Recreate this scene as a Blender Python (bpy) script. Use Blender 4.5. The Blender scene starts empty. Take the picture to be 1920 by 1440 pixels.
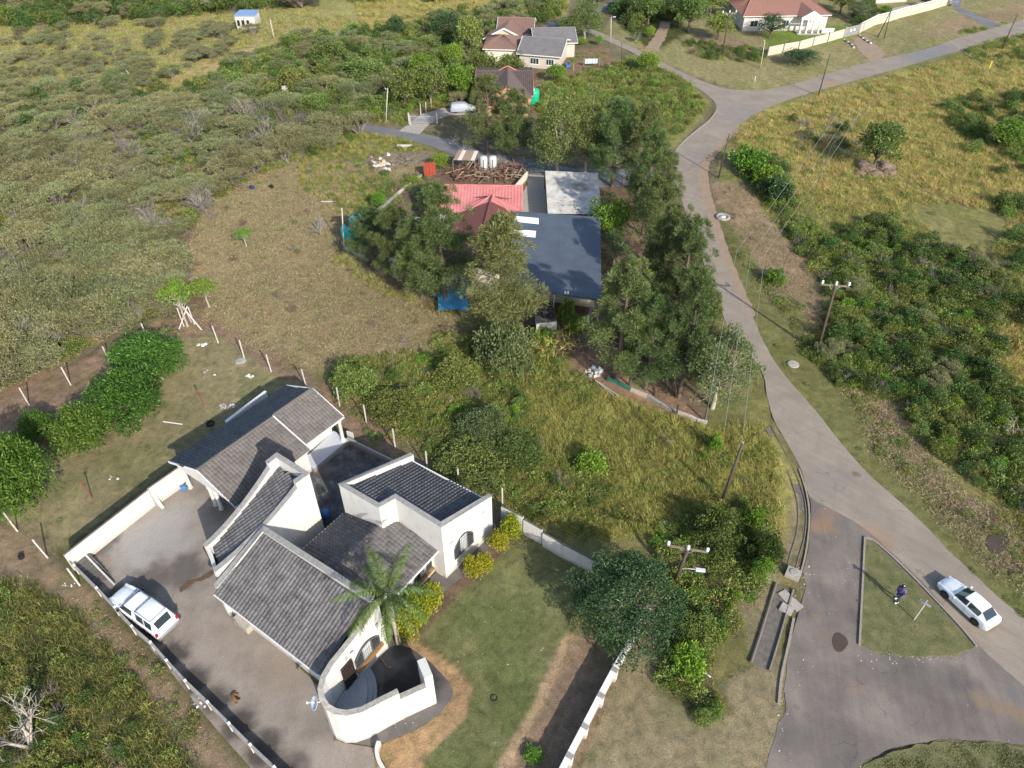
import bpy, bmesh, math, random
import numpy as np
from mathutils import Vector, Matrix
from math import radians as R, sin, cos, pi

SC = bpy.context.scene
COL = SC.collection
# ------------------------------------------------------------------ camera
CAM_H = 48.0; PITCH = 41.5; FPX = 1378.0
cd = bpy.data.cameras.new('camera'); cam = bpy.data.objects.new('camera', cd); COL.objects.link(cam)
cd.sensor_width = 36; cd.lens = FPX/1920*36; cd.clip_start = .5; cd.clip_end = 6000
cam.location = (0, 0, CAM_H); cam.rotation_euler = (R(90-PITCH), 0, 0)
SC.camera = cam
# ------------------------------------------------------------------ sky and sun
SUN_EL = 30.0; SUN_AZ = -60.0          # direction towards the sun, degrees from +X
wd = bpy.data.worlds.new('World'); SC.world = wd; wd.use_nodes = True
wn = wd.node_tree
sk = wn.nodes.new('ShaderNodeTexSky'); sk.sky_type = 'NISHITA'; sk.sun_disc = False
sk.sun_elevation = R(SUN_EL); sk.sun_rotation = R(90-SUN_AZ); sk.air_density = 1.0; sk.dust_density = 1.2
bg = wn.nodes['Background']; bg.inputs['Strength'].default_value = .15
wn.links.new(sk.outputs[0], bg.inputs['Color'])
sd = bpy.data.lights.new('sun', 'SUN'); sd.energy = 3.7; sd.angle = R(.55); sd.color = (1, .93, .82)
sun = bpy.data.objects.new('sun', sd); COL.objects.link(sun)
sv = Vector((cos(R(SUN_AZ))*cos(R(SUN_EL)), sin(R(SUN_AZ))*cos(R(SUN_EL)), sin(R(SUN_EL))))
sun.rotation_euler = sv.to_track_quat('Z', 'Y').to_euler(); sun.location = (40, -40, 90)
SC.view_settings.view_transform = 'Standard'; SC.view_settings.look = 'None'
SC.view_settings.exposure = 0.72; SC.view_settings.gamma = 1.0
SC.render.engine = 'CYCLES'
SC.cycles.max_bounces = 5; SC.cycles.transparent_max_bounces = 4; SC.cycles.diffuse_bounces = 2

# ------------------------------------------------------------------ where a point of the survey photograph lies in the place
_th = R(PITCH); _F = FPX
def sstep(t):
    t = np.clip(t, 0, 1); return t*t*(3-2*t)
def hgt(x, y):
    """terrain: flat village, a valley dropping away to the far left"""
    return -9.0*sstep((-x-38)/90.)*sstep((y-80)/110.)
def ray(px, py):
    u = px-960.; v = py-720.
    return u, _F*cos(_th)-v*sin(_th), -( _F*sin(_th)+v*cos(_th))
def W(px, py, z=0.):
    dx, dy, dz = ray(px, py); k = (z-CAM_H)/dz
    return Vector((dx*k, dy*k, z))
def G(px, py, dz=0.):
    z = 0.
    for _ in range(12):
        p = W(px, py, z); z = .5*z+.5*float(hgt(p.x, p.y))
    p = W(px, py, z); return Vector((p.x, p.y, float(hgt(p.x, p.y))+dz))
def PX(x, y, z=0.):
    """inverse for arrays on the ground: photograph position of world points"""
    zz = z-CAM_H
    fw = y*cos(_th)-zz*sin(_th); up = y*sin(_th)+zz*cos(_th)
    fw = np.maximum(fw, 1e-3)
    return 960+_F*x/fw, 720-_F*up/fw
def poly(pts): return np.array([G(*p)[:2] for p in pts])

# ------------------------------------------------------------------ object helpers
def tag(o, label=None, cat=None, group=None, kind=None):
    if label: o['label'] = label
    if cat: o['category'] = cat
    if group: o['group'] = group
    if kind: o['kind'] = kind
    return o
def empty(name, loc, label=None, cat=None, group=None, rz=0):
    o = bpy.data.objects.new(name, None); COL.objects.link(o); o.location = loc; o.rotation_euler = (0, 0, rz)
    o.empty_display_size = .2
    return tag(o, label, cat, group)
def link(name, me, parent=None, loc=None):
    o = bpy.data.objects.new(name, me); COL.objects.link(o)
    if parent is not None: o.parent = parent
    if loc is not None: o.location = loc
    return o
def copy_tree(o, parent=None):
    c = o.copy(); COL.objects.link(c); c.parent = parent
    for ch in o.children: copy_tree(ch, c)
    return c
class MB:
    """collects simple shapes, builds ONE mesh object"""
    def __init__(s, origin=None): s.v = []; s.f = []; s.o = Vector(origin) if origin is not None else Vector((0, 0, 0))
    def add(s, vs, fs):
        n = len(s.v); s.v += [Vector(q)-s.o for q in vs]; s.f += [tuple(i+n for i in f) for f in fs]; return s
    def box(s, c, d, rz=0, up=None):
        x, y, z = d[0]/2, d[1]/2, d[2]/2; M = Matrix.Rotation(rz, 3, 'Z'); c = Vector(c)
        vs = [c+M@Vector((a*x, b*y, e*z)) for e in (-1, 1) for b in (-1, 1) for a in (-1, 1)]
        return s.add(vs, [(0, 2, 3, 1), (4, 5, 7, 6), (0, 1, 5, 4), (1, 3, 7, 5), (3, 2, 6, 7), (2, 0, 4, 6)])
    def bar(s, a, b, w, h=None):
        """box beam from a to b"""
        a = Vector(a); b = Vector(b); h = h or w; d = (b-a).normalized()
        u = d.cross(Vector((0, 0, 1)));  u = u.normalized() if u.length > 1e-4 else Vector((1, 0, 0))
        n = u.cross(d); u = u*w/2; n = n*h/2
        vs = [p+i*u+j*n for p in (a, b) for j in (-1, 1) for i in (-1, 1)]
        return s.add(vs, [(0, 2, 3, 1), (4, 5, 7, 6), (0, 1, 5, 4), (1, 3, 7, 5), (3, 2, 6, 7), (2, 0, 4, 6)])
    def tube(s, pts, rad, n=6, cap=True):
        pts = [Vector(p) for p in pts]
        if not hasattr(rad, '__len__'): rad = [rad]*len(pts)
        vs = []; ref = Vector((.123, .97, .2)).normalized()
        for i, p in enumerate(pts):
            d = (pts[min(i+1, len(pts)-1)]-pts[max(i-1, 0)])
            d = d.normalized() if d.length > 1e-6 else Vector((0, 0, 1))
            if abs(d.dot(ref)) > .95: ref = Vector((1, 0, .1)).normalized()
            u = d.cross(ref).normalized(); w = d.cross(u)
            for k in range(n):
                a = 2*pi*k/n; vs.append(p+rad[i]*(cos(a)*u+sin(a)*w))
        fs = []
        for i in range(len(pts)-1):
            for k in range(n):
                k2 = (k+1) % n; fs.append((i*n+k, i*n+k2, (i+1)*n+k2, (i+1)*n+k))
        if cap and n > 2:
            fs.append(tuple(reversed(range(n)))); fs.append(tuple((len(pts)-1)*n+k for k in range(n)))
        return s.add(vs, fs)
    def lathe(s, c, prof, n=12, M=None):
        """prof: list of (radius, z)"""
        c = Vector(c); vs = []
        for r, z in prof:
            for k in range(n):
                a = 2*pi*k/n; q = Vector((r*cos(a), r*sin(a), z)); vs.append(c+(M@q if M else q))
        fs = []
        for i in range(len(prof)-1):
            for k in range(n):
                k2 = (k+1) % n; fs.append((i*n+k, i*n+k2, (i+1)*n+k2, (i+1)*n+k))
        fs.append(tuple(reversed(range(n)))); fs.append(tuple((len(prof)-1)*n+k for k in range(n)))
        return s.add(vs, fs)
    def prism(s, base, top):
        n = len(base)
        return s.add(list(base)+list(top), [tuple(reversed(range(n))), tuple(range(n, 2*n))]+[(i, (i+1) % n, n+(i+1) % n, n+i) for i in range(n)])
    def build(s, name, mat, parent=None, smooth=False, bevel=0):
        me = bpy.data.meshes.new(name); me.from_pydata([tuple(v) for v in s.v], [], s.f); me.validate()
        bm = bmesh.new(); bm.from_mesh(me)
        bmesh.ops.recalc_face_normals(bm, faces=bm.faces[:])
        if bevel:
            try: bmesh.ops.bevel(bm, geom=bm.edges[:], offset=bevel, segments=1, affect='EDGES', clamp_overlap=True)
            except Exception: pass
        bm.to_mesh(me); bm.free()
        if mat: me.materials.append(mat)
        if smooth:
            for p in me.polygons: p.use_smooth = True
        return link(name, me, parent, s.o if parent is None else None)
def np_mesh(name, verts, faces, mat, smooth=False):
    """verts (N,3), faces (M,k) with one k"""
    verts = np.asarray(verts, np.float32); faces = np.asarray(faces, np.int32)
    me = bpy.data.meshes.new(name); k = faces.shape[1]
    me.vertices.add(len(verts)); me.vertices.foreach_set('co', verts.ravel())
    me.loops.add(faces.size); me.loops.foreach_set('vertex_index', faces.ravel())
    me.polygons.add(len(faces)); me.polygons.foreach_set('loop_start', np.arange(0, faces.size, k, dtype=np.int32))
    if smooth: me.polygons.foreach_set('use_smooth', np.ones(len(faces), bool))
    me.update(calc_edges=True)
    for m in (mat if isinstance(mat, (list, tuple)) else [mat]):
        if m: me.materials.append(m)
    return me

# ------------------------------------------------------------------ materials
MATS = {}
def nodes(name):
    m = bpy.data.materials.new(name); m.use_nodes = True; MATS[name] = m
    nt = m.node_tree; return m, nt, nt.nodes['Principled BSDF'], nt.links.new
def rgb(c): return (c[0], c[1], c[2], 1)
def noise(nt, scale, detail=4, rough=.6, vec=None, dist=0):
    n = nt.nodes.new('ShaderNodeTexNoise'); n.inputs['Scale'].default_value = scale; n.inputs['Detail'].default_value = detail
    n.inputs['Roughness'].default_value = rough; n.inputs['Distortion'].default_value = dist
    if vec is not None: nt.links.new(vec, n.inputs['Vector'])
    return n.outputs['Fac']
def pos(nt): return nt.nodes.new('ShaderNodeNewGeometry').outputs['Position']
def ramp(nt, fac, stops):
    r = nt.nodes.new('ShaderNodeValToRGB'); nt.links.new(fac, r.inputs[0]); e = r.color_ramp.elements
    while len(e) < len(stops): e.new(.5)
    for q, (p, c) in zip(e, stops): q.position = p; q.color = rgb(c) if hasattr(c, '__len__') else (c, c, c, 1)
    return r.outputs[0]
def mix(nt, fac, a, b, mode='MIX'):
    n = nt.nodes.new('ShaderNodeMix'); n.data_type = 'RGBA'; n.blend_type = mode
    for sock, val in ((n.inputs[0], fac), (n.inputs[6], a), (n.inputs[7], b)):
        if hasattr(val, 'links') or hasattr(val, 'is_linked'): nt.links.new(val, sock)
        else: sock.default_value = val if not hasattr(val, '__len__') else rgb(val)
    return n.outputs[2]
def mth(nt, op, a, b=0., c=None):
    n = nt.nodes.new('ShaderNodeMath'); n.operation = op
    for i, v in enumerate((a, b, c)):
        if v is None: continue
        if hasattr(v, 'is_linked'): nt.links.new(v, n.inputs[i])
        else: n.inputs[i].default_value = v
    return n.outputs[0]
def bump(nt, b, h, strength=.3, dist=.02):
    n = nt.nodes.new('ShaderNodeBump'); n.inputs['Strength'].default_value = strength; n.inputs['Distance'].default_value = dist
    nt.links.new(h, n.inputs['Height']); nt.links.new(n.outputs[0], b.inputs['Normal'])
def plain(name, c, rough=.7, metal=0, var=.25, scale=3., spec=.3, bmp=0, coat=0):
    """a surface of one colour with uneven wear"""
    m, nt, b, L = nodes(name)
    f = noise(nt, scale, 5, .65, pos(nt))
    f2 = noise(nt, scale*9, 3, .6, pos(nt))
    f = mth(nt, 'ADD', mth(nt, 'MULTIPLY', f, .6), mth(nt, 'MULTIPLY', f2, .4))
    lo = [x*(1-var) for x in c]; hi = [min(1, x*(1+var*.6)) for x in c]
    L(ramp(nt, f, [(.3, lo), (.7, hi)]), b.inputs['Base Color'])
    b.inputs['Roughness'].default_value = rough; b.inputs['Metallic'].default_value = metal
    b.inputs['Specular IOR Level'].default_value = spec
    if coat: b.inputs['Coat Weight'].default_value = coat; b.inputs['Coat Roughness'].default_value = .08
    if bmp: bump(nt, b, f2, bmp, .01)
    return m
def blob_surface(name, stops, scale, blobs=(), rough=.85, cracks=None, fine=.25, bmp=.25, streak=None):
    """ground-like surface: noise ramp, plus stains at fixed places (x, y, radius, colour, strength)"""
    m, nt, b, L = nodes(name); P = pos(nt)
    big = noise(nt, scale, 6, .62, P, .3); col = ramp(nt, big, stops)
    wv = nt.nodes.new('ShaderNodeTexNoise'); wv.inputs['Scale'].default_value = .9; wv.inputs['Detail'].default_value = 5; L(P, wv.inputs['Vector'])
    off = nt.nodes.new('ShaderNodeVectorMath'); off.operation = 'SUBTRACT'; L(wv.outputs['Color'], off.inputs[0]); off.inputs[1].default_value = (.5, .5, .5)
    for (x, y, r, c, s) in blobs:
        sc = nt.nodes.new('ShaderNodeVectorMath'); sc.operation = 'SCALE'; L(off.outputs[0], sc.inputs[0]); sc.inputs['Scale'].default_value = r*1.15+.35
        ad = nt.nodes.new('ShaderNodeVectorMath'); ad.operation = 'ADD'; L(P, ad.inputs[0]); L(sc.outputs[0], ad.inputs[1])
        mu = nt.nodes.new('ShaderNodeVectorMath'); mu.operation = 'MULTIPLY'; L(ad.outputs[0], mu.inputs[0]); mu.inputs[1].default_value = (1, 1, 0)
        d = nt.nodes.new('ShaderNodeVectorMath'); d.operation = 'DISTANCE'; L(mu.outputs[0], d.inputs[0]); d.inputs[1].default_value = (x, y, 0)
        mr = nt.nodes.new('ShaderNodeMapRange'); mr.interpolation_type = 'SMOOTHSTEP'; L(d.outputs['Value'], mr.inputs[0])
        mr.inputs[1].default_value = r*1.3; mr.inputs[2].default_value = r*.35; mr.inputs[3].default_value = 0; mr.inputs[4].default_value = s
        col = mix(nt, mr.outputs[0], col, c)
    f = noise(nt, 14, 5, .7, P)
    col = mix(nt, 1., col, ramp(nt, f, [(.25, 1-fine), (.75, 1+fine*.6)]), 'MULTIPLY')
    f3 = noise(nt, 45, 4, .8, P)
    col = mix(nt, 1., col, ramp(nt, f3, [(.3, .78), (.7, 1.2)]), 'MULTIPLY')
    if streak is not None:      # worn lanes along the way of travel
        mp = nt.nodes.new('ShaderNodeMapping'); mp.vector_type = 'TEXTURE'; mp.inputs['Rotation'].default_value = (0, 0, R(streak)); mp.inputs['Scale'].default_value = (9, .55, 1); L(P, mp.inputs['Vector'])
        col = mix(nt, 1., col, ramp(nt, noise(nt, 1.0, 4, .65, mp.outputs[0], .2), [(.3, .89), (.7, 1.08)]), 'MULTIPLY')
    if cracks:
        v = nt.nodes.new('ShaderNodeTexVoronoi'); v.feature = 'DISTANCE_TO_EDGE'; v.inputs['Scale'].default_value = cracks
        ad = nt.nodes.new('ShaderNodeVectorMath'); ad.operation = 'ADD'; L(P, ad.inputs[0]); L(off.outputs[0], ad.inputs[1]); L(ad.outputs[0], v.inputs['Vector'])
        ck = ramp(nt, v.outputs['Distance'], [(0, .74), (.010, 1)])
        sel = ramp(nt, noise(nt, .35, 2, .5, P), [(.48, 1), (.56, 0)])
        ck = mix(nt, sel, ck, (1, 1, 1)); col = mix(nt, 1., col, ck, 'MULTIPLY')
    L(col, b.inputs['Base Color']); b.inputs['Roughness'].default_value = rough; b.inputs['Specular IOR Level'].default_value = .25
    if bmp: bump(nt, b, f, bmp, .02)
    return m
def leafmat(name, cols, objvar=.25, trans=.28, rough=.55):
    """foliage: leaf to leaf and plant to plant differences of colour"""
    m, nt, b, L = nodes(name)
    g = nt.nodes.new('ShaderNodeNewGeometry'); oi = nt.nodes.new('ShaderNodeObjectInfo')
    st = [(i/(len(cols)-1)*.9+.05, c) for i, c in enumerate(cols)]
    col = ramp(nt, g.outputs['Random Per Island'], st)
    h = nt.nodes.new('ShaderNodeHueSaturation'); L(col, h.inputs['Color'])
    mr = nt.nodes.new('ShaderNodeMapRange'); L(oi.outputs['Random'], mr.inputs[0]); mr.inputs[3].default_value = .5-.035*objvar/.25; mr.inputs[4].default_value = .5+.03*objvar/.25
    L(mr.outputs[0], h.inputs['Hue'])
    w = nt.nodes.new('ShaderNodeTexWhiteNoise'); w.noise_dimensions = '1D'; L(oi.outputs['Random'], w.inputs['W'])
    mr2 = nt.nodes.new('ShaderNodeMapRange'); L(w.outputs['Value'], mr2.inputs[0]); mr2.inputs[3].default_value = 1-objvar; mr2.inputs[4].default_value = 1+objvar
    L(mr2.outputs[0], h.inputs['Value'])
    L(h.outputs[0], b.inputs['Base Color']); b.inputs['Roughness'].default_value = rough; b.inputs['Specular IOR Level'].default_value = .25
    if trans:
        t = nt.nodes.new('ShaderNodeBsdfTranslucent'); L(h.outputs[0], t.inputs['Color'])
        x = nt.nodes.new('ShaderNodeMixShader'); x.inputs[0].default_value = trans
        L(b.outputs[0], x.inputs[1]); L(t.outputs[0], x.inputs[2]); L(x.outputs[0], nt.nodes['Material Output'].inputs[0])
    return m
def roofmat(name, c1, c2, patch, rough=.8):
    """cement tiles: tile to tile differences, lichen-grey patches"""
    m, nt, b, L = nodes(name); P = pos(nt)
    g = nt.nodes.new('ShaderNodeNewGeometry'); oi = nt.nodes.new('ShaderNodeObjectInfo')
    r = mth(nt, 'FRACT', mth(nt, 'ADD', g.outputs['Random Per Island'], oi.outputs['Random']))
    col = ramp(nt, r, [(0, c1), (1, c2)])
    n1 = noise(nt, .9, 6, .7, P); n2 = noise(nt, 7, 4, .7, P)
    f = mth(nt, 'ADD', mth(nt, 'MULTIPLY', n1, .65), mth(nt, 'MULTIPLY', n2, .35))
    col = mix(nt, ramp(nt, f, [(.42, 0), (.68, .6)]), col, patch)
    col = mix(nt, 1., col, ramp(nt, noise(nt, 22, 3, .7, P), [(.3, .86), (.7, 1.1)]), 'MULTIPLY')
    L(col, b.inputs['Base Color']); b.inputs['Roughness'].default_value = rough; b.inputs['Specular IOR Level'].default_value = .2
    return m
def wallmat(name, c, dirt, amount=.5):
    """painted plaster with grime"""
    m, nt, b, L = nodes(name); P = pos(nt)
    mp = nt.nodes.new('ShaderNodeMapping'); mp.inputs['Scale'].default_value = (1.4, 1.4, .35); L(P, mp.inputs['Vector'])
    f = noise(nt, 2.2, 6, .7, mp.outputs[0]); col = mix(nt, ramp(nt, f, [(.5, 0), (.8, amount)]), c, dirt)
    sx = nt.nodes.new('ShaderNodeSeparateXYZ'); L(P, sx.inputs[0])
    h = mth(nt, 'ADD', sx.outputs[2], mth(nt, 'MULTIPLY', noise(nt, 3, 4, .7, P), -.5))
    col = mix(nt, ramp(nt, h, [(0, amount*1.1), (.22, 0)]), col, dirt)     # splash-back at the foot
    L(col, b.inputs['Base Color']); b.inputs['Roughness'].default_value = .75; b.inputs['Specular IOR Level'].default_value = .25
    bump(nt, b, noise(nt, 40, 3, .6, P), .15, .004)
    return m
WHITE = wallmat('white_plaster', (.57, .56, .535), (.30, .27, .24), .5)
WALLW = wallmat('weathered_white_wall', (.56, .54, .50), (.34, .31, .27), .42)
CREAM = wallmat('cream_plaster', (.66, .60, .48), (.38, .33, .25), .35)
GREYW = wallmat('cement_block_wall', (.30, .28, .26), (.15, .13, .11), .5)
COPE = plain('weathered_coping', (.30, .29, .27), .9, var=.45, scale=3.5)
WHITEP = plain('white_paint', (.70, .70, .69), .5, var=.1)
DARK = plain('dark_interior', (.02, .02, .022), .6, var=.2)
GLASSD = plain('window_glass', (.03, .04, .05), .08, var=.2, spec=.7)
CURT = plain('window_pale', (.55, .57, .58), .5, var=.2)
BARS = plain('burglar_bars', (.10, .10, .10), .5, var=.2)
TIMB = plain('weathered_timber', (.22, .17, .13), .85, var=.45, scale=4)
POLEM = plain('creosoted_pole', (.085, .062, .052), .8, var=.4, scale=5)
CONCP = plain('concrete_post', (.52, .48, .43), .85, var=.25, scale=5)
STEEL = plain('galvanised_steel', (.42, .43, .45), .5, metal=.4, var=.2)
WIREM = plain('wire', (.10, .10, .10), .5, metal=.2, var=.1)
CERAM = plain('white_insulator', (.75, .76, .78), .3, var=.1)
RUST = plain('rusty_steel', (.20, .075, .045), .85, var=.4, scale=8)
RUBBER = plain('tyre_rubber', (.022, .021, .02), .85, var=.3)
CONC = plain('concrete', (.36, .33, .29), .9, var=.35, scale=2.5, bmp=.2)
DKCONC = plain('dark_concrete', (.13, .12, .11), .9, var=.45, scale=2.0, bmp=.2)
ROCK = plain('brown_rock', (.20, .145, .105), .9, var=.45, scale=2.5, bmp=.4)
PALE = plain('pale_rubble', (.55, .52, .48), .9, var=.3, scale=6)
BARK = plain('bark', (.13, .10, .08), .9, var=.4, scale=6)
BARKP = plain('pale_bark', (.38, .34, .29), .9, var=.35, scale=6)
ORANGE = plain('orange_brick', (.33, .17, .06), .8, var=.35, scale=8)
BLUEP = plain('blue_plastic', (.05, .17, .42), .4, var=.2)
TEALP = plain('teal_plastic', (.03, .42, .36), .35, var=.2)
BLACKP = plain('black_plastic', (.02, .02, .022), .4, var=.2)
# ------------------------------------------------------------------ ground
rng = np.random.default_rng(7)
def vnoise(x, y, s, seed=0):
    """smooth value noise for arrays"""
    x = np.asarray(x, float)/s; y = np.asarray(y, float)/s
    xi = np.floor(x).astype(np.int64); yi = np.floor(y).astype(np.int64); fx = x-xi; fy = y-yi
    fx = fx*fx*(3-2*fx); fy = fy*fy*(3-2*fy)
    def h(a, b):
        n = (a*374761393+b*668265263+seed*974711) & 0xffffffff
        n = ((n ^ (n >> 13))*1274126177) & 0xffffffff
        return ((n ^ (n >> 16)) & 0xffff)/65535.
    return (h(xi, yi)*(1-fx)+h(xi+1, yi)*fx)*(1-fy)+(h(xi, yi+1)*(1-fx)+h(xi+1, yi+1)*fx)*fy
def fbm(x, y, s, seed=0, o=4):
    t = 0; a = .5; n = 0
    for i in range(o): t = t+a*vnoise(x, y, s/2**i, seed+i*17); n += a; a *= .55
    return t/n
def inside(P, x, y):
    r = np.zeros(x.shape, bool); n = len(P)
    for i in range(n):
        x1, y1 = P[i]; x2, y2 = P[(i+1) % n]
        if y1 == y2: continue
        c = ((y1 > y) != (y2 > y)) & (x < (x2-x1)*(y-y1)/(y2-y1)+x1); r ^= c
    return r
def sdist(P, x, y):
    """signed distance, positive inside"""
    d = np.full(x.shape, 1e9)
    for i in range(len(P)):
        a = P[i]; b = P[(i+1) % len(P)]; e = b-a; L = e@e+1e-9
        t = np.clip(((x-a[0])*e[0]+(y-a[1])*e[1])/L, 0, 1)
        d = np.minimum(d, np.hypot(x-a[0]-t*e[0], y-a[1]-t*e[1]))
    return np.where(inside(P, x, y), d, -d)
# region: photo outline, ground colour, edge softness (m), level change (m), roughness of the terrain
REG = [
 ([(-20, 1040), (118, 1030), (320, 860), (540, 700), (760, 840), (950, 930), (1100, 1030), (1100, 1560), (480, 1560), (110, 1130)], (.12, .11, .055), .5, 0, 0),
 ([(600, 600), (1500, 560), (1500, 1500), (1000, 1500), (900, 900), (560, 720)], (.17, .155, .065), 2, 0, .5),
 ([(-900, 20), (300, -140), (760, -140), (640, 90), (330, 190), (-900, 260)], (.29, .265, .105), 4, 0, .4),
 ([(255, 168), (400, 110), (545, 68), (575, 92), (420, 132), (290, 178)], (.40, .30, .16), 1.2, 0, .2),
 ([(640, -80), (1080, -80), (1060, 30), (800, 60), (680, 60)], (.33, .26, .10), 2.5, 0, .3),
 ([(560, 300), (690, 240), (760, 255), (840, 275), (830, 305), (760, 345), (660, 390), (560, 350)], (.19, .17, .07), 1.5, 0, .3),
 ([(340, 640), (400, 560), (330, 500), (380, 400), (450, 340), (560, 300), (690, 300), (800, 310), (760, 345), (650, 400), (640, 470), (720, 540), (860, 580), (850, 640), (640, 690), (560, 700), (460, 650), (400, 600)], (.25, .195, .115), 1.0, 0, .12),
 ([(1340, 170), (2400, -60), (2700, 1300), (2050, 1230), (1350, 420)], (.20, .18, .075), .6, 0, .5),
 ([(1360, 250), (1440, 205), (1600, 160), (2300, 0), (2500, 520), (1850, 560), (1900, 400), (1750, 360), (1560, 380), (1440, 330)], (.36, .29, .10), 3, 0, .4),
 ([(1800, 520), (2500, 420), (2600, 1100), (1960, 900), (1830, 680)], (.34, .26, .08), 3, 0, .4),
 ([(1338, 340), (1400, 345), (1445, 420), (1530, 500), (1575, 560), (1540, 620), (1450, 530), (1380, 440), (1335, 380)], (.28, .195, .135), .8, 0, .15),
 ([(1590, 735), (1680, 760), (1740, 850), (1800, 920), (1900, 980), (2000, 1080), (1960, 1150), (1850, 1060), (1740, 950), (1640, 850)], (.26, .19, .13), .8, 0, .15),
 ([(1340, 380), (1356, 390), (1400, 480), (1450, 560), (1510, 640), (1610, 760), (1770, 940), (1950, 1120), (2100, 1290), (1920, 1165), (1740, 998), (1620, 888), (1480, 720), (1400, 582)], (.15, .145, .06), .35, 0, 0),
 ([(1000, 150), (1130, 120), (1200, 100), (1290, 150), (1335, 195), (1300, 240), (1262, 280), (1180, 250), (1020, 260)], (.20, .19, .07), 1, 0, .3),
 ([(1130, 60), (1200, -60), (2300, -160), (2300, -30), (1920, 40), (1700, 100), (1500, 156), (1400, 170), (1300, 142), (1232, 112)], (.24, .21, .105), .6, 0, 0),
 ([(1150, 30), (1250, -10), (1290, 60), (1220, 100)], (.07, .075, .03), 1, 0, 0),
 ([(1300, 60), (1420, 80), (1440, 108), (1330, 105)], (.24, .17, .12), .8, 0, 0),
 ([(1430, 60), (1600, 45), (1590, 75), (1440, 100)], (.15, .20, .045), .8, 0, 0),
 ([(1800, 30), (2200, -60), (2200, -30), (1860, 45), (1700, 80)], (.27, .20, .13), 1.5, 0, 0),
 ([(1040, 95), (1140, 90), (1160, 130), (1120, 165), (1000, 170), (1000, 140)], (.22, .15, .10), .8, 0, 0),
 ([(1180, 1130), (1250, 1165), (1330, 1290), (1400, 1260), (1480, 1210), (1475, 1300), (1435, 1500), (1000, 1560), (1150, 1250)], (.255, .21, .135), .4, 0, 0),
 ([(1225, 1160), (1265, 1185), (1240, 1300), (1320, 1350), (1380, 1330), (1330, 1250), (1290, 1130)], (.14, .12, .06), .5, 0, .1),
 ([(1430, 800), (1470, 860), (1500, 930), (1500, 1040), (1470, 1060), (1440, 1180), (1410, 1240), (1390, 1100), (1450, 1000), (1455, 900)], (.25, .205, .13), .5, 0, 0),
 ([(905, 1075), (960, 1005), (1055, 1030), (1090, 1130), (1075, 1215), (1000, 1320), (930, 1450), (900, 1560), (780, 1560), (800, 1420), (870, 1350), (885, 1290), (850, 1240), (790, 1190), (830, 1140)], (.15, .155, .07), .3, 0, 0),
 ([(1066, 1192), (1110, 1190), (1170, 1240), (1110, 1380), (1050, 1560), (890, 1560), (945, 1440), (1010, 1320), (1045, 1240)], (.25, .175, .125), .25, -.10, 0),
 ([(1060, 1185), (1072, 1192), (1052, 1245), (1018, 1322), (952, 1440), (905, 1540), (888, 1540), (930, 1440), (1000, 1315), (1035, 1240)], (.36, .255, .165), .2, 0, 0),
 ([(925, 950), (985, 980), (965, 1008), (910, 1078), (865, 1110), (835, 1142), (795, 1185), (770, 1205), (730, 1210), (750, 1150), (835, 1090), (915, 1005)], (.15, .10, .075), .25, 0, 0),
 ([(745, 1215), (775, 1195), (800, 1215), (850, 1245), (885, 1290), (872, 1350), (800, 1415), (770, 1500), (700, 1500), (705, 1400), (800, 1360), (835, 1300), (790, 1240)], (.36, .235, .135), .25, 0, 0),
 ([(118, 1035), (10, 970), (40, 880), (200, 830), (330, 650), (400, 620), (520, 690), (560, 740), (500, 745), (320, 875)], (.235, .20, .115), .7, 0, 0),
 ([(-200, 860), (-200, 760), (120, 690), (300, 600), (380, 585), (470, 630), (560, 690), (660, 740), (740, 830), (860, 900), (930, 950), (920, 985), (800, 900), (640, 800), (560, 735), (500, 692), (400, 622), (330, 645), (210, 705), (110, 790), (0, 830)], (.235, .16, .115), .6, 0, .05),
 ([(-100, 950), (60, 1000), (110, 1050), (160, 1100), (300, 1260), (420, 1400), (500, 1500), (430, 1500), (260, 1290), (150, 1150), (60, 1090), (-100, 1060)], (.24, .175, .12), .8, 0, .05),
 ([(-300, 1080), (50, 1095), (140, 1150), (290, 1320), (400, 1500), (-300, 1600)], (.125, .11, .045), .8, 0, .4),
 ([(1000, 690), (1200, 760), (1340, 800), (1430, 790), (1500, 900), (1450, 1050), (1250, 1000), (1050, 980), (950, 940), (1000, 800)], (.29, .25, .09), 1.2, 0, .25),
 ([(640, 460), (700, 380), (830, 300), (990, 310), (1150, 335), (1262, 430), (1340, 600), (1330, 790), (1180, 730), (1020, 640), (860, 560), (740, 540)], (.17, .115, .085), .8, 0, 0),
 ([(1150, 640), (1200, 700), (1320, 780), (1300, 790), (1160, 740), (1060, 680)], (.25, .16, .11), .6, 0, 0),
 ([(590, 335), (640, 300), (720, 285), (810, 283), (800, 305), (720, 318), (640, 330)], (.22, .18, .14), .6, 0, .1),
]
REGW = [(poly(p), c, f, dz, r) for p, c, f, dz, r in REG]
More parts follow.
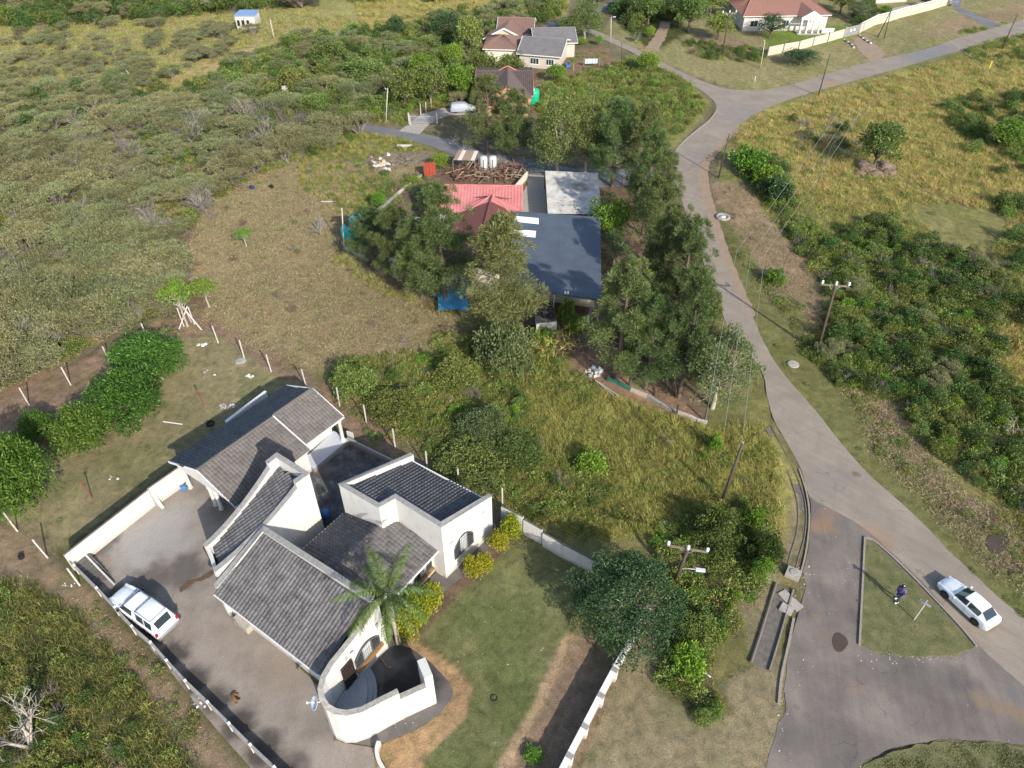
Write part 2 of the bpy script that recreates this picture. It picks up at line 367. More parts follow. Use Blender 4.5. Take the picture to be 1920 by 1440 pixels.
def ground_paint(x, y):
    n = len(x); col = np.tile(np.array([.16, .135, .085]), (n, 1)); dz = np.zeros(n); ro = np.full(n, .6)
    big = fbm(x, y, 6, 5)
    wx = (fbm(x, y, 2.2, 11)-.5); wy = (fbm(x, y, 2.2, 31)-.5)
    for P, c, f, d, r in REGW:
        lo = P.min(0)-f-2; hi = P.max(0)+f+2
        m = (x > lo[0]) & (x < hi[0]) & (y > lo[1]) & (y < hi[1])
        if not m.any(): continue
        s = min(1.6, f*1.4)
        sd_ = sdist(P, x[m]+wx[m]*s, y[m]+wy[m]*s); w = sstep(sd_/f+.5)
        col[m] = col[m]*(1-w[:, None])+np.array(c)*w[:, None]
        ro[m] = ro[m]*(1-w)+r*w
        sd2 = sdist(P, x[m], y[m]); w2 = sstep(sd2/.5+.5)
        dz[m] = dz[m]*(1-w2)+d*w2
    # patchiness: greener, strawier, barer spots
    a = fbm(x, y, 3.2, 77); b = fbm(x, y, 1.1, 55); c3 = fbm(x, y, 9, 91)
    g = sstep((a-.52)*6)[:, None]; s_ = sstep((b-.55)*6)[:, None]; t = sstep((c3-.52)*6)[:, None]
    col = col*(1-.45*g)+col*np.array([.62, .80, .55])*.45*g*2*.5+0
    col = col*(1+.22*s_)*(1-.12*t)
    return col, dz, ro
def axis(parts):
    out = []
    for a, b, s in parts: out += list(np.arange(a, b, s))
    return np.array(out)
gx = np.concatenate([[-2500, -1200, -600, -400], axis([(-300, -120, 4), (-120, -62, 1.5), (-62, 62, .32), (62, 120, 1.2), (120, 300, 4)]), [300, 500, 900, 2500]])
gy = np.concatenate([[-800, -200, -60, -20, 0], axis([(8, 16, 1), (16, 66, .32), (66, 120, .8), (120, 260, 1.8), (260, 420, 8)]), [440, 700, 1400, 3000]])
X, Y = np.meshgrid(gx, gy); x = X.ravel(); y = Y.ravel()
col, dz, ro = ground_paint(x, y)
rough = (fbm(x, y, 4., 3)-.5)*1.0+(fbm(x, y, .9, 9, 3)-.5)*.25
z = hgt(x, y)+dz+ro*rough*.9-.0*ro
nx = len(gx); idx = np.arange(len(x)).reshape(len(gy), nx)
F_ = np.stack([idx[:-1, :-1], idx[:-1, 1:], idx[1:, 1:], idx[1:, :-1]], -1).reshape(-1, 4)
def ground_material():
    m, nt, b, L = nodes('ground_soil_and_grass'); P = pos(nt)
    a = nt.nodes.new('ShaderNodeVertexColor'); a.layer_name = 'Col'
    col = a.outputs[0]
    f1 = noise(nt, 1.3, 8, .72, P, .4)
    col = mix(nt, 1., col, ramp(nt, f1, [(.28, (.50, .53, .50)), (.5, (.98, 1, .95)), (.72, (1.45, 1.36, 1.25))]), 'MULTIPLY')
    f2 = noise(nt, 9, 6, .75, P)
    col = mix(nt, 1., col, ramp(nt, f2, [(.3, (.62, .60, .55)), (.52, (1, 1, 1)), (.72, (1.4, 1.36, 1.28))]), 'MULTIPLY')
    f3 = noise(nt, 38, 3, .7, P)
    col = mix(nt, 1., col, ramp(nt, f3, [(.34, .6), (.66, 1.42)]), 'MULTIPLY')
    L(col, b.inputs['Base Color']); b.inputs['Roughness'].default_value = .95; b.inputs['Specular IOR Level'].default_value = .1
    h = mth(nt, 'ADD', mth(nt, 'MULTIPLY', f2, .7), mth(nt, 'MULTIPLY', f3, .3)); bump(nt, b, h, .9, .12)
    return m
GROUND = ground_material()
me = np_mesh('ground', np.stack([x, y, z], 1), F_, GROUND, True)
ca = me.color_attributes.new('Col', 'FLOAT_COLOR', 'POINT')
ca.data.foreach_set('color', np.concatenate([col, np.ones((len(col), 1))], 1).astype(np.float32).ravel())
go = link('ground', me); tag(go, kind='structure')
FLAT = []   # outlines under which the terrain is made level
GXYZ = [x.copy(), y.copy(), z.copy()]

# ------------------------------------------------------------------ flat sheets: roads, yards, paths
def wobble(P, step=1.0, amp=.07, seed=1):
    """resample an outline and roughen it as worn edges are"""
    out = []; P = [np.array(p[:2]) for p in P]; r_ = random.Random(seed)
    for i in range(len(P)):
        a = P[i]; b = P[(i+1) % len(P)]; L = np.hypot(*(b-a)); n = max(1, int(L/step)); nn = np.array([-(b-a)[1], (b-a)[0]])/max(L, 1e-6)
        for k in range(n): out.append(a+(b-a)*k/n+nn*r_.uniform(-amp, amp)*(1 if k else .5))
    return out
def catmull(pts, n=4, closed=False):
    pts = [np.array(p, float) for p in pts]; out = []; m = len(pts); rg = range(m) if closed else range(m-1)
    for i in rg:
        p0 = pts[(i-1) % m] if closed or i > 0 else pts[0]; p1 = pts[i]; p2 = pts[(i+1) % m]; p3 = pts[(i+2) % m] if closed or i+2 < m else pts[-1]
        for k in range(n):
            t = k/n; out.append(.5*((2*p1)+(-p0+p2)*t+(2*p0-5*p1+4*p2-p3)*t*t+(-p0+3*p1-3*p2+p3)*t**3))
    if not closed: out.append(pts[-1])
    return out
def sheet(name, outline, z, mat, amp=.07, step=.8, seed=1, kind='structure', thick=0, parent=None):
    P = wobble(outline, step, amp, seed); FLAT.append((np.array([q[:2] for q in outline]), -.012))
    bm = bmesh.new(); vs = [bm.verts.new((p[0], p[1], z)) for p in P]
    f = bm.faces.new(vs); bmesh.ops.recalc_face_normals(bm, faces=[f])
    if f.normal.z < 0: f.normal_flip()
    if thick:
        r = bmesh.ops.extrude_face_region(bm, geom=[f]); bmesh.ops.translate(bm, vec=(0, 0, -thick), verts=[v for v in r['geom'] if isinstance(v, bmesh.types.BMVert)])
        bmesh.ops.recalc_face_normals(bm, faces=bm.faces[:])
    bmesh.ops.triangulate(bm, faces=[q for q in bm.faces if len(q.verts) > 4], ngon_method='EAR_CLIP')
    me = bpy.data.meshes.new(name); bm.to_mesh(me); bm.free(); me.materials.append(mat)
    o = link(name, me, parent)
    if kind: tag(o, kind=kind)
    return o
def g2(px, py): p = G(px, py); return np.array([p.x, p.y])
def bl(px, py, r, c, s): p = g2(px, py); return (p[0], p[1], r, c, s)
TANROAD = blob_surface('tan_road_surface', [(.3, (.235, .195, .155)), (.5, (.275, .23, .185)), (.7, (.31, .265, .21))], .35,
    [bl(1500, 960, 2.2, (.19, .165, .15), .8), bl(1300, 420, 3, (.17, .15, .14), .5), bl(1640, 1010, 1.6, (.30, .20, .13), .8), bl(1560, 158, 2.0, (.36, .23, .14), .7),
     bl(1400, 215, 5, (.225, .20, .18), .6), bl(1330, 300, 4, (.23, .20, .175), .5), bl(1760, 105, 9, (.19, .185, .185), .8), bl(1560, 900, 2.5, (.22, .195, .17), .6), bl(1760, 1060, 2.5, (.24, .205, .17), .6), bl(1605, 890, .4, (.16, .12, .09), .9), bl(1800, 1190, 1.0, (.24, .18, .13), .6)], cracks=.25, fine=.2, streak=-42)
DARKROAD = blob_surface('dark_patched_asphalt', [(.3, (.135, .113, .10)), (.5, (.185, .156, .136)), (.7, (.245, .205, .172))], .3,
    [bl(1542, 985, 1.1, (.27, .165, .10), .8), bl(1555, 960, .8, (.25, .165, .11), .6), bl(1540, 1110, 1.2, (.10, .09, .088), .4), bl(1532, 1157, .35, (.25, .18, .12), .8), bl(1590, 1170, .35, (.22, .17, .125), .5),
     bl(1545, 1190, .6, (.20, .155, .12), .5), bl(1600, 1290, .7, (.22, .17, .13), .6), bl(1700, 1270, 2.5, (.10, .088, .082), .4), bl(1800, 1280, 1.3, (.10, .09, .085), .6), bl(1835, 1310, .6, (.24, .17, .11), .7), bl(1870, 1325, .6, (.25, .175, .11), .7), bl(1910, 1340, .9, (.24, .17, .11), .7),
     bl(1560, 1400, 2.2, (.12, .105, .10), .4), bl(1480, 1380, 1.5, (.12, .11, .10), .4), bl(1905, 1300, .8, (.16, .155, .15), .6)], cracks=.3, fine=.34, streak=80)
SLATE = blob_surface('slate_side_road', [(.3, (.14, .14, .15)), (.7, (.19, .185, .185))], .3, fine=.12)
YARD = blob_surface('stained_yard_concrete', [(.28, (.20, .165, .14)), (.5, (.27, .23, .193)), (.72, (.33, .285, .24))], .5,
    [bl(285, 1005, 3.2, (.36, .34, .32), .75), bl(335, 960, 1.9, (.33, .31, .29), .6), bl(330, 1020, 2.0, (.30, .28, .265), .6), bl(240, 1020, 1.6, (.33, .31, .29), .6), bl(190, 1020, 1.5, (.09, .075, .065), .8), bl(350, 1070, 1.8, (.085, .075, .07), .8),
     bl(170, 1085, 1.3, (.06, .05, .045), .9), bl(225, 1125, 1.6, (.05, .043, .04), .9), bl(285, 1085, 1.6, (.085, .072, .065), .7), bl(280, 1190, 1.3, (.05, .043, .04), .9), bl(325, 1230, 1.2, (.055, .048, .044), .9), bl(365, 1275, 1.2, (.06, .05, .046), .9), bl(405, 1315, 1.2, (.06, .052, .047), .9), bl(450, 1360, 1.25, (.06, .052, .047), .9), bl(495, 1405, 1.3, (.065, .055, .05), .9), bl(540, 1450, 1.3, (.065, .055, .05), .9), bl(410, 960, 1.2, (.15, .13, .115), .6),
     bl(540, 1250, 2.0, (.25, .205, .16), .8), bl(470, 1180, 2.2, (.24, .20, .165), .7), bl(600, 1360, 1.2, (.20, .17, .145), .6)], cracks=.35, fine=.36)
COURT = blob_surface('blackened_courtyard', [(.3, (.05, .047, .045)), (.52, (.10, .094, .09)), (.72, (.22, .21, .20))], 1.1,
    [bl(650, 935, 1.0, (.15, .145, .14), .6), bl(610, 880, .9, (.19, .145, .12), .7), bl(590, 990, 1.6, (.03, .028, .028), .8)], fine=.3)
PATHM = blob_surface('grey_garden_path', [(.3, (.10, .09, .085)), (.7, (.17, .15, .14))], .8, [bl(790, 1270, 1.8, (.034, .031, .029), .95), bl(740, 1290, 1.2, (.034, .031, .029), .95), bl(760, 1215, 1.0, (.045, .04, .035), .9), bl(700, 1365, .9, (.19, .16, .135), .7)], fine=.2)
VERGE = blob_surface('mown_grass', [(.28, (.085, .10, .035)), (.5, (.14, .14, .06)), (.72, (.21, .18, .09))], 1.1, fine=.45, rough=.95, bmp=.8)
DIRT = blob_surface('sandy_dirt', [(.3, (.26, .19, .13)), (.7, (.34, .25, .18))], .8, fine=.25)

road_right = [(2090, 1300), (1990, 1218), (1920, 1159), (1870, 1118), (1812, 1063), (1780, 1034), (1749, 1000), (1697, 950), (1627, 887), (1572, 825), (1528, 768), (1480, 714), (1453, 678), (1430, 637), (1411, 593), (1390, 555), (1368, 515), (1347, 460), (1330, 408), (1316, 365), (1310, 332), (1314, 306), (1332, 284), (1372, 247), (1420, 212), (1500, 180), (1600, 152), (1700, 124), (1800, 95), (1920, 62), (2100, 18)]
road_left = [(2100, -24), (1920, 36), (1800, 70), (1740, 91), (1650, 111), (1560, 136), (1480, 160), (1420, 169), (1370, 167), (1330, 157), (1290, 140), (1240, 116), (1200, 95), (1150, 71), (1112, 55), (1080, 42), (1076, 48), (1108, 64), (1150, 82), (1192, 102), (1232, 124), (1270, 143), (1308, 165), (1336, 187), (1343, 203), (1330, 223), (1300, 247), (1272, 272), (1262, 290), (1265, 330), (1276, 370), (1290, 410), (1310, 470), (1335, 530), (1352, 580), (1370, 625), (1402, 660), (1430, 700), (1438, 740), (1450, 785), (1475, 830), (1502, 880), (1518, 930), (1560, 955), (1612, 985), (1660, 1025), (1730, 1092), (1800, 1172), (1840, 1215), (1880, 1252), (1960, 1320), (2060, 1400)]
sheet('road', [g2(*p) for p in catmull(road_right, 3)]+[g2(*p) for p in catmull(road_left, 3)], .012, TANROAD, .05, .7, 2)
sheet('dirt_shoulder', [g2(*p) for p in catmull([(1306, 328), (1312, 362), (1326, 408), (1343, 460), (1364, 515), (1386, 555), (1406, 590), (1416, 588), (1398, 548), (1382, 510), (1362, 458), (1346, 406), (1334, 362), (1328, 330), (1332, 306), (1352, 280), (1390, 245), (1372, 246), (1330, 284), (1311, 306)], 3)], .004, DIRT, .12, .6, 21)
fore = [(1512, 912), (1560, 948), (1640, 1000), (1740, 1095), (1845, 1210), (1960, 1310), (2060, 1395), (2060, 1460), (1960, 1402), (1850, 1387), (1760, 1385), (1680, 1400), (1625, 1424), (1585, 1470), (1560, 1540), (1415, 1540), (1432, 1460), (1448, 1398), (1458, 1358), (1474, 1330), (1470, 1290), (1476, 1240), (1487, 1185), (1500, 1140), (1512, 1100), (1506, 1070), (1513, 1045), (1519, 1000), (1521, 950)]
sheet('forecourt_road', [g2(*p) for p in fore], .006, DARKROAD, .06, .6, 3)
sheet('bottom_verge', [g2(*p) for p in [(1560, 1540), (1592, 1468), (1630, 1428), (1685, 1405), (1762, 1390), (1850, 1392), (1960, 1408), (2060, 1465), (2060, 1600)]], .018, VERGE, .12, .4, 5)
side = [(672, 234), (720, 238), (790, 250), (845, 262), (900, 284), (1000, 300), (1080, 316), (1150, 318), (1200, 314), (1268, 300), (1268, 345), (1200, 345), (1120, 352), (1060, 345), (990, 325), (900, 312), (850, 290), (810, 275), (760, 260), (700, 250), (674, 244)]
sheet('side_road', [g2(*p) for p in side], .006, SLATE, .08, .8, 6)
sheet('far_path', [g2(*p) for p in [(985, 62), (1040, 40), (1100, 22), (1140, 4), (1170, -20), (1180, -14), (1152, 10), (1110, 28), (1050, 46), (990, 68)]], .01, SLATE, .1, 1.5, 7)
sheet('driveway', [g2(*p) for p in [(748, 246), (790, 214), (830, 203), (900, 202), (905, 214), (840, 217), (810, 228), (786, 252)]], .018, CONC, .05, .8, 8)
sheet('dirt_track', [g2(*p) for p in [(1205, 96), (1228, 66), (1240, 40), (1258, 42), (1250, 66), (1232, 100)]], .014, DIRT, .2, 1, 9)
sheet('gate_track', [g2(*p) for p in [(1597, 72), (1622, 68), (1660, 100), (1650, 112), (1630, 116), (1610, 95)]], .016, DIRT, .25, .8, 10)
sheet('upper_driveway', [g2(*p) for p in [(1785, 16), (1798, 13), (1876, 46), (1858, 54)]], .016, SLATE, .1, .8, 11)
sheet('back_yard', [g2(*p) for p in [(1700, 10), (1790, -12), (1800, 6), (1690, 22), (1670, 30), (1660, 18)]], .014, CONC, .1, .8, 12)
sheet('compound_driveway', [g2(*p) for p in [(985, 326), (1020, 330), (1028, 420), (975, 420), (972, 372), (990, 345)]], .014, CONC, .05, .8, 13)
# grass island with a raised kerb
isl = [(1619, 1010), (1640, 1022), (1700, 1078), (1790, 1172), (1828, 1215), (1790, 1229), (1700, 1232), (1640, 1222), (1612, 1208), (1614, 1110)]
sheet('grass_island', [g2(*p) for p in isl], .10, VERGE, .03, .4, 14, thick=.2)
# yard of the white house, courtyard, garden path
yard = [(118, 1040), (200, 985), (330, 885), (350, 880), (470, 930), (400, 1010), (380, 1025), (412, 1090), (430, 1120), (600, 1290), (612, 1350), (640, 1392), (700, 1402), (704, 1440), (720, 1540), (560, 1540), (470, 1440), (400, 1360), (300, 1235), (200, 1130)]
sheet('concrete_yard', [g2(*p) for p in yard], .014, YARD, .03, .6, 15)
sheet('yard_crack', [g2(*p) for p in [(336, 1102), (352, 1088), (375, 1082), (395, 1070), (413, 1062), (409, 1071), (392, 1083), (378, 1090), (366, 1091), (350, 1104), (338, 1112)]], .018, plain('crack_soil', (.12, .08, .05), .95, var=.5, scale=6), .03, .25, 31)
sheet('courtyard', [g2(*p) for p in [(560, 900), (640, 836), (652, 828), (730, 868), (820, 920), (700, 1060), (560, 1060)]], .010, COURT, .02, .6, 16)
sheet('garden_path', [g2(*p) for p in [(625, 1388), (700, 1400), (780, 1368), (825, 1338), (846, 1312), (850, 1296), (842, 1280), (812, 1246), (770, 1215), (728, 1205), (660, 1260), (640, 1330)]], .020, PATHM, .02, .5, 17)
sheet('house_apron', [g2(*p) for p in [(724, 1222), (764, 1196), (780, 1160), (845, 1100), (900, 1060), (935, 990), (915, 975), (830, 1060), (740, 1150)]], .008, PATHM, .06, .5, 18)
MUD = plain('muddy_water', (.085, .06, .045), .12, var=.2)
sheet('puddle', [g2(*p) for p in catmull([(1563, 1190), (1573, 1186), (1586, 1195), (1590, 1208), (1578, 1222), (1566, 1220), (1560, 1204)], 3, True)], .016, MUD, .02, .4, 19)
sheet('puddle', [g2(*p) for p in catmull([(1855, 1005), (1885, 1000), (1892, 1020), (1870, 1040), (1850, 1025)], 3, True)], .03, MUD, .05, .4, 20)
def ribbon(name, pts, prof, mat, parent=None, closed=False, smooth=False, kind=None):
    """sweep a cross-section (offset to the left, height) along a ground line"""
    P = [np.array(p[:2], float) for p in pts]; zs = [p[2] if len(p) > 2 else 0 for p in pts]; n = len(P); vs = []
    for i in range(n):
        a = P[i-1] if i > 0 or closed else P[i]; b = P[(i+1) % n] if i < n-1 or closed else P[i]
        d1 = P[i]-a; d2 = b-P[i]
        d1 = d1/np.hypot(*d1) if np.hypot(*d1) > 1e-6 else None; d2 = d2/np.hypot(*d2) if np.hypot(*d2) > 1e-6 else None
        if d1 is None: d1 = d2
        if d2 is None: d2 = d1
        t = d1+d2; t = t/max(np.hypot(*t), 1e-6); nn = np.array([-t[1], t[0]]); k = 1/max(.35, nn@np.array([-d1[1], d1[0]]))
        for o, h in prof: q = P[i]+nn*o*k; vs.append((q[0], q[1], zs[i]+h))
    m = len(prof); fs = []
    for i in range(n if closed else n-1):
        for j in range(m):
            a = i*m+j; b = i*m+(j+1) % m; c = ((i+1) % n)*m+(j+1) % m; d = ((i+1) % n)*m+j; fs.append((a, b, c, d))
    if not closed: fs += [tuple(range(m)), tuple(reversed([(n-1)*m+j for j in range(m)]))]
    mb = MB(); mb.add(vs, fs); o = mb.build(name, mat, parent, smooth)
    if kind: tag(o, kind=kind)
    return o
KP = [(-.07, -.1), (-.07, .13), (.07, .13), (.07, -.1)]
KERBM = plain('old_kerb', (.30, .26, .21), .9, var=.4, scale=5)
ribbon('kerb', [g2(*p) for p in [(1621, 1008), (1616, 1110), (1611, 1210)]], KP, KERBM, kind='structure')
ribbon('kerb', [g2(*p) for p in catmull([(1623, 1009), (1645, 1020), (1704, 1075), (1794, 1169), (1830, 1212)], 3)], KP, KERBM, kind='structure')
ribbon('kerb', [g2(*p) for p in catmull([(1498, 880), (1513, 930), (1517, 980), (1510, 1040), (1500, 1078)], 4)], [(-.06, -.1), (-.06, .10), (.06, .10), (.06, -.1)], KERBM, kind='structure')
ribbon('kerb', [g2(*p) for p in catmull([(1488, 1160), (1478, 1210), (1465, 1270), (1460, 1320)], 4)], [(-.09, -.1), (-.09, .12), (.09, .12), (.09, -.1)], KERBM, kind='structure')
ribbon('kerb', [g2(*p) for p in catmull([(1345, 205), (1330, 226), (1300, 250), (1274, 274), (1262, 292)], 3)], [(-.09, -.1), (-.09, .12), (.09, .12), (.09, -.1)], KERBM, kind='structure')
# storm drain beside the forecourt: lined channel sunk in the verge
DR = [(-.38, .02), (-.30, .05), (-.22, -.02), (.22, -.02), (.30, .05), (.38, .02), (.38, -.2), (-.38, -.2)]
ribbon('storm_drain', [g2(*p) for p in catmull([(1440, 800), (1466, 850), (1490, 900), (1503, 950), (1501, 1000), (1490, 1040), (1484, 1062)], 5)], DR, plain('drain_concrete', (.15, .13, .11), .9, var=.5, scale=3), kind='structure')
ribbon('storm_drain', [g2(*p) for p in catmull([(1470, 1100), (1455, 1150), (1440, 1200), (1424, 1250)], 5)], [(-.7, .14), (-.6, .18), (-.5, .02), (.5, .02), (.62, .18), (.75, .10), (.75, -.2), (-.7, -.2)], MATS['drain_concrete'], kind='structure')

def level_ground():
    x, y, z = GXYZ
    for P, h in FLAT:
        lo = P.min(0)-2; hi = P.max(0)+2; m = (x > lo[0]) & (x < hi[0]) & (y > lo[1]) & (y < hi[1])
        if not m.any(): continue
        w = sstep((sdist(P, x[m], y[m])+.9)/.5); z[m] = z[m]*(1-w)+np.minimum(z[m], h)*w
    go.data.vertices.foreach_set('co', np.stack([x, y, z], 1).astype(np.float32).ravel()); go.data.update()
# ------------------------------------------------------------------ walls, parapets, tiled roofs
def offs(P, d, closed):
    """mitred parallel line, positive d to the left"""
    P = [np.array(p[:2], float) for p in P]; n = len(P); out = []
    for i in range(n):
        a = P[i-1] if i > 0 or closed else None; b = P[(i+1) % n] if i < n-1 or closed else None
        d1 = (P[i]-a)/max(np.hypot(*(P[i]-a)), 1e-6) if a is not None else None
        d2 = (b-P[i])/max(np.hypot(*(b-P[i])), 1e-6) if b is not None else None
        if d1 is None: d1 = d2
        if d2 is None: d2 = d1
        n1 = np.array([-d1[1], d1[0]]); t = d1+d2; t = t/max(np.hypot(*t), 1e-6); nn = np.array([-t[1], t[0]]); out.append(P[i]+nn*d/max(.4, nn@n1))
    return out
def wall(name, pts, thick, mat, parent=None, closed=False, zb=-.15, cope=None, coname='coping', copemat=None, cw=.05, ch=.07):
    """pts: (x, y, top); the wall stands to the LEFT of the line, thick metres deep"""
    A = [np.array(p[:2], float) for p in pts]; B = offs(pts, thick, closed); n = len(pts)
    zbs = zb if hasattr(zb, '__len__') else [zb]*n
    def strip(A, B, bots, tops, nm, mt):
        vs = []
        for i in range(n): vs += [(A[i][0], A[i][1], bots[i]), (A[i][0], A[i][1], tops[i]), (B[i][0], B[i][1], tops[i]), (B[i][0], B[i][1], bots[i])]
        fs = []
        for i in range(n if closed else n-1):
            j = (i+1) % n
            for k in range(4): fs.append((i*4+k, i*4+(k+1) % 4, j*4+(k+1) % 4, j*4+k))
        if not closed: fs += [(0, 1, 2, 3), (n*4-1, n*4-2, n*4-3, n*4-4)]
        mb = MB(); mb.add(vs, fs); return mb.build(nm, mt, parent)
    tops = [p[2] for p in pts]
    w_ = strip(A, B, zbs, tops, name, mat)
    if cope is not None or copemat:
        A2 = offs(pts, -cw, closed); B2 = offs(pts, thick+cw, closed)
        strip(A2, B2, [t-.0 for t in tops], [t+ch for t in tops], coname, copemat or COPE)
    return w_
def tile_unit(w=.30, L=.42, flat=False):
    """one cement roof tile: a barrel and a pan, its tail lifted over the one below"""
    k = w/.30; xs = [0, .045, .10, .155, .20, .30]; zz = [.0, .05, .072, .05, 0, 0]
    top = [(a*k*.985, 0, z+.045) for a, z in zip(xs, zz)]; bot = [(a*k*.985, L, z+.01) for a, z in zip(xs, zz)]
    low = [(a*k*.985, 0, z+.013) for a, z in zip(xs, zz)]
    v = top+bot+low; f = [(i, i+1, 7+i, 6+i) for i in range(5)]+[(12+i, 13+i, i+1, i) for i in range(5)]
    return np.array(v), np.array(f)
def tiled(parent, e0, e1, r0, r1, mat, w=.30, g=.36, name='roof_tile', singles=0, base=None, clip=None, flat=False, deck='roof_deck'):
    """slope between eave e0-e1 (left to right seen from outside) and top edge r0-r1"""
    e0, e1, r0, r1 = [Vector(p) for p in (e0, e1, r0, r1)]
    mb = MB(); off = Vector((0, 0, -.10)); q = [e0, e1, r1, r0]
    mb.prism([p+off for p in q], [p+Vector((0, 0, -.01)) for p in q]); mb.build(deck, DKCONC if base is None else base, parent)
    X = (e1-e0).normalized(); N = X.cross(r0-e0).normalized();  Y = N.cross(X).normalized()
    if N.z < 0: N = -N; Y = -Y if (r0-e0).dot(Y) < 0 else Y
    T, Fq = tile_unit(w, g*1.16); quad = [((p-e0).dot(X), (p-e0).dot(Y)) for p in q]
    Q = np.array(quad); nx_ = int((Q[:, 0].max()-Q[:, 0].min())/w)+2; ny_ = int(Q[:, 1].max()/g)+1
    cells = []; x0 = Q[:, 0].min()
    sx = (quad[3][0])/max(quad[3][1], 1e-3)
    for j in range(ny_):
        for i in range(nx_):
            cx = x0+(i+.5)*w; cy = (j+.5)*g; ok = inside(Q, np.array([cx]), np.array([cy]))[0]
            if ok and (clip is None or clip(e0+X*cx+Y*cy)): cells.append((x0+i*w, j*g))
    M = np.array([list(X), list(Y), list(N)])
    if singles:
        me = np_mesh(name, T@M, Fq, mat)
        for (cx, cy) in cells[:singles]:
            p = e0+X*cx+Y*(cy-.03)+N*.0; o = link(name, me, parent, p)
        cells = cells[singles:]
    if cells:
        V = []; FF = []; R_ = random.Random(5)
        for k, (cx, cy) in enumerate(cells):
            p = np.array(e0+X*cx+Y*(cy-.03)); V.append(T@M+p+np.array(N)*R_.uniform(0, .006)); FF.append(Fq+k*18)
        o = link(name+'s', np_mesh(name+'s', np.concatenate(V), np.concatenate(FF), mat), parent); tag(o, kind='stuff')
def W3(px, py, z): return Vector(W(px, py, z))
CHAR = roofmat('charcoal_tiles', (.075, .071, .073), (.118, .112, .115), (.26, .25, .25))
CHARD = roofmat('dark_charcoal_tiles', (.078, .075, .08), (.125, .121, .127), (.20, .197, .20))
BROWNT = roofmat('brown_grey_tiles', (.10, .088, .082), (.145, .13, .122), (.17, .155, .148))
# ------------------------------------------------------------------ the white house
U = Vector((cos(R(54)), sin(R(54)), 0)); V_ = Vector((cos(R(-35.5)), sin(R(-35.5)), 0))
house = empty('white_house', (-12, 30, 0), 'rambling white plastered house with dark tiled lean-to roofs behind parapets, beside the palm', 'house')
def H(o): o.matrix_parent_inverse = house.matrix_world.inverted(); return o
hroot = empty('x', (0, 0, 0)); bpy.data.objects.remove(hroot)
house.location = (0, 0, 0)
# hall
a = W3(402, 1113, 3.3); b = W3(494, 1000, 5.3); c = W3(691, 1130, 5.3); d = W3(600, 1266, 3.3)
tiled(house, a, d, b, c, CHAR, singles=300)
al = Vector((a.x, a.y, 0)); dl = Vector((d.x, d.y, 0)); bl_ = Vector((b.x, b.y, 0)); cl = Vector((c.x, c.y, 0))
ins = .55
def at(p, z): return (p.x, p.y, z)
A0 = al+U*ins; D0 = dl+U*ins
wall('wall', [at(A0-V_*.2, 3.25), at(D0+V_*.2, 3.25)], .25, WHITE, house)              # low front wall under the eave
# gutter and fascia along the low eave
MB().bar(a+Vector((0, 0, -.09))-U*.05, d+Vector((0, 0, -.09))-U*.05, .10, .14).build('gutter', WHITEP, house)
MB().bar(a+U*.1+Vector((0, 0, -.2)), d+U*.1+Vector((0, 0, -.2)), .04, .24).build('fascia', WHITEP, house)
# side parapet along the tower and high parapet at the back
P1 = al+U*.15-V_*.02; P2 = bl_+U*.05
wall('side_parapet', [at(bl_-V_*.02+U*.0, 5.65), at(al+U*.35-V_*.02, 3.65)], .02+.26, WHITE, house, cope=1, zb=-.1) if False else None
def L2(p): return np.array([p.x, p.y])
pa = al+U*.30; pb = bl_+U*.02; pc = cl+U*.02
wall('parapet', [at(pa, 3.62), at(pb, 5.55), at(pc+V_*.25, 5.75)], .30, WHITE, house, cope=1)
# curved front wall: from the high corner along the gable, round the stoep and back as a garden wall
cur = [(705, 1127, 5.75), (690, 1150, 5.35), (668, 1180, 5.0), (643, 1212, 4.75), (618, 1243, 4.6), (603, 1268, 4.55), (597, 1292, 4.5), (600, 1312, 4.4), (610, 1328, 4.3), (628, 1338, 4.1), (650, 1341, 3.9), (680, 1334, 3.7), (716, 1315, 3.6), (748, 1299, 3.55)]
cw_ = []
for px, py, zz in cur: p = W(px, py, zz); cw_.append((p.x, p.y, zz))
wall('curved_wall', cw_, .24, WHITE, house, cope=1, copemat=plain('lichen_coping', (.36, .34, .30), .9, var=.55, scale=5))
e1_ = W(750, 1300, 3.55); tip = W(812, 1257, 4.3); t0 = W(808, 1290, 2.9)
l0 = W(819, 1319, 0)
q0 = Vector((cw_[-1][0], cw_[-1][1], 0)); q1 = Vector((l0.x, l0.y, 0)); dirq = (q1-q0).normalized()
wall('low_wall', [at(q0+dirq*.003, 2.75), at(q1-dirq*.55, 2.75)], .24, WHITE, house, cope=1, copemat=MATS['lichen_coping'])
nq = Vector((-dirq.y, dirq.x, 0))
wall('end_pier', [at(q1-dirq*.55, 3.9), at(q1, 3.9)], 1.3, WHITE, house)
wall('wall', [at(Vector((cw_[0][0], cw_[0][1], 0))+V_*.0+U*.02, 5.2), at(Vector((cw_[0][0], cw_[0][1], 0))+U*2.6, 3.3)], .2, WHITE, house) if False else None
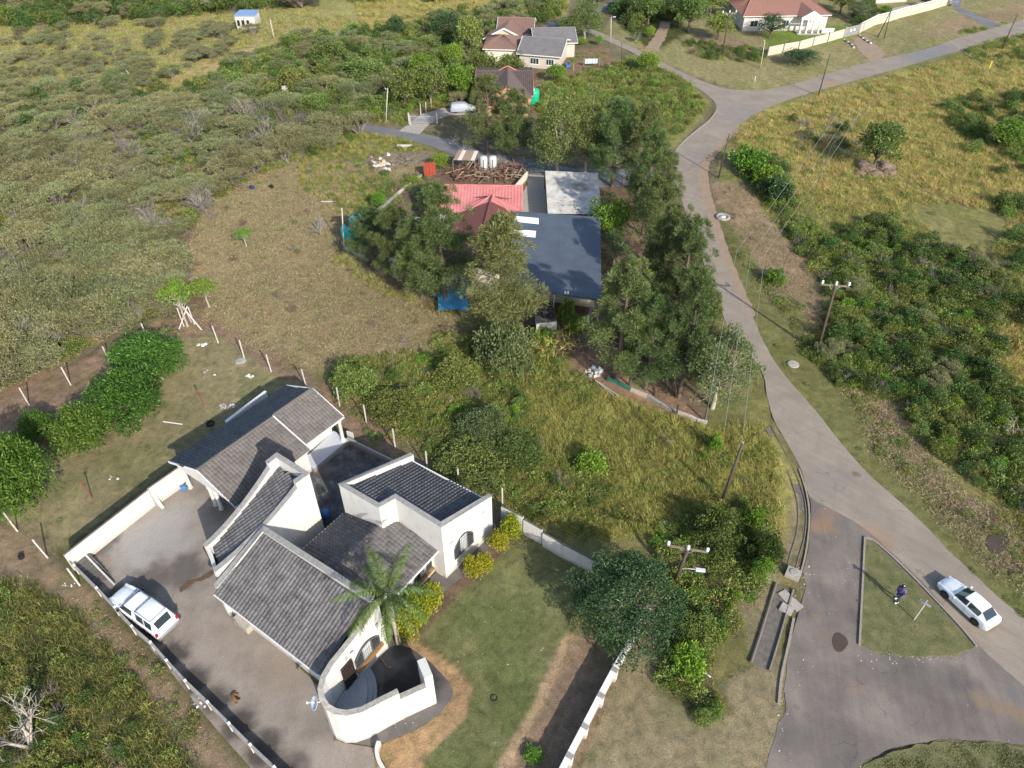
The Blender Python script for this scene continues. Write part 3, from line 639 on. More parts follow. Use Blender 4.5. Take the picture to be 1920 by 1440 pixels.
# stoep: rounded steps in front of the door, tiled landing
FT = plain('grey_floor_tile', (.36, .38, .41), .5, var=.15)
inn = offs(cw_, .27, False)
back = [Vector((inn[i][0], inn[i][1], 0)) for i in (11, 10, 9, 8, 7, 6, 5, 4, 3)]
arcs = [([(690, 1248), (701, 1264), (706, 1284), (706, 1305), (702, 1325)], .3), ([(684, 1253), (694, 1270), (698, 1290), (697, 1308), (693, 1328)], .6), ([(678, 1258), (686, 1275), (689, 1295), (687, 1312), (683, 1330)], .9)]
for arc, z_ in arcs:
    ring = [W(px, py, z_) for px, py in catmull(arc, 3)]+back
    mb = MB(); mb.prism([Vector((p.x, p.y, -.05)) for p in ring], [Vector((p.x, p.y, z_)) for p in ring]); mb.build('step', MATS['grey_floor_tile'], house)
RQ = np.array([[p.x, p.y] for p in ring]); cen = RQ.mean(0); a45 = R(54+45)
tme = MB(); tme.box((0, 0, 0), (.37, .37, .014)); t0_ = tme.build('floor_tile', MATS['grey_floor_tile'], house); tm_ = t0_.data; bpy.data.objects.remove(t0_)
for i in range(-9, 10):
    for j in range(-9, 10):
        q = cen+np.array([cos(a45), sin(a45)])*i*.385+np.array([-sin(a45), cos(a45)])*j*.385
        if sdist(RQ, q[:1], q[1:])[0] > .2:
            o = link('floor_tile', tm_, house, (q[0], q[1], .907)); o.rotation_euler = (0, 0, a45)
# ---- facade features: a small frame on the wall plane: s along U from corner, z up
def facade(p0, dirv, nrm):
    def f(s, z, o=0): return Vector((p0.x, p0.y, 0))+dirv*s+nrm*o+Vector((0, 0, z))
    return f
def arched_window(f, s0, s1, z0, z1, rise, parent, grid=True):
    """frame, three lights, bars; low at both ends, arched head"""
    n_ = 10; up = []
    for i in range(n_+1):
        t = i/n_; up.append((s0+(s1-s0)*t, z1+rise*(1-(2*t-1)**2)-rise*.0))
    outer = [(s0, z0), (s1, z0)]+list(reversed(up))
    mb = MB(); mb.prism([f(s, z, -.05) for s, z in outer], [f(s, z, .012) for s, z in outer]); w_ = mb.build('window', GLASSD, parent)
    fr = MB(); fr.bar(f(s0, z0, .03), f(s1, z0, .03), .07); fr.bar(f(s0, z0, .03), f(s0, z1, .03), .06); fr.bar(f(s1, z0, .03), f(s1, z1, .03), .06)
    for i in range(n_): fr.bar(f(*up[i], .03), f(*up[i+1], .03), .07)
    for t in (.3, .7):
        s = s0+(s1-s0)*t; zt = z1+rise*(1-(2*t-1)**2); fr.bar(f(s, z0, .03), f(s, zt, .03), .05)
    fo = fr.build('frame', BARS, w_)
    mb = MB(); m0 = s0+(s1-s0)*.33; m1 = s0+(s1-s0)*.67; mb.prism([f(m0, z0+.05, .013), f(m1, z0+.05, .013), f(m1, z1+rise*.75, .013), f(m0, z1+rise*.75, .013)], [f(m0, z0+.05, .018), f(m1, z0+.05, .018), f(m1, z1+rise*.75, .018), f(m0, z1+rise*.75, .018)]); mb.build('pane', CURT, w_)
    br = MB(); k = 0; s = s0+.12
    while s < s1-.05:
        t = (s-s0)/(s1-s0); br.bar(f(s, z0, .05), f(s, z1+rise*(1-(2*t-1)**2), .05), .018); s += .17
    for z in np.arange(z0+.25, z1+rise*.5, .33): br.bar(f(s0, z, .05), f(s1, z, .05), .018)
    br.build('burglar_bars', BARS, w_)
    return w_
def wall_lamp(f, s, z, parent):
    mb = MB(); c_ = f(s, z, .03); nv = (f(s, z, 1)-f(s, z, 0)); M = nv.to_track_quat('Z', 'Y').to_matrix()
    mb.lathe(c_, [(.16, -.03), (.17, .02), (.12, .05), (.05, .06)], 10, M); mb.build('wall_lamp', CREAM, parent)
cc = Vector((cw_[0][0], cw_[0][1], 0)); dn = Vector((cw_[5][0], cw_[5][1], 0)); dd = (cc-dn).normalized(); nn_ = Vector((dd.y, -dd.x, 0)); 
fg = facade(dn+nn_*.24, dd, nn_*1.0)
L_ = (cc-dn).length
arched_window(fg, L_-2.93, L_-.63, 1.75, 2.6, .75, house)
MB().bar(fg(L_-3.0, 1.55, .12), fg(L_-.5, 1.55, .12), .24, .2).build('flower_box', ORANGE, house)
dm = MB(); dm.prism([fg(L_-4.1, .9, -.03), fg(L_-3.1, .9, -.03), fg(L_-3.1, 3.4, -.03), fg(L_-4.1, 3.4, -.03)], [fg(L_-4.1, .9, .015), fg(L_-3.1, .9, .015), fg(L_-3.1, 3.4, .015), fg(L_-4.1, 3.4, .015)])
door = dm.build('door', plain('dark_wood_door', (.06, .04, .03), .5), house)
dg = MB()
for k in range(9): dg.bar(fg(L_-4.08+k*.12, .92, .05), fg(L_-4.08+k*.12, 3.4, .05), .02)
for k in range(7): dg.bar(fg(L_-4.1, 1.0+k*.38, .05), fg(L_-3.1, 1.0+k*.38, .05), .02)
dg.build('security_gate', plain('black_iron', (.015, .015, .017), .45), door)
wall_lamp(fg, L_-2.97, 3.9, house)
for s in (L_-3.6, L_-.7): MB().bar(fg(s, 4.0, .03), fg(s+.25, 4.0, .03), .05, .08).build('vent', GREYW, house)
# box-shaped back step and water meter against the yard wall
MB().box(W(458, 1168, .35), (1.5, .7, .7), R(-36)).build('back_step', CONC, house)
rl = MB(); rp = W(442, 1165, 0)
for dxx in (0, .5): rl.bar(rp+V_*dxx-U*.2, rp+V_*dxx-U*.2+Vector((0, 0, .8)), .03)
rl.bar(rp-U*.2+Vector((0, 0, .8)), rp+V_*.5-U*.2+Vector((0, 0, .8)), .03); rl.build('hand_rail', TIMB, house)
# ---- tower wing
tN = W3(519, 850, 7.2); tE = W3(580, 888, 7.2); tL = W3(381.5, 1022, 4.35); tR = W3(404, 1072, 4.35)
dirA = (tN-tL); dirA.z = 0; dirB = tE-tR; dirB.z = 0
nL = tL+dirA*0; sA = Vector((tN.x, tN.y, 0)); sE = Vector((tE.x, tE.y, 0)); sL = Vector((tL.x, tL.y, 0)); sR = Vector((tR.x, tR.y, 0))
notch = .14
kA = sA.lerp(sL, notch); kB = sE.lerp(sR, notch)
wall('tower_head', [at(kB, 7.2), at(sE, 7.2), at(sA, 7.2), at(kA, 7.2)], .28, WHITE, house, cope=1)
def prof(t): return 6.65-(6.65-4.35)*(1-(1-t)**1.7)
m_ = 9
wall('tower_side', [at(kA.lerp(sL, i/m_)+(kA-sL).normalized()*(-.003 if i == 0 else 0), prof(i/m_)) for i in range(m_+1)], .28, WHITE, house, cope=1)
wall('tower_side', [at(sR.lerp(kB, i/m_)+(sR-kB).normalized()*(.003 if i == m_ else 0), prof(1-i/m_)) for i in range(m_+1)], .28, WHITE, house, cope=1)
inw = (sA-sL).normalized()
wall('tower_foot', [at(sL+V_*.283, 4.0), at(sR-V_*.283, 4.0)], .25, WHITE, house)
def zro(t): return 6.25-(6.25-3.75)*t
ia = sA.lerp(sL, .055)+V_*.3; ib = sE.lerp(sR, .055)-V_*.3; ic = sL.lerp(sA, .06)+V_*.3; id_ = sR.lerp(sE, .06)-V_*.3
tiled(house, Vector(at(ic, 3.75)), Vector(at(id_, 3.75)), Vector(at(ia, 6.1)), Vector(at(ib, 6.1)), CHARD)
# ---- back block
bW = W3(635, 908, 6.3); bS = W3(827, 988, 6.3); n1 = W3(710, 951.5, 6.3); n2 = W3(741, 934, 6.3); bN = W3(772, 853, 4.4); bE = W3(922, 933, 4.4)
wall('block_wall', [at(bN, 4.6), at(bW, 6.3), at(n1, 6.3), at(n2, 6.3), at(bS, 6.3), at(bE, 4.6)], .25, WHITE, house, cope=1)
wall('block_wall', [at(bE-V_*.3-U*.45, 3.75), at(bN+V_*.3-U*.45, 3.75)], .22, WHITE, house)
rW = W3(655, 913, 5.9); rN = W3(772, 866, 4.0); rE = W3(905, 936, 4.0); rS = W3(826, 981, 5.9)
def notin(p):
    q = np.array([[n1.x, n1.y], [n2.x, n2.y], [bS.x, bS.y], [bS.x-6*U.x, bS.y-6*U.y], [n1.x-6*U.x, n1.y-6*U.y]]); s = np.array([p.x]), np.array([p.y])
    return sdist(q, *s)[0] < -.3
tiled(house, rE, rN, rS, rW, CHARD, clip=notin, deck='roof_underlay') if False else None
# deck clipped by the notch
dk = MB(); ring = [rN, rE, rS+Vector((0, 0, 0)), n2+U*.3+Vector((0, 0, -.35)), n1+U*.3+V_*-.25+Vector((0, 0, -.35)), rW]
sl = (rW.z-rN.z)/((Vector((rW.x-rN.x, rW.y-rN.y, 0))).length)
def zplane(p):
    dlt = Vector((p.x-rN.x, p.y-rN.y, 0)).dot(-U); return rN.z+dlt*sl
ring = [Vector((p.x, p.y, zplane(p))) for p in ring]
dk.prism([p+Vector((0, 0, -.12)) for p in ring], [p+Vector((0, 0, -.01)) for p in ring]); dk.build('roof_deck', DKCONC, house)
def tile_field(parent, e0, X, wid, slopelen, zslope, mat, ok, w=.30, g=.36, name='roof_tile'):
    X = X.normalized(); up = Vector((-X.y, X.x, 0)); Y = (up+Vector((0, 0, zslope))).normalized(); N = X.cross(Y)
    T, Fq = tile_unit(w, g*1.16); M = np.array([list(X), list(Y), list(N)]); V = []; FF = []; k = 0; R_ = random.Random(9)
    for j in range(int(slopelen/g)):
        for i in range(int(wid/w)):
            p = e0+X*((i)*w)+Y*(j*g); q = p+X*w*.5+Y*g*.5
            if ok(q): V.append(T@M+np.array(p)+np.array(N)*R_.uniform(0, .006)); FF.append(Fq+k*18); k += 1
    o = link(name+'s', np_mesh(name+'s', np.concatenate(V), np.concatenate(FF), mat), parent); tag(o, kind='stuff')
rp_ = np.array([[p.x, p.y] for p in ring])
Xb = -V_; tile_field(house, Vector((bE.x, bE.y, zplane(bE)))+V_*.1+U*.12, -V_, 9.5, 8.0, sl, CHARD, lambda q: sdist(rp_, np.array([q.x]), np.array([q.y]))[0] > .0)
MB().bar(rN+U*.12+Vector((0, 0, -.06)), rE+U*.12+Vector((0, 0, -.06)), .09, .12).build('gutter', WHITEP, house)
fb = facade(Vector((bS.x, bS.y, 0)), Vector((bE.x-bS.x, bE.y-bS.y, 0)).normalized(), Vector((V_.x, V_.y, 0)))
arched_window(fb, 1.05, 3.15, 1.3, 2.45, .9, house)
wall_lamp(fb, 2.15, 4.1, house)
for s in (.7, 4.3): MB().bar(fb(s, 3.6, .03), fb(s+.3, 3.65, .03), .05, .08).build('vent', GREYW, house)
# ---- low gabled roof between hall and back block, with the front wall below it
ze, zr = 2.95, 3.9
p_ = W3(644, 964, ze); q_ = W3(569, 1030, ze); r1 = W3(728, 968, zr); r2 = W3(624, 1064, zr); s_ = W3(822, 1031, ze); t_ = W3(755, 1102, ze)
lowr = CHARD
tiled(house, Vector(q_)-U*.4, p_, Vector(r2)-U*.2, r1, CHARD, name='roof_tile', deck='roof_deck') if False else None
def slope(e0, e1, r0, r1, mat, nm='roof_tile'):
    """generic slope; eave left to right seen from below"""
    tiled(house, e0, e1, r0, r1, mat, name=nm)
slope(p_, Vector(q_)-U*1.2, r1, Vector(r2)-U*1.2, CHARD)
s2 = s_+U*.0; slope(Vector(t_)-U*.6, s2, Vector(r2)-U*.9, r1+U*.1, roofmat('porch_tiles', (.075, .07, .072), (.12, .112, .112), (.165, .155, .152)))
MB().bar(Vector(t_)-U*.6+V_*.06+Vector((0, 0, -.05)), s2+V_*.06+Vector((0, 0, -.05)), .09, .12).build('gutter', WHITEP, house)
MB().bar(Vector(p_)-V_*.06+Vector((0, 0, -.05)), Vector(q_)-U*1.2-V_*.06+Vector((0, 0, -.05)), .09, .12).build('gutter', WHITEP, house)
fw0 = Vector((s_.x, s_.y, 0))-V_*.5; fw1 = Vector((t_.x, t_.y, 0))-V_*.5-U*1.2
wall('wall', [at(fw1, 2.85), at(fw0, 2.85)], .22, WHITE, house)
bw0 = Vector((p_.x, p_.y, 0))+V_*.5; bw1 = Vector((q_.x, q_.y, 0))+V_*.5-U*1.0
wall('wall', [at(bw0, 2.85), at(bw1, 2.85)], .22, WHITE, house)
ff = facade(fw1, (fw0-fw1).normalized(), Vector((V_.x, V_.y, 0)))
Lf = (fw0-fw1).length
for s in (.35, Lf-2.3):
    arched_window(ff, s, s+1.9, .95, 2.3, .25, house)
    MB().bar(ff(s-.05, .82, .13), ff(s+1.95, .82, .13), .26, .2).build('flower_box', ORANGE, house)
MB().box(ff(Lf+.1, .12, .5), (.5, .5, .24), R(54)).box(ff(Lf+.1, .245, .5), (.36, .36, .02), R(54)).build('gully_box', CREAM, house)
# ------------------------------------------------------------------ garage and outbuilding
gar = empty('garage_block', (0, 0, 0), 'long white garage block with a grey-brown gabled tile roof behind the house', 'garage')
ze, zr = 3.05, 4.4
gA = W3(316, 866, ze); gFL = W3(538, 723, ze); gB = W3(368, 882, zr); gR = W3(586, 731, zr); gRE = W3(648, 780, ze); gRS = W3(584, 840, ze)
gC = W3(439, 949, ze); gM = W3(513, 781.5, zr)
gd = (gR-gB).normalized(); wv = Vector((gd.y, -gd.x, 0))
Lfar = (Vector((gRE.x, gRE.y, 0))-Vector((gRS.x, gRS.y, 0))).length
tiled(gar, gFL, gA, gR, gB, roofmat('shade_lifted_tiles', (.085, .082, .088), (.13, .125, .13), (.17, .165, .165)))  # slope turned from the sun: tile colour lightened to offset its shade
gE1 = gC; stepR = gB.lerp(gR, .635)
eS = gC+gd*((stepR-gB).length)
tiled(gar, gC, eS, gB, stepR, BROWNT)
lift = Vector((0, 0, .16)); rR = gR+gd*.0
far0 = eS-wv*.55+gd*.02; far1 = far0+gd*((gR-stepR).length)
tiled(gar, far0+lift, far1+lift, stepR+lift+gd*.02, gR+lift, BROWNT)
for (m, n_) in ((gB, gA), (gB, gC), (gR+lift, gFL), (gR+lift, far1+lift), (stepR+lift, eS+lift+wv*.15)):
    MB().bar(m+Vector((0, 0, -.02)), n_+Vector((0, 0, -.02)), .07, .2).build('barge_board', WHITEP, gar)
MB().tube([gB+Vector((0, 0, .06)), stepR+Vector((0, 0, .06)), stepR+lift+Vector((0, 0, .06)), gR+lift+Vector((0, 0, .06))], .11, 8).build('ridge_cap', BROWNT, gar)
MB().bar(far0+lift+wv*.05+Vector((0, 0, -.08)), far1+lift+wv*.05+Vector((0, 0, -.08)), .1, .13).build('gutter', WHITEP, gar)
def flat2(p): return Vector((p.x, p.y, 0))
# body walls: recessed front, gable above the columns
fA = flat2(gA)+gd*.35+wv*.4; fC = flat2(gC)+gd*.35-wv*.5; fB = flat2(gB)+gd*.35
rec = gd*1.6
zi = lambda z: z-.12
gm = MB(); gm.prism([Vector(at(fA, 2.3)), Vector(at(fC, 2.3)), Vector(at(fC, 2.95)), Vector(at(fB, 4.15)), Vector(at(fA, 2.95))], [Vector(at(q+gd*.2, z_)) for q, z_ in ((fA, 2.3), (fC, 2.3), (fC, 2.95), (fB, 4.15), (fA, 2.95))]); gm.build('gable', WHITE, gar)
wall('wall', [at(fA+rec, 2.95), at(fC+rec, 2.95)], .2, WHITE, gar)
wall('wall', [at(fC+rec, 2.9), at(flat2(eS)-wv*.5, 2.9), at(flat2(eS)-wv*.5-wv*1.6, 2.9), at(flat2(far1)-wv*1.6-gd*.4, 2.9)], .2, WHITE, gar)
wall('wall', [at(flat2(far1)-wv*1.6-gd*.4, 2.9), at(flat2(gFL)+wv*.4-gd*.4, 2.9), at(fA+rec, 2.9)], .2, WHITE, gar)
wl = (fC-fA).length
for s in (.5, wl*.52, wl*.62, wl-.2):
    q = fA+(fC-fA).normalized()*s+gd*.1; MB(q).lathe(q, [(.24, 0), (.24, .12), (.17, .2), (.16, 2.15), (.22, 2.2), (.22, 2.34)], 12).build('column', WHITE, None).parent = gar
for s in (.9, wl*.66):
    q = fA+rec+(fC-fA).normalized()*s; s2_ = q+(fC-fA).normalized()*2.4; gdx = MB()
    gdx.prism([q-gd*.03, s2_-gd*.03, s2_-gd*.03+Vector((0, 0, 2.1)), q-gd*.03+Vector((0, 0, 2.1))], [q+gd*.02, s2_+gd*.02, s2_+gd*.02+Vector((0, 0, 2.1)), q+gd*.02+Vector((0, 0, 2.1))]); g_ = gdx.build('garage_door', plain('grey_garage_door', (.16, .15, .14), .6), gar)
    for k in range(5): MB().bar(q-gd*.045+Vector((0, 0, .25+k*.42)), s2_-gd*.045+Vector((0, 0, .25+k*.42)), .03, .03).build('door_rib', MATS['grey_garage_door'], g_)
# far stoep with its column
st0 = flat2(eS)-wv*.15; st1 = flat2(far1)-wv*.15-gd*.2
mb = MB(); mb.prism([Vector(at(q, -.05)) for q in (st0, st1+wv*.4, st1-wv*1.5, st0-wv*1.5)], [Vector(at(q, .55)) for q in (st0, st1+wv*.4, st1-wv*1.5, st0-wv*1.5)]); mb.build('raised_floor', GREYW, gar)
mb = MB(); mb.prism([Vector(at(q, .552)) for q in (st0, st1+wv*.35, st1-wv*1.5, st0-wv*1.5)], [Vector(at(q, .58)) for q in (st0, st1+wv*.35, st1-wv*1.5, st0-wv*1.5)]); mb.build('floor_screed', plain('pale_grey_floor', (.50, .52, .56), .45, var=.08), gar)
q = st1-gd*.3+wv*.05; MB(q).lathe(q+Vector((0, 0, .58)), [(.24, 0), (.24, .12), (.16, .2), (.15, 2.2), (.2, 2.25), (.2, 2.4)], 12).build('column', WHITE, None).parent = gar
FLAT.append((np.array([L2(fA), L2(fC), L2(far1), L2(gFL)]), -.02)); FLAT.append((np.array([L2(al), L2(dl), L2(bE), L2(bN), L2(sA)]), -.02))
# low block retaining walls round the courtyard
rw = empty('courtyard_wall', (0, 0, 0), 'low unpainted block wall round the blackened back courtyard', 'wall')
wall('block_course', [at(W(652, 832), .75), at(W(700, 856), .72), at(W(760, 885), .7)], .18, GREYW, rw)
wall('pipe_cap', [at(W(652, 822), .9), at(W(663, 826), .9)], .12, WHITE, rw)
# ------------------------------------------------------------------ boundary walls of the plot
def px3(lst): 
    out = []
    for px, py, zz in lst: p = W(px, py, zz); out.append((p.x, p.y, zz))
    return out
yw = empty('yard_wall', (0, 0, 0), 'high white yard wall with dark coping and a buttress between lawn and concrete yard', 'wall')
ya = W(200, 1036, 0); 
wall('wall_panel', px3([(118, 1040, 1.9), (275, 918, 1.9)]), -.2, WALLW, yw, cope=1, copemat=DKCONC)
wall('wall_panel', px3([(276, 915, 2.1), (338, 872, 2.1)]), -.2, WALLW, yw, cope=1, copemat=DKCONC)
bt = W(276, 916, 2.0); b2 = bt+(-U*.0)+V_*.95
mbb = MB(); mbb.prism([Vector((bt.x, bt.y, 0)), Vector((b2.x, b2.y, 0)), Vector((bt.x, bt.y, 2.0))], [Vector((bt.x, bt.y, 0))+U*.25, Vector((b2.x, b2.y, 0))+U*.25, Vector((bt.x, bt.y, 2.0))+U*.25]); mbb.build('buttress', WALLW, yw)
bwl = empty('back_boundary_wall', (0, 0, 0), 'narrow white wall glimpsed behind the garage roof', 'wall')
wall('wall_panel', px3([(425, 792, 1.9), (500, 735, 1.9)]), .2, WHITE, bwl, cope=1, copemat=WHITEP)
# garden wall on the right: stepped panels with piers
gw = empty('garden_wall', (0, 0, 0), 'long white stepped garden wall with projecting piers, running down from under the big dark tree', 'wall')
gtop = [(q[0], q[1], 1.2) for q in ((1215, 1138), (1148, 1254), (1122, 1302), (1092, 1360), (1063, 1415), (1030, 1480), (1000, 1540))]
gp = px3(gtop)
for i in range(len(gp)-1):
    h_ = 1.2; a_ = Vector((gp[i][0], gp[i][1], 0)); b_ = Vector((gp[i+1][0], gp[i+1][1], 0)); d_ = (b_-a_).normalized()
    wall('wall_panel', [at(a_+d_*.003, h_), at(b_-d_*.003, h_)], .2, WHITE, gw, cope=1, copemat=WHITEP, zb=-.8)
    n_ = Vector((-d_.y, d_.x, 0)); mb = MB(b_); mb.box(b_+n_*.18+Vector((0, 0, .15)), (.30, .42, 2.2), math.atan2(d_.y, d_.x)); o = mb.build('pier', WHITE, None); o.parent = gw
    mb = MB(b_); mb.box(b_+n_*.18+Vector((0, 0, 1.28)), (.34, .46, .05), math.atan2(d_.y, d_.x)); o = mb.build('pier_cap', COPE, None); o.parent = gw
# white stepped wall at the back of the garden
gk = empty('back_garden_wall', (0, 0, 0), 'white stepped wall beside the yellow bushes, falling to the big dark tree', 'wall')
st = px3([(942, 948, 1.9), (982, 968, 1.9), (984, 973, 1.75), (1018, 992, 1.75), (1020, 998, 1.6), (1057, 1019, 1.6), (1140, 1062, 1.5)])
for i in (0, 2, 4, 5): wall('wall_panel', [st[i], st[i+1]], -.2, WHITE, gk, cope=1, copemat=DKCONC)
# curved kerb wall at the bottom of the garden
cwl = ribbon('curved_garden_edging', [tuple(W(px, py))[:2] for px, py in catmull([(712, 1396), (708, 1412), (712, 1432), (725, 1455), (745, 1490)], 5)], [(-.12, -.2), (-.12, .55), (.12, .55), (.12, -.2)], WALLW)
tag(cwl, 'low curved pale edging wall at the bottom of the orange soil bed', 'wall')
# slab-and-post wall along the yard on the track side
pre = empty('precast_fence', (0, 0, 0), 'leaning precast slab fence with white post tops along the yard and the parked pickup', 'fence')
pl = [(140, 1062), (182, 1104), (216, 1140), (248, 1176), (283, 1206), (313, 1240), (348, 1278), (390, 1318), (430, 1358), (470, 1398), (515, 1440), (560, 1484)]
pp = [W(px, py, .9) for px, py in pl]
for i, p in enumerate(pp):
    q = Vector((p.x, p.y, 0)); MB(q).box(q+Vector((0, 0, .5)), (.16, .16, 1.1), R(-44)).build('post', CONCP, None).parent = pre
    MB(q).box(q+Vector((0, 0, 1.09)), (.17, .17, .06), R(-44)).build('post_top', WHITEP, None).parent = pre
    if i < len(pp)-1:
        q2 = Vector((pp[i+1].x, pp[i+1].y, 0)); dq = (q2-q).normalized()
        for k in range(3): MB(q).bar(q+dq*.09+Vector((0, 0, .18+k*.30)), q2-dq*.09+Vector((0, 0, .18+k*.30)), .05, .285).build('slab', GREYW if (i+k) % 2 else CONC, None).parent = pre
        MB(q).bar(q+dq*.09+Vector((0, 0, .96)), q2-dq*.09+Vector((0, 0, .96)), .16, .05).build('top_slab', COPE, None).parent = pre
# outside steps down along the yard
stp = empty('yard_steps', (0, 0, 0), 'dark stained flight of concrete steps with a white side kerb left of the pickup', 'steps')
s0 = W(150, 1048, .3); s1 = W(210, 1108, .1); dirs = (Vector((s1.x-s0.x, s1.y-s0.y, 0))).normalized()
for k in range(8):
    c_ = Vector((s0.x, s0.y, 0))+dirs*(k*.42); h_ = .62-.07*k
    MB(c_).box(c_+Vector((0, 0, h_/2)), (.41, 1.35, h_), math.atan2(dirs.y, dirs.x)).build('step', DKCONC, None).parent = stp
k0 = W(152, 1032, .6); k1 = W(214, 1096, .3); MB().bar(k0, k1, .12, .12).build('side_kerb', WALLW, stp)
# ------------------------------------------------------------------ other houses
def v3(p, z): return Vector((p[0], p[1], z))
def rib_sheet(name, c0, c1, c3, c2, n, mat, parent, along=True, amp=.04, th=.02):
    """corrugated sheet between corners c0-c1 (bottom) and c3-c2 (top); ribs run bottom to top"""
    c0, c1, c2, c3 = map(Vector, (c0, c1, c2, c3)); N = (c1-c0).cross(c3-c0).normalized(); N = N if N.z > 0 else -N
    vs = []; m = n*2
    for i in range(m+1):
        t = i/m; o = N*(amp if i % 2 else 0); vs += [c0.lerp(c1, t)+o, c3.lerp(c2, t)+o, c0.lerp(c1, t)+o-N*th, c3.lerp(c2, t)+o-N*th]
    fs = []
    for i in range(m): a = i*4; b = a+4; fs += [(a, b, b+1, a+1), (a+2, a+3, b+3, b+2), (a, a+2, b+2, b), (a+1, b+1, b+3, a+3)]
    mb = MB(); mb.add(vs, fs); return mb.build(name, mat, parent)
def window(f, s0, s1, z0, z1, parent, panes=2, fm=None):
    mb = MB(); mb.prism([f(s0, z0, -.04), f(s1, z0, -.04), f(s1, z1, -.04), f(s0, z1, -.04)], [f(s0, z0, .012), f(s1, z0, .012), f(s1, z1, .012), f(s0, z1, .012)]); w_ = mb.build('window', GLASSD, parent)
    fr = MB()
    for a_, b_ in (((s0, z0), (s1, z0)), ((s1, z0), (s1, z1)), ((s1, z1), (s0, z1)), ((s0, z1), (s0, z0))): fr.bar(f(*a_, .03), f(*b_, .03), .07)
    for k in range(1, panes): s = s0+(s1-s0)*k/panes; fr.bar(f(s, z0, .03), f(s, z1, .03), .05)
    fr.build('frame', fm or WHITEP, w_); MB().bar(f(s0-.08, z0-.06, .07), f(s1+.08, z0-.06, .07), .12, .07).build('sill', WHITEP, w_)
    return w_
def gable_house(name, label, p00, p10, p01, ze, zr, roof, wallm, trim=WHITEP, ov=.5, hip=0, ribs=.35, parent=None, wins=(), cat='house', zb=-.2):
    """p00-p10 = near long side seen from the camera (left to right), p01 = far left corner; ridge parallel to the long side"""
    root = parent or empty(name, (p00.x, p00.y, 0), label, cat)
    A = Vector((p00.x, p00.y, 0)); B = Vector((p10.x, p10.y, 0)); D = Vector((p01.x, p01.y, 0)); X = (B-A); L = X.length; X.normalize(); Y = Vector((-X.y, X.x, 0)); Dp = (D-A).dot(Y)
    if Dp < 0: Y = -Y; Dp = -Dp
    q = lambda s, t, z: A+X*s+Y*t+Vector((0, 0, z))
    def pc(nm, mb, m): o = mb.build(nm, m, None); o.parent = root; o.location = mb.o-root.location; return o
    base = MB(A); i = ov
    base.prism([q(i, i, zb), q(L-i, i, zb), q(L-i, Dp-i, zb), q(i, Dp-i, zb)], [q(i, i, ze-.05), q(L-i, i, ze-.05), q(L-i, Dp-i, ze-.05), q(i, Dp-i, ze-.05)]); pc('wall', base, wallm)
    if not hip:
        for s in (i, L-i-.2):
            g_ = MB(A); zr2 = ze+(zr-ze)*(1-2*i/Dp)-.02
            g_.prism([q(s, i, ze-.04), q(s, Dp-i, ze-.04), q(s, Dp/2, zr-.12)], [q(s+.2, i, ze-.04), q(s+.2, Dp-i, ze-.04), q(s+.2, Dp/2, zr-.12)]); pc('gable', g_, wallm)
    h = hip
    def slope_(c0, c1, c2, c3, nm='roof_slope'):
        n = max(3, int((c1-c0).length/ribs)); o = rib_sheet(nm, c0, c1, c3, c2, n, roof, None, amp=.05); o.parent = root; o.location = -root.location
    slope_(q(0, 0, ze), q(L, 0, ze), q(L-h, Dp/2, zr), q(h, Dp/2, zr)); slope_(q(L, Dp, ze), q(0, Dp, ze), q(h, Dp/2, zr), q(L-h, Dp/2, zr))
    if hip:
        slope_(q(L, 0, ze), q(L, Dp, ze), q(L-h, Dp/2, zr+.001), q(L-h, Dp/2-.01, zr)); slope_(q(0, Dp, ze), q(0, 0, ze), q(h, Dp/2-.01, zr), q(h, Dp/2, zr+.001))
        cap = MB(A)
        for a_, b_ in ((q(h, Dp/2, zr+.06), q(L-h, Dp/2, zr+.06)), (q(h, Dp/2, zr+.06), q(0, 0, ze+.06)), (q(h, Dp/2, zr+.06), q(0, Dp, ze+.06)), (q(L-h, Dp/2, zr+.06), q(L, 0, ze+.06)), (q(L-h, Dp/2, zr+.06), q(L, Dp, ze+.06))): cap.tube([a_, b_], .1, 6)
        pc('ridge_cap', cap, roof)
    else:
        cap = MB(A); cap.tube([q(0, Dp/2, zr+.05), q(L, Dp/2, zr+.05)], .11, 6); pc('ridge_cap', cap, roof)
        for s in (0, L):
            bb = MB(A); bb.bar(q(s, 0, ze), q(s, Dp/2, zr), .06, .22).bar(q(s, Dp, ze), q(s, Dp/2, zr), .06, .22); pc('barge_board', bb, trim)
    gt = MB(A); gt.bar(q(0, -.06, ze-.06), q(L, -.06, ze-.06), .1, .13); pc('gutter', gt, trim)
    f = lambda s, z, o=0: q(s, i-o, z)-root.location
    for (s0, s1, z0, z1, pn) in wins: window(f, s0, s1, z0, z1, root, pn)
    FLAT.append((np.array([[*q(s, t, 0)[:2]] for s, t in ((0, 0), (L, 0), (L, Dp), (0, Dp))]), -.02))
    return root, q, f, L, Dp
PINKR = roofmat('pink_painted_roof', (.46, .15, .145), (.56, .21, .20), (.60, .30, .28), .6)
REDR = roofmat('dark_red_roof', (.145, .052, .042), (.19, .072, .058), (.15, .075, .062), .7)
BRNR = roofmat('brown_tile_roof', (.17, .10, .08), (.23, .14, .11), (.20, .15, .13))
DKBR = roofmat('dark_brown_tile_roof', (.085, .062, .058), (.12, .09, .082), (.15, .12, .11))
GRYR = roofmat('grey_tile_roof', (.13, .125, .125), (.18, .17, .17), (.22, .21, .21))
REDB = roofmat('red_brown_tile_roof', (.24, .115, .085), (.31, .16, .12), (.27, .17, .14))
SLBLUE = plain('slate_blue_sheeting', (.085, .104, .135), .5, var=.3, scale=.5, spec=.4)
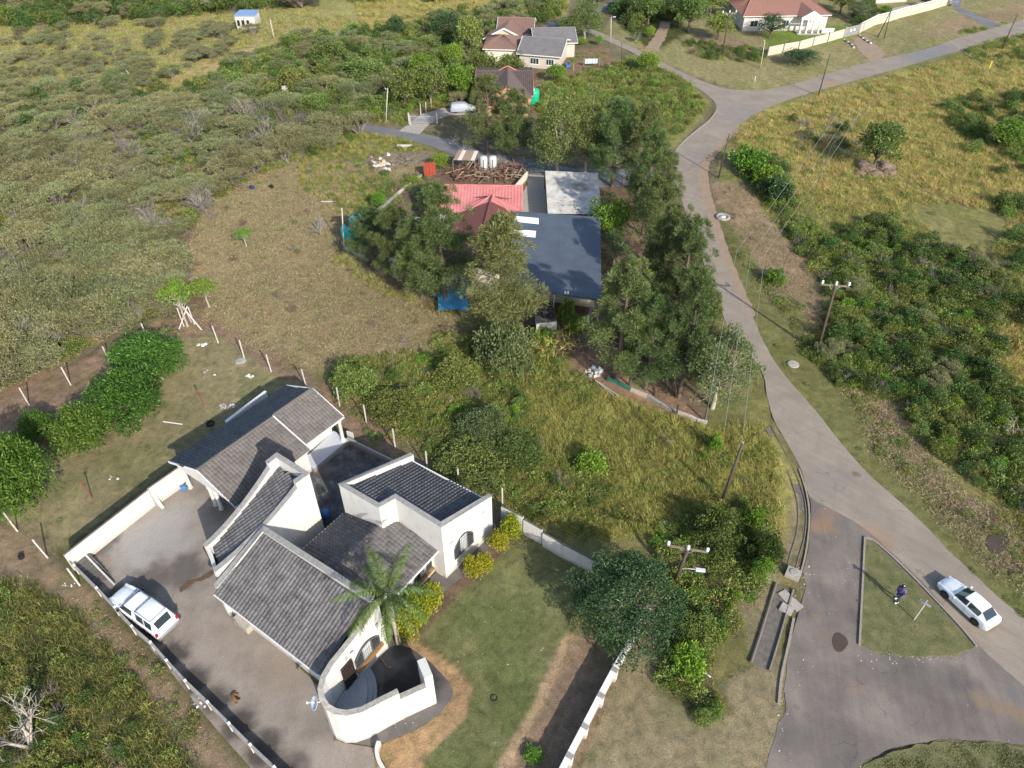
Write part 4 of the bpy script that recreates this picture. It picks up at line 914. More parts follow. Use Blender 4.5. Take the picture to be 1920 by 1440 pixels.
OLDSH = blob_surface('old_whitewashed_sheeting', [(.3, (.30, .28, .25)), (.5, (.48, .46, .42)), (.7, (.62, .60, .56))], .9, [bl(1085, 385, 1.6, (.12, .11, .10), .6), bl(1060, 350, 1.0, (.25, .23, .20), .5)], fine=.3, rough=.7)
YELW = wallmat('pale_yellow_wall', (.52, .46, .32), (.4, .33, .25), .3)
SALM = wallmat('salmon_wall', (.55, .30, .20), (.33, .2, .15), .4)
SKYL = plain('white_skylight_sheet', (.85, .87, .88), .4, var=.06)
# neighbour: compound house (pink and dark red roofs, slate-blue lean-to)
cmp_ = empty('compound_house', (0, 0, 0), 'neighbour house with a bright pink roof running into a dark red gabled roof', 'house')
pz, pr = 2.8, 4.4
# pink wing: ridge line at the top edge of view, slope towards the camera
k0 = W3(806, 347, 4.3); k1 = W3(981, 349, 4.3); k2 = W3(980, 402, 2.9); k3 = W3(800, 398, 2.9)
rib_sheet('roof_slope', k3, k2, k0, k1, 30, PINKR, cmp_, amp=.05)
kb0 = k0+Vector((0, 3.2, -1.5)); kb1 = k1+Vector((0, 3.2, -1.5)); rib_sheet('roof_slope', kb1, kb0, k1, k0, 30, PINKR, cmp_, amp=.05)
MB().tube([k0+Vector((0, 0, .06)), k1+Vector((0, 0, .06))], .1, 6).build('ridge_cap', PINKR, cmp_)
m0 = W3(840, 347, 4.36); m1 = W3(838, 366, 3.8); m2 = W3(826, 374, 3.5)
MB().tube([m0, m1, m2], .11, 6).build('valley_cap', PINKR, cmp_)
# dark red cross gable: ridge runs from the pink slope towards the camera
t0 = W3(922, 366, 4.9); t1 = W3(893, 480, 4.9); lw = W3(838, 402, 3.0); lb = W3(800, 470, 3.0); rwp = W3(968, 396, 3.0); rb = W3(942, 470, 3.0)
t1 = t0+(t1-t0)*1.08; lE0 = W3(855, 400, 3.1); axis_ = (t1-t0).normalized(); sd_ = Vector((axis_.y, -axis_.x, 0)); sd_ = sd_ if sd_.x > 0 else -sd_; len_ = (t1-t0).length
wL = -4.2; wR = 3.4
kL = t0.lerp(t1, .30); kT = t0.lerp(t1, .10)
bL = lambda t: t+sd_*wL+Vector((0, 0, -1.9))
bR = lambda t: t+sd_*wR+Vector((0, 0, -1.6))
rib_sheet('roof_slope', bL(t1), bL(kT), t1, kT, 30, REDR, cmp_, amp=.06); rib_sheet('roof_slope', bL(kT), bL(t0), kT, t0, 6, PINKR, cmp_, amp=.06)
rib_sheet('roof_slope', bR(kT), bR(t1), kT, t1, 30, REDR, cmp_, amp=.03); rib_sheet('roof_slope', bR(t0), bR(kT), t0, kT, 6, PINKR, cmp_, amp=.03)
MB().tube([t0+Vector((0, 0, .05)), t1+Vector((0, 0, .05))], .12, 6).build('ridge_cap', REDR, cmp_)
hp = t0-axis_*.0; rib_sheet('hip_slope', hp+sd_*-2.4-axis_*1.0+Vector((0, 0, -.9)), hp+sd_*2.6-axis_*1.0+Vector((0, 0, -.9)), hp+sd_*-.01+Vector((0, 0, .02)), hp+sd_*.01+Vector((0, 0, .02)), 14, PINKR, cmp_, amp=.03)
MB().tube([t0+Vector((0, 0, .08)), t0+sd_*2.6+axis_*2.2+Vector((0, 0, -1.15))], .1, 6).tube([t0+Vector((0, 0, .08)), t0+sd_*-2.6+axis_*2.2+Vector((0, 0, -1.1))], .1, 6).build('hip_cap', PINKR, cmp_)
mb = MB(); fl = lambda p, z: Vector((p.x, p.y, z))
mb.prism([fl(k3, -.1)+Vector((.5, .5, 0)), fl(k2, -.1)+Vector((-.5, .5, 0)), fl(kb1, -.1)+Vector((-.5, -.4, 0)), fl(kb0, -.1)+Vector((.5, -.4, 0))], [fl(k3, 2.7)+Vector((.5, .5, 0)), fl(k2, 2.7)+Vector((-.5, .5, 0)), fl(kb1, 2.7)+Vector((-.5, -.4, 0)), fl(kb0, 2.7)+Vector((.5, -.4, 0))]); mb.build('wall', CREAM, cmp_)
mb = MB(); qq = [t0+sd_*(wL+.5), t0+sd_*(wR-.5), t1+sd_*(wR-.5)-axis_*.5, t1+sd_*(wL+.5)-axis_*.5]
mb.prism([fl(p, -.1) for p in qq], [fl(p, 2.95) for p in qq]); mb.build('wall', CREAM, cmp_)
# slate-blue sheeted hall
bh = empty('sheeted_hall', (0, 0, 0), 'large slate-blue corrugated lean-to roof with two white skylight strips', 'shed')
h0 = W3(966, 396, 4.2); h1 = W3(1125, 407, 4.2); h2 = W3(1128, 562, 3.4); h3 = W3(1000, 543, 3.4); h3 = h2+(h3-h2)*1.0
rl_ = W3(948, 470, 3.85)
d_h = (h0-h1); h3b = h2+(h3-h2).normalized()*((h0-h1).length*1.02)
rib_sheet('roof_sheeting', h0, h3b, h1, h2, 46, SLBLUE, bh, amp=.035)
for (a0, a1, b1, b0) in (((967, 406), (1010, 410), (1010, 421), (964, 416)), ((958, 430), (1005, 434), (1004, 446), (955, 441))):
    pq = [W3(*a0, 4.22), W3(*a1, 4.22), W3(*b1, 4.15), W3(*b0, 4.15)]; 
    nrm_ = (h1-h0).cross(h3b-h0).normalized()
    def onr(p, l=.05):
        r_ = (p-Vector((0, 0, CAM_H))); t = (h0-Vector((0, 0, CAM_H))).dot(nrm_)/r_.dot(nrm_); return Vector((0, 0, CAM_H))+r_*t+(nrm_ if nrm_.z > 0 else -nrm_)*l
    mb = MB(); mb.prism([onr(p, .045) for p in pq], [onr(p, .075) for p in pq]); mb.build('skylight', SKYL, bh)
for a_, b_ in ((h0, h1), (h1, h2), (h2, h3b)): MB().bar(a_+Vector((0, 0, -.1)), b_+Vector((0, 0, -.1)), .06, .2).build('edge_flashing', SLBLUE, bh)
for p in (h1, h2, h3b, h2.lerp(h3b, .5), h1.lerp(h2, .5)): MB().tube([fl(p, 0)+Vector((-.2 if p.x > 5 else .2, .3, 0)), fl(p, p.z-.15)+Vector((-.2 if p.x > 5 else .2, .3, 0))], .08, 8).build('post', STEEL, bh)
mb = MB(); qq = [h0.lerp(h3b, .02), h1.lerp(h2, .02), h1.lerp(h2, .8), h0.lerp(h3b, .8)]; qq = [p+Vector((.5 if i in (0, 3) else -.5, -.3 if i < 2 else 0, 0)) for i, p in enumerate(qq)]
mb.prism([fl(p, -.1) for p in qq], [fl(p, 3.0) for p in qq]); mb.build('wall', CREAM, bh)
# whitewashed corrugated carport roof
cp = empty('carport', (0, 0, 0), 'old whitewashed corrugated carport roof with dark rust holes beside the concrete drive', 'carport')
c0_ = W3(1022, 320, 2.9); c1_ = W3(1121, 324, 2.9); c2_ = W3(1128, 402, 2.6); c3_ = W3(1027, 400, 2.6)
rib_sheet('roof_sheeting', c0_, c3_, c1_, c2_, 36, OLDSH, cp, amp=.05)
for p in (c0_, c1_, c2_, c3_): MB().tube([fl(p, -.1)+Vector((0, 0, 0)), fl(p, p.z-.03)], .06, 6).build('post', RUST, cp)
R_ = random.Random(3); hn = (c1_-c0_).cross(c3_-c0_).normalized(); hn = hn if hn.z > 0 else -hn
for k in range(26):
    u_ = R_.uniform(.1, .75); w_ = R_.uniform(.45, .95); p = c0_.lerp(c1_, u_).lerp(c3_.lerp(c2_, u_), w_)+hn*.056; l = R_.uniform(.1, .35)
    MB(p).box(p, (l, .06, .012)).build('rust_hole', DARK, None).parent = cp
# scrap yard lean-to, gas cylinders / tanks, and timber
sh = empty('scrap_shelter', (0, 0, 0), 'small open shelter with a brown and white striped sheet roof above the scrap timber', 'shed')
s0_ = W3(849, 300, 2.7); s1_ = W3(890, 301, 2.7); s2_ = W3(897, 283, 3.0); s3_ = W3(860, 281, 3.0)
stripe = [plain('brown_sheet', (.30, .21, .16), .7), plain('pale_sheet', (.60, .55, .48), .6)]
for k in range(5): a_ = k/5; b_ = (k+1)/5-.01; rib_sheet('roof_sheet', s0_.lerp(s1_, a_), s0_.lerp(s1_, b_), s3_.lerp(s2_, a_), s3_.lerp(s2_, b_), 3, stripe[1 if k in (1, 4) else 0], sh, amp=.03)
for p in (s0_, s1_, s2_, s3_): MB().tube([fl(p, 0), fl(p, p.z-.05)], .06, 6).build('post', TIMB, sh)
for k, (px, py, lab, sc_) in enumerate(((907, 318, 'dented white storage tank, left of the pair in the scrap yard', 1), (924, 318, 'plain silver storage tank, right of the pair in the scrap yard', 1.0))):
    p = W(px, py); t_ = empty('storage_tank', p, lab, 'tank', 'upright tanks in the scrap yard')
    MB().lathe((0, 0, 0), [(.55, 0), (.58, .1), (.58, 1.9), (.5, 2.02), (.15, 2.1)], 16).build('tank_body', plain('dull_white_tank', (.52, .52, .52), .5, var=.3) if k == 0 else MATS['dull_white_tank'], t_, True)
    MB().tube([(0, -.59, .2), (0, -.59, 1.8)], .05, 6).build('level_tube', BLACKP, t_)
R_ = random.Random(21); sp = empty('scrap_timber_pile', W(905, 335), 'brown tangle of scrap timber and branches stacked behind the pink roof', 'timber pile')
P0 = W(905, 335)
for k in range(150):
    px = R_.uniform(850, 985); py = R_.uniform(312, 343); p = W(px, py)-P0; a_ = R_.uniform(0, pi); l = R_.uniform(.8, 3.0); z_ = R_.uniform(.1, 1.0); e_ = Vector((cos(a_), sin(a_), R_.uniform(-.25, .25)))*l/2
    MB().bar(p+Vector((0, 0, z_))-e_, p+Vector((0, 0, z_+.1))+e_, R_.uniform(.05, .16), R_.uniform(.05, .12)).build('plank', (TIMB, RUST, BARK, plain('pale_timber', (.38, .28, .19), .8) if k == 3 else MATS.get('pale_timber', TIMB))[k % 4], sp)
for px, py in ((846, 330), (870, 335), (882, 342), (915, 342), (948, 335), (955, 300), (975, 300)):
    pass
yw2 = empty('yard_low_wall', (0, 0, 0), 'low cream wall between the scrap yard and the concrete drive', 'wall')
wall('wall_panel', px3([(968, 348, 1.0), (990, 322, 1.0)]), .25, CREAM, yw2)
gt = empty('dark_gate', W(1005, 325), 'dark green steel sliding gate at the end of the concrete drive', 'gate')
for k in range(12): MB().bar((-2+k*.36, 0, .05), (-2+k*.36, 0, 1.9), .05).build('bar', plain('dark_green_steel', (.02, .05, .045), .5) if k == 0 else MATS['dark_green_steel'], gt)
for z_ in (.1, 1.0, 1.9): MB().bar((-2, 0, z_), (2, 0, z_), .06).build('rail', MATS['dark_green_steel'], gt)
# block water tank stand with tyres on top, in front of the blue hall
bt_ = empty('block_store', (0, 0, 0), 'narrow white walled store with old tyres lying on its flat top', 'shed')
w0 = W3(1006, 607, 2.0); w1 = W3(1044, 603, 2.0); w2 = W3(1036, 572, 2.0); w3 = W3(1004, 575, 2.0)
mb = MB(); mb.prism([fl(p, -.1) for p in (w0, w1, w2, w3)], [fl(p, 2.0) for p in (w0, w1, w2, w3)]); mb.build('wall', WHITE, bt_)
mb = MB(); mb.prism([fl(p, 2.003) for p in (w0, w1, w2, w3)], [fl(p, 2.06) for p in (w0, w1, w2, w3)]); mb.build('roof_slab', DKCONC, bt_)
def tyre(loc, label, rx=0, ry=0, s=1., group=None):
    t_ = empty('old_tyre', loc, label, 'tyre', group); t_.rotation_euler = (rx, ry, random.random()*3); t_.scale = (s, s, s)
    mb = MB(); n = 16; m = 8; vs = []
    for i in range(n):
        a_ = 2*pi*i/n
        for j in range(m): b_ = 2*pi*j/m; r_ = .25+.09*cos(b_); vs.append((r_*cos(a_), r_*sin(a_), .1+.1*sin(b_)))
    fs = [(i*m+j, ((i+1) % n)*m+j, ((i+1) % n)*m+(j+1) % m, i*m+(j+1) % m) for i in range(n) for j in range(m)]
    mb.add(vs, fs); mb.build('tread', RUBBER, t_, True); return t_
for k, (px, py, zz) in enumerate(((1029, 570, 2.05), (1030, 578, 2.3), (1033, 583, 2.05), (1014, 581, 2.05), (1034, 592, 2.05), (1022, 594, 2.05), (1012, 588, 2.05), (1036, 596, 2.3))):
    tyre(W(px, py, zz), ['topmost tyre at the far right corner of the white store roof, under the steel post', 'second tyre from the far right corner of the store roof', 'third tyre down the right edge of the store roof', 'tyre lying alone at the far left of the store roof', 'tyre at the near right of the store roof, under a second one', 'tyre with a pale lump in its hole at the near middle of the store roof', 'tyre at the left edge of the store roof', 'upper tyre of the stack at the near right of the store roof'][k], s=1.1, group='tyres on the store roof')
# open brick enclosure beside it
be = empty('braai_enclosure', (0, 0, 0), 'roofless grey block enclosure with a doorway under the edge of the blue roof', 'shed')
wall('wall', px3([(1074, 592, 1.3), (1074, 572, 1.3)]), -.2, GREYW, be); wall('wall', px3([(1075, 594, 1.0), (1104, 597, 1.0)]), .2, GREYW, be); wall('wall', px3([(1106, 596, 1.3), (1110, 575, 1.3)]), .2, GREYW, be)
# the small roof amid the trees, blue pool cover and teal tanks
bp_ = empty('blue_tarpaulin', W(850, 560, 0), 'bright blue plastic cover between the trees at the fence', 'cover')
R_ = random.Random(8); n_ = 9; vs = []; fs = []
q4 = [W3(820, 545, 1.0), W3(872, 540, 1.1), W3(880, 580, .8), W3(823, 583, .8)]
for i in range(n_+1):
    for j in range(n_+1): p = q4[0].lerp(q4[1], i/n_).lerp(q4[3].lerp(q4[2], i/n_), j/n_); vs.append(p-bp_.location+Vector((0, 0, R_.uniform(-.12, .12))))
for i in range(n_):
    for j in range(n_): a_ = i*(n_+1)+j; fs.append((a_, a_+1, a_+n_+2, a_+n_+1))
mb = MB(); mb.add(vs, fs); mb.build('cover_sheet', plain('blue_sheet', (.08, .30, .50), .35, var=.3, scale=2), bp_, True)
for i in (0, 1, 2, 3): q_ = q4[i]-bp_.location; MB().tube([Vector((q_.x, q_.y, 0)), q_], .05, 6).build('prop', TIMB, bp_)
for (px, py, lab, hh) in ((672, 430, 'pale teal crumpled water tank behind the trees at the corner post', 1.6), (656, 446, 'dark teal water tank beside the tall grey corner post', 1.4)):
    t_ = empty('water_tank', W(px, py), lab, 'tank'); MB().lathe((0, 0, 0), [(1.0, 0), (1.05, .3), (1.02, hh), (.8, hh+.2), (.3, hh+.35), (.25, hh+.42)], 18).build('tank_body', plain('pale_teal', (.16, .50, .48), .4, var=.3) if px == 672 else TEALP, t_, True); MB().lathe((0, 0, hh+.4), [(.3, 0), (.3, .08)], 12).build('lid', BLACKP, t_)
# shed roof glimpsed between the casuarinas
gl = empty('white_shed', (0, 0, 0), 'low white sheeted shed half hidden under the tall trees left of the blue cover', 'shed')
z0_ = [W3(735, 410, 2.4), W3(838, 405, 2.4), W3(840, 470, 2.2), W3(742, 440, 2.2)]
rib_sheet('roof_sheet', z0_[3], z0_[2], z0_[0], z0_[1], 24, plain('white_sheeting', (.62, .65, .70), .45, var=.15), gl, amp=.03)
mb = MB(); mb.prism([fl(p, -.1).lerp(fl(z0_[0], 0), .04) for p in z0_], [fl(p, 2.1).lerp(fl(z0_[0], 2.1), .04) for p in z0_]); mb.build('wall', GREYW, gl)
for k, (px, py) in enumerate(((742, 505), (790, 523))):
    p = W(px, py); o = MB(p).box(p+Vector((0, 0, .75)), (1.3, .9, 1.5), .3).build('white_cabinet', plain('chipped_white', (.62, .62, .60), .6, var=.3) if k == 0 else MATS['chipped_white'], None, bevel=.06); tag(o, ('tall dirty white cabinet among the trunks by the fence', 'broken white tub tipped over beside the fence under the trees')[k], ('cabinet', 'tub')[k])
# --- house with covered car (dark brown tiles, salmon trim)
r1_, q1_, f1_, L1, D1 = gable_house('brown_house', 'house with dark brown tiles and salmon-pink gable trim behind the side road', W(890, 215, 0)+Vector((0, .5, 0)), W(1000, 215, 0)+Vector((0, .5, 0)), W(890, 158, 0), 3.0, 4.6, DKBR, SALM, trim=plain('salmon_trim', (.55, .20, .15), .6), wins=((.8, 2.0, .9, 2.1, 2),))
cg0 = q1_(L1*.47, -1.2, 3.0); 
# front cross gable
Xg = Vector((1, 0, 0)); rdg0 = q1_(L1*.56, -2.0, 4.9); rdg1 = q1_(L1*.56, D1*.62, 4.9)
for s_g in (-1, 1):
    e0_ = rdg0+Vector((s_g*3.9, 0, -1.9)); e1_2 = rdg1+Vector((s_g*3.9, 0, -1.9)); o = rib_sheet('roof_slope', e0_ if s_g > 0 else e1_2, e1_2 if s_g > 0 else e0_, rdg0 if s_g > 0 else rdg1, rdg1 if s_g > 0 else rdg0, 22, DKBR, None, amp=.05); o.parent = r1_; o.location = -r1_.location
    for rr in (rdg0, rdg1): o = MB().bar(rr-r1_.location, rr-r1_.location+Vector((s_g*3.9, 0, -1.9)), .1, .3).build('barge_board', MATS['salmon_trim'], r1_)
mb = MB(); g0 = rdg0-r1_.location
mb.prism([g0+Vector((-3.4, .4, -5)), g0+Vector((3.4, .4, -5)), g0+Vector((3.4, .4, -1.85)), g0+Vector((0, .4, -.15)), g0+Vector((-3.4, .4, -1.85))], [g0+Vector((-3.4, 2.3, -5)), g0+Vector((3.4, 2.3, -5)), g0+Vector((3.4, 2.3, -1.85)), g0+Vector((0, 2.3, -.15)), g0+Vector((-3.4, 2.3, -1.85))]); mb.build('wall', plain('peach_wall', (.42, .27, .18), .8), r1_)
MB().box(W(905, 161, 4.0)-r1_.location+Vector((0, -.6, -.3)), (1.6, 1.1, .1)).build('solar_panel', SKYL, r1_)
tk = empty('green_water_tank', W(997, 193)+Vector((.3, 0, 0)), 'bright green water tank with a white cap beside the brown-tiled house', 'tank')
MB().lathe((0, 0, 0), [(.95, 0), (1.0, .2), (.97, 1.0), (1.0, 1.1), (.97, 2.1), (.7, 2.4), (.2, 2.5)], 18).build('tank_body', plain('green_tank', (.01, .36, .20), .4, var=.15), tk, True); MB().box((-.35, -.35, 2.45), (.9, .8, .25)).build('lid', WHITEP, tk)
# --- grey roofed house
r2_, q2_, f2_, L2_, D2 = gable_house('grey_roofed_house', 'cream house with a long grey tiled roof and two barred windows, at the hilltop lane', W(968, 126, 0), W(1052, 133, 0), W(968, 92, 0), 2.5, 4.1, GRYR, wallmat('off_white_wall', (.46, .42, .36), (.4, .35, .3), .3), wins=((2.6, 4.3, .7, 1.8, 3), (5.7, 7.2, .7, 1.8, 3)))
r3_, q3_, f3_, L3, D3 = gable_house('back_wing', 'lower grey-roofed rear wing standing behind the long grey roof', W(1000, 110, 0), W(1082, 108, 0), W(1000, 80, 0), 2.8, 4.2, GRYR, MATS['off_white_wall'])
r4_, q4_, f4_, L4, D4 = gable_house('yellow_gabled_house', 'pale yellow gabled house with red-brown tiles, farthest of the cluster', W(930, 84, 0), W(1000, 86, 0), W(930, 58, 0), 2.2, 4.0, BRNR, YELW, hip=0)
# forward gable of the yellow house
g0 = W(945, 88, 0); root_ = r4_
for s_g in (-1, 1):
    rdA = Vector((g0.x, g0.y-1.5, 3.9)); rdB = Vector((g0.x+2, g0.y+8, 3.9)); ee0 = rdA+Vector((s_g*4.2, 0, -2)); ee1 = rdB+Vector((s_g*4.2, 0, -2)); o = rib_sheet('roof_slope', ee0 if s_g > 0 else ee1, ee1 if s_g > 0 else ee0, rdA if s_g > 0 else rdB, rdB if s_g > 0 else rdA, 20, BRNR, None); o.parent = root_; o.location = -root_.location
    MB().bar(rdA-root_.location, rdA-root_.location+Vector((s_g*4.2, 0, -2)), .1, .3).build('barge_board', WHITEP, root_)
mb = MB(); g_ = rdA-root_.location; mb.prism([g_+Vector((-3.7, .4, -3.9)), g_+Vector((3.7, .4, -3.9)), g_+Vector((3.7, .4, -1.95)), g_+Vector((0, .4, -.2)), g_+Vector((-3.7, .4, -1.95))], [g_+Vector((-3.7, 2, -3.9)), g_+Vector((3.7, 2, -3.9)), g_+Vector((3.7, 2, -1.95)), g_+Vector((0, 2, -.2)), g_+Vector((-3.7, 2, -1.95))]); mb.build('wall', YELW, root_)
r5_, *_ = gable_house('hipped_outbuilding', 'brown hipped roof low among the trees left of the grey-roofed house', W(905, 118, 0), W(972, 120, 0), W(905, 92, 0), 2.6, 4.0, BRNR, CREAM, hip=3.2)
# --- white house upper right
r6_, q6_, f6_, L6, D6 = gable_house('white_veranda_house', 'white house with a red-brown tiled roof and pillared veranda on the upper right', W(1388, 60, 0), W(1552, 57, 0), W(1386, 26, 0), 3.1, 5.0, REDB, WALLW, hip=3.4, wins=((2.0, 3.6, .9, 2.1, 2), (9.2, 10.4, .9, 2.1, 2)))
vx0 = L6*.60; vx1 = L6*.86
gA_ = q6_((vx0+vx1)/2, -2.6, 4.5); gB_ = q6_((vx0+vx1)/2, D6*.5, 4.5)
for s_g in (-1, 1):
    hw = (vx1-vx0)/2*.9; ee0 = gA_+Vector((s_g*hw, 0, -1.3)); ee1 = gB_+Vector((s_g*hw, 0, -1.3)); o = rib_sheet('roof_slope', ee0 if s_g > 0 else ee1, ee1 if s_g > 0 else ee0, gA_ if s_g > 0 else gB_, gB_ if s_g > 0 else gA_, 18, REDB, None); o.parent = r6_; o.location = -r6_.location
    MB().bar(gA_-r6_.location, gA_-r6_.location+Vector((s_g*hw, 0, -1.3)), .1, .25).build('barge_board', WHITEP, r6_)
gl_ = gA_-r6_.location; mb = MB(); mb.prism([gl_+Vector((-hw*.85, .1, -1.2)), gl_+Vector((hw*.85, .1, -1.2)), gl_+Vector((0, .1, -.1))], [gl_+Vector((-hw*.85, .3, -1.2)), gl_+Vector((hw*.85, .3, -1.2)), gl_+Vector((0, .3, -.1))]); mb.build('gable', WHITEP, r6_)
MB().bar(gl_+Vector((-hw, 0, -1.45)), gl_+Vector((hw, 0, -1.45)), .15, .35).build('fascia', WHITEP, r6_)
for k in range(4): p = gl_+Vector((-hw+.3+k*(2*hw-.6)/3, .2, 0)); MB().box((p.x, p.y, 1.45), (.3, .3, 2.9)).build('pillar', WHITEP, r6_)
MB().box((gl_.x, gl_.y+1.0, .1), (2*hw+.6, 2.6, .2)).build('veranda_floor', CONC, r6_)
mb = MB(); mb.box((gl_.x+hw+2.0, gl_.y+.9, .5), (2.6, .2, 1.0)); mb.build('veranda_wall', WHITEP, r6_)
r7_, *_ = gable_house('upper_white_house', 'part of a white house with dark grey tiles at the top edge', W(1370, 20, 0), W(1450, 14, 0), W(1370, -30, 0), 3.6, 5.4, DKBR, WALLW)
r8_, *_ = gable_house('white_walled_house', 'plain white house wall at the top edge behind the long garden wall', W(1640, 8, 0), W(1705, 4, 0), W(1640, -30, 0), 3.6, 5.2, GRYR, WALLW)
# tiny unfinished house far left
p_t = G(446, 56); p_t2 = G(479, 53)
th_ = empty('tiny_block_house', p_t, 'tiny unfinished white house with a blue roof, alone in the far scrub', 'house'); wv_ = (p_t2-p_t).length
MB().box((wv_/2, 2.2, 1.4), (wv_, 4.4, 2.8)).build('wall', WALLW, th_)
MB().box((wv_/2, 2.2, 2.9), (wv_+.3, 4.7, .16)).build('roof', plain('blue_grey_roof', (.20, .30, .48), .5), th_)
for s in (.5, 1.5, 2.6): MB().box((s, -.01, 1.4), (.6, .04, 1.2)).build('window', DARK, th_)
for s in (.2, 2.1): MB().box((s, -.35, 1.4), (.2, .2, 2.8)).build('pillar', WALLW, th_)
pt = G(178, 42); hb = empty('tiny_hut', pt, 'speck of a white hut on the grassland at the far left', 'hut'); MB().box((0, 0, .9), (2.6, 2, 1.8)).build('wall', WALLW, hb); MB().box((0, 0, 1.85), (2.9, 2.3, .12)).build('roof', STEEL, hb)
# precast wall with gate, upper right
pw = empty('precast_wall', (0, 0, 0), 'pale precast garden wall with dark posts in front of the white veranda house', 'wall')
pl = [(1438, 105), (1467, 99), (1496, 94), (1523, 86), (1551, 79), (1581, 70)]
for i in range(5):
    a_ = W(*pl[i]); b_ = W(*pl[i+1]); d_ = (b_-a_).normalized()
    for k in range(5): MB(a_).bar(a_+d_*.08+Vector((0, 0, .18+k*.34)), b_-d_*.08+Vector((0, 0, .18+k*.34)), .06, .325).build('slab', plain('cream_precast', (.50, .44, .36), .85, var=.25) if i == 0 and k == 0 else MATS['cream_precast'], None).parent = pw
for p in pl: a_ = W(*p); MB(a_).box(a_+Vector((0, 0, .95)), (.2, .2, 2.0)).build('post', DKCONC, None).parent = pw
g3 = empty('sliding_gate', W(1582, 70), 'grey steel driveway gate with pale motifs between the wall ends', 'gate'); gv = W(1609, 63)-W(1582, 70); gl2 = gv.length; gn = gv.normalized()
for k in range(8): MB().bar(gn*.2+Vector((0, 0, .1+k*.24)), gn*(gl2-.2)+Vector((0, 0, .1+k*.24)), .04, .16).build('panel', STEEL, g3)
for s in (0, gl2): MB().box(gn*s+Vector((0, 0, 1)), (.35, .35, 2.1)).build('gate_post', GREYW, g3)
for s in (.4, .62): MB().box(gn*gl2*s+Vector((0, -.05, 1.1)), (.35, .04, .4)).build('motif', WHITEP, g3)
pv = empty('vibracrete_wall', (0, 0, 0), 'long pale panelled wall climbing beside the upper lawn', 'wall')
pl = [(1611, 62), (1640, 47), (1665, 41), (1690, 33), (1718, 26), (1748, 18), (1780, 8)]
for i in range(6):
    a_ = W(*pl[i]); b_ = W(*pl[i+1]); d_ = (b_-a_).normalized()
    for k in range(4): MB(a_).bar(a_+d_*.08+Vector((0, 0, .22+k*.44)), b_-d_*.08+Vector((0, 0, .22+k*.44)), .07, .42).build('slab', MATS['cream_precast'], None).parent = pv
    MB(a_).bar(a_+Vector((0, 0, 2.0)), b_+Vector((0, 0, 2.0)), .2, .16).build('coping', WHITEP, None).parent = pv
    MB(a_).box(a_+Vector((0, 0, 1)), (.18, .18, 2.0)).build('post', CONCP, None).parent = pv
g4 = empty('lattice_gate', W(1783, 12), 'small blue-grey lattice gate with brown posts at the top of the driveway', 'gate')
for k in range(2):
    for j in range(2): MB().box((.5+k*.95, 0, .55+j*.95), (.85, .05, .85)).build('panel', plain('blue_grey_panel', (.10, .13, .19), .5) if k+j == 0 else MATS['blue_grey_panel'], g4)
for s in (0, 2.0): MB().box((s, 0, 1.1), (.15, .2, 2.2)).build('gate_post', TIMB, g4)
for (px, py, lab) in ((1540, 70, 'curved row of whitewashed stones left of the grey gate track'), (1615, 68, 'dark curved row of stones right of the grey gate track')):
    pass
for side_, lst in (('left', [(1583, 76), (1590, 80), (1597, 85), (1600, 90)]), ('right', [(1612, 68), (1618, 73), (1625, 78), (1632, 82)])):
    o_ = empty('stone_edging', W(*lst[0]), 'curved row of dark and white stones on the %s side of the gate track' % side_, 'stones')
    for k, (px, py) in enumerate(catmull(lst, 3)): p = W(px, py)-o_.location; MB().lathe(p, [(.22, -.05), (.26, .12), (.18, .26), (.05, .3)], 7).build('stone', PALE if k % 3 == 0 else DKCONC, o_)
# pair of steel palisade gates by the covered car
pg = empty('driveway_gate', W(772, 232), 'open white-grey scrollwork double gate where the drive meets the side road', 'gate')
for k in range(26): MB().bar((-.2+k*.17, 0, .1), (-.2+k*.17, 0, 1.4+.25*sin(k*.5)), .05).build('bar', STEEL, pg)
for z_ in (.2, 1.2): MB().bar((-.3, 0, z_), (4.1, 0, z_), .06).build('rail', STEEL, pg)
for s in (-.4, 4.2): MB().box((s, 0, .9), (.18, .18, 1.8)).build('gate_post', CONCP, pg)
# ruin in the scrub
rn = empty('white_ruin', G(515, 182), 'small collapsed white block ruin in the scrub', 'ruin')
for (x_, y_, w_, h_) in ((0, 0, 1.8, 1.0), (1.9, .4, 1.0, 1.8), (1.2, 1.5, 2.2, .7)): MB().box((x_, y_, h_/2), (w_, .35, h_), .3*x_).build('wall_stub', WALLW, rn)
for k in range(8): MB().box((R_.uniform(-1, 3), R_.uniform(-1, 2), .15), (.4, .3, .25), R_.random()*3).build('rubble', PALE, rn)
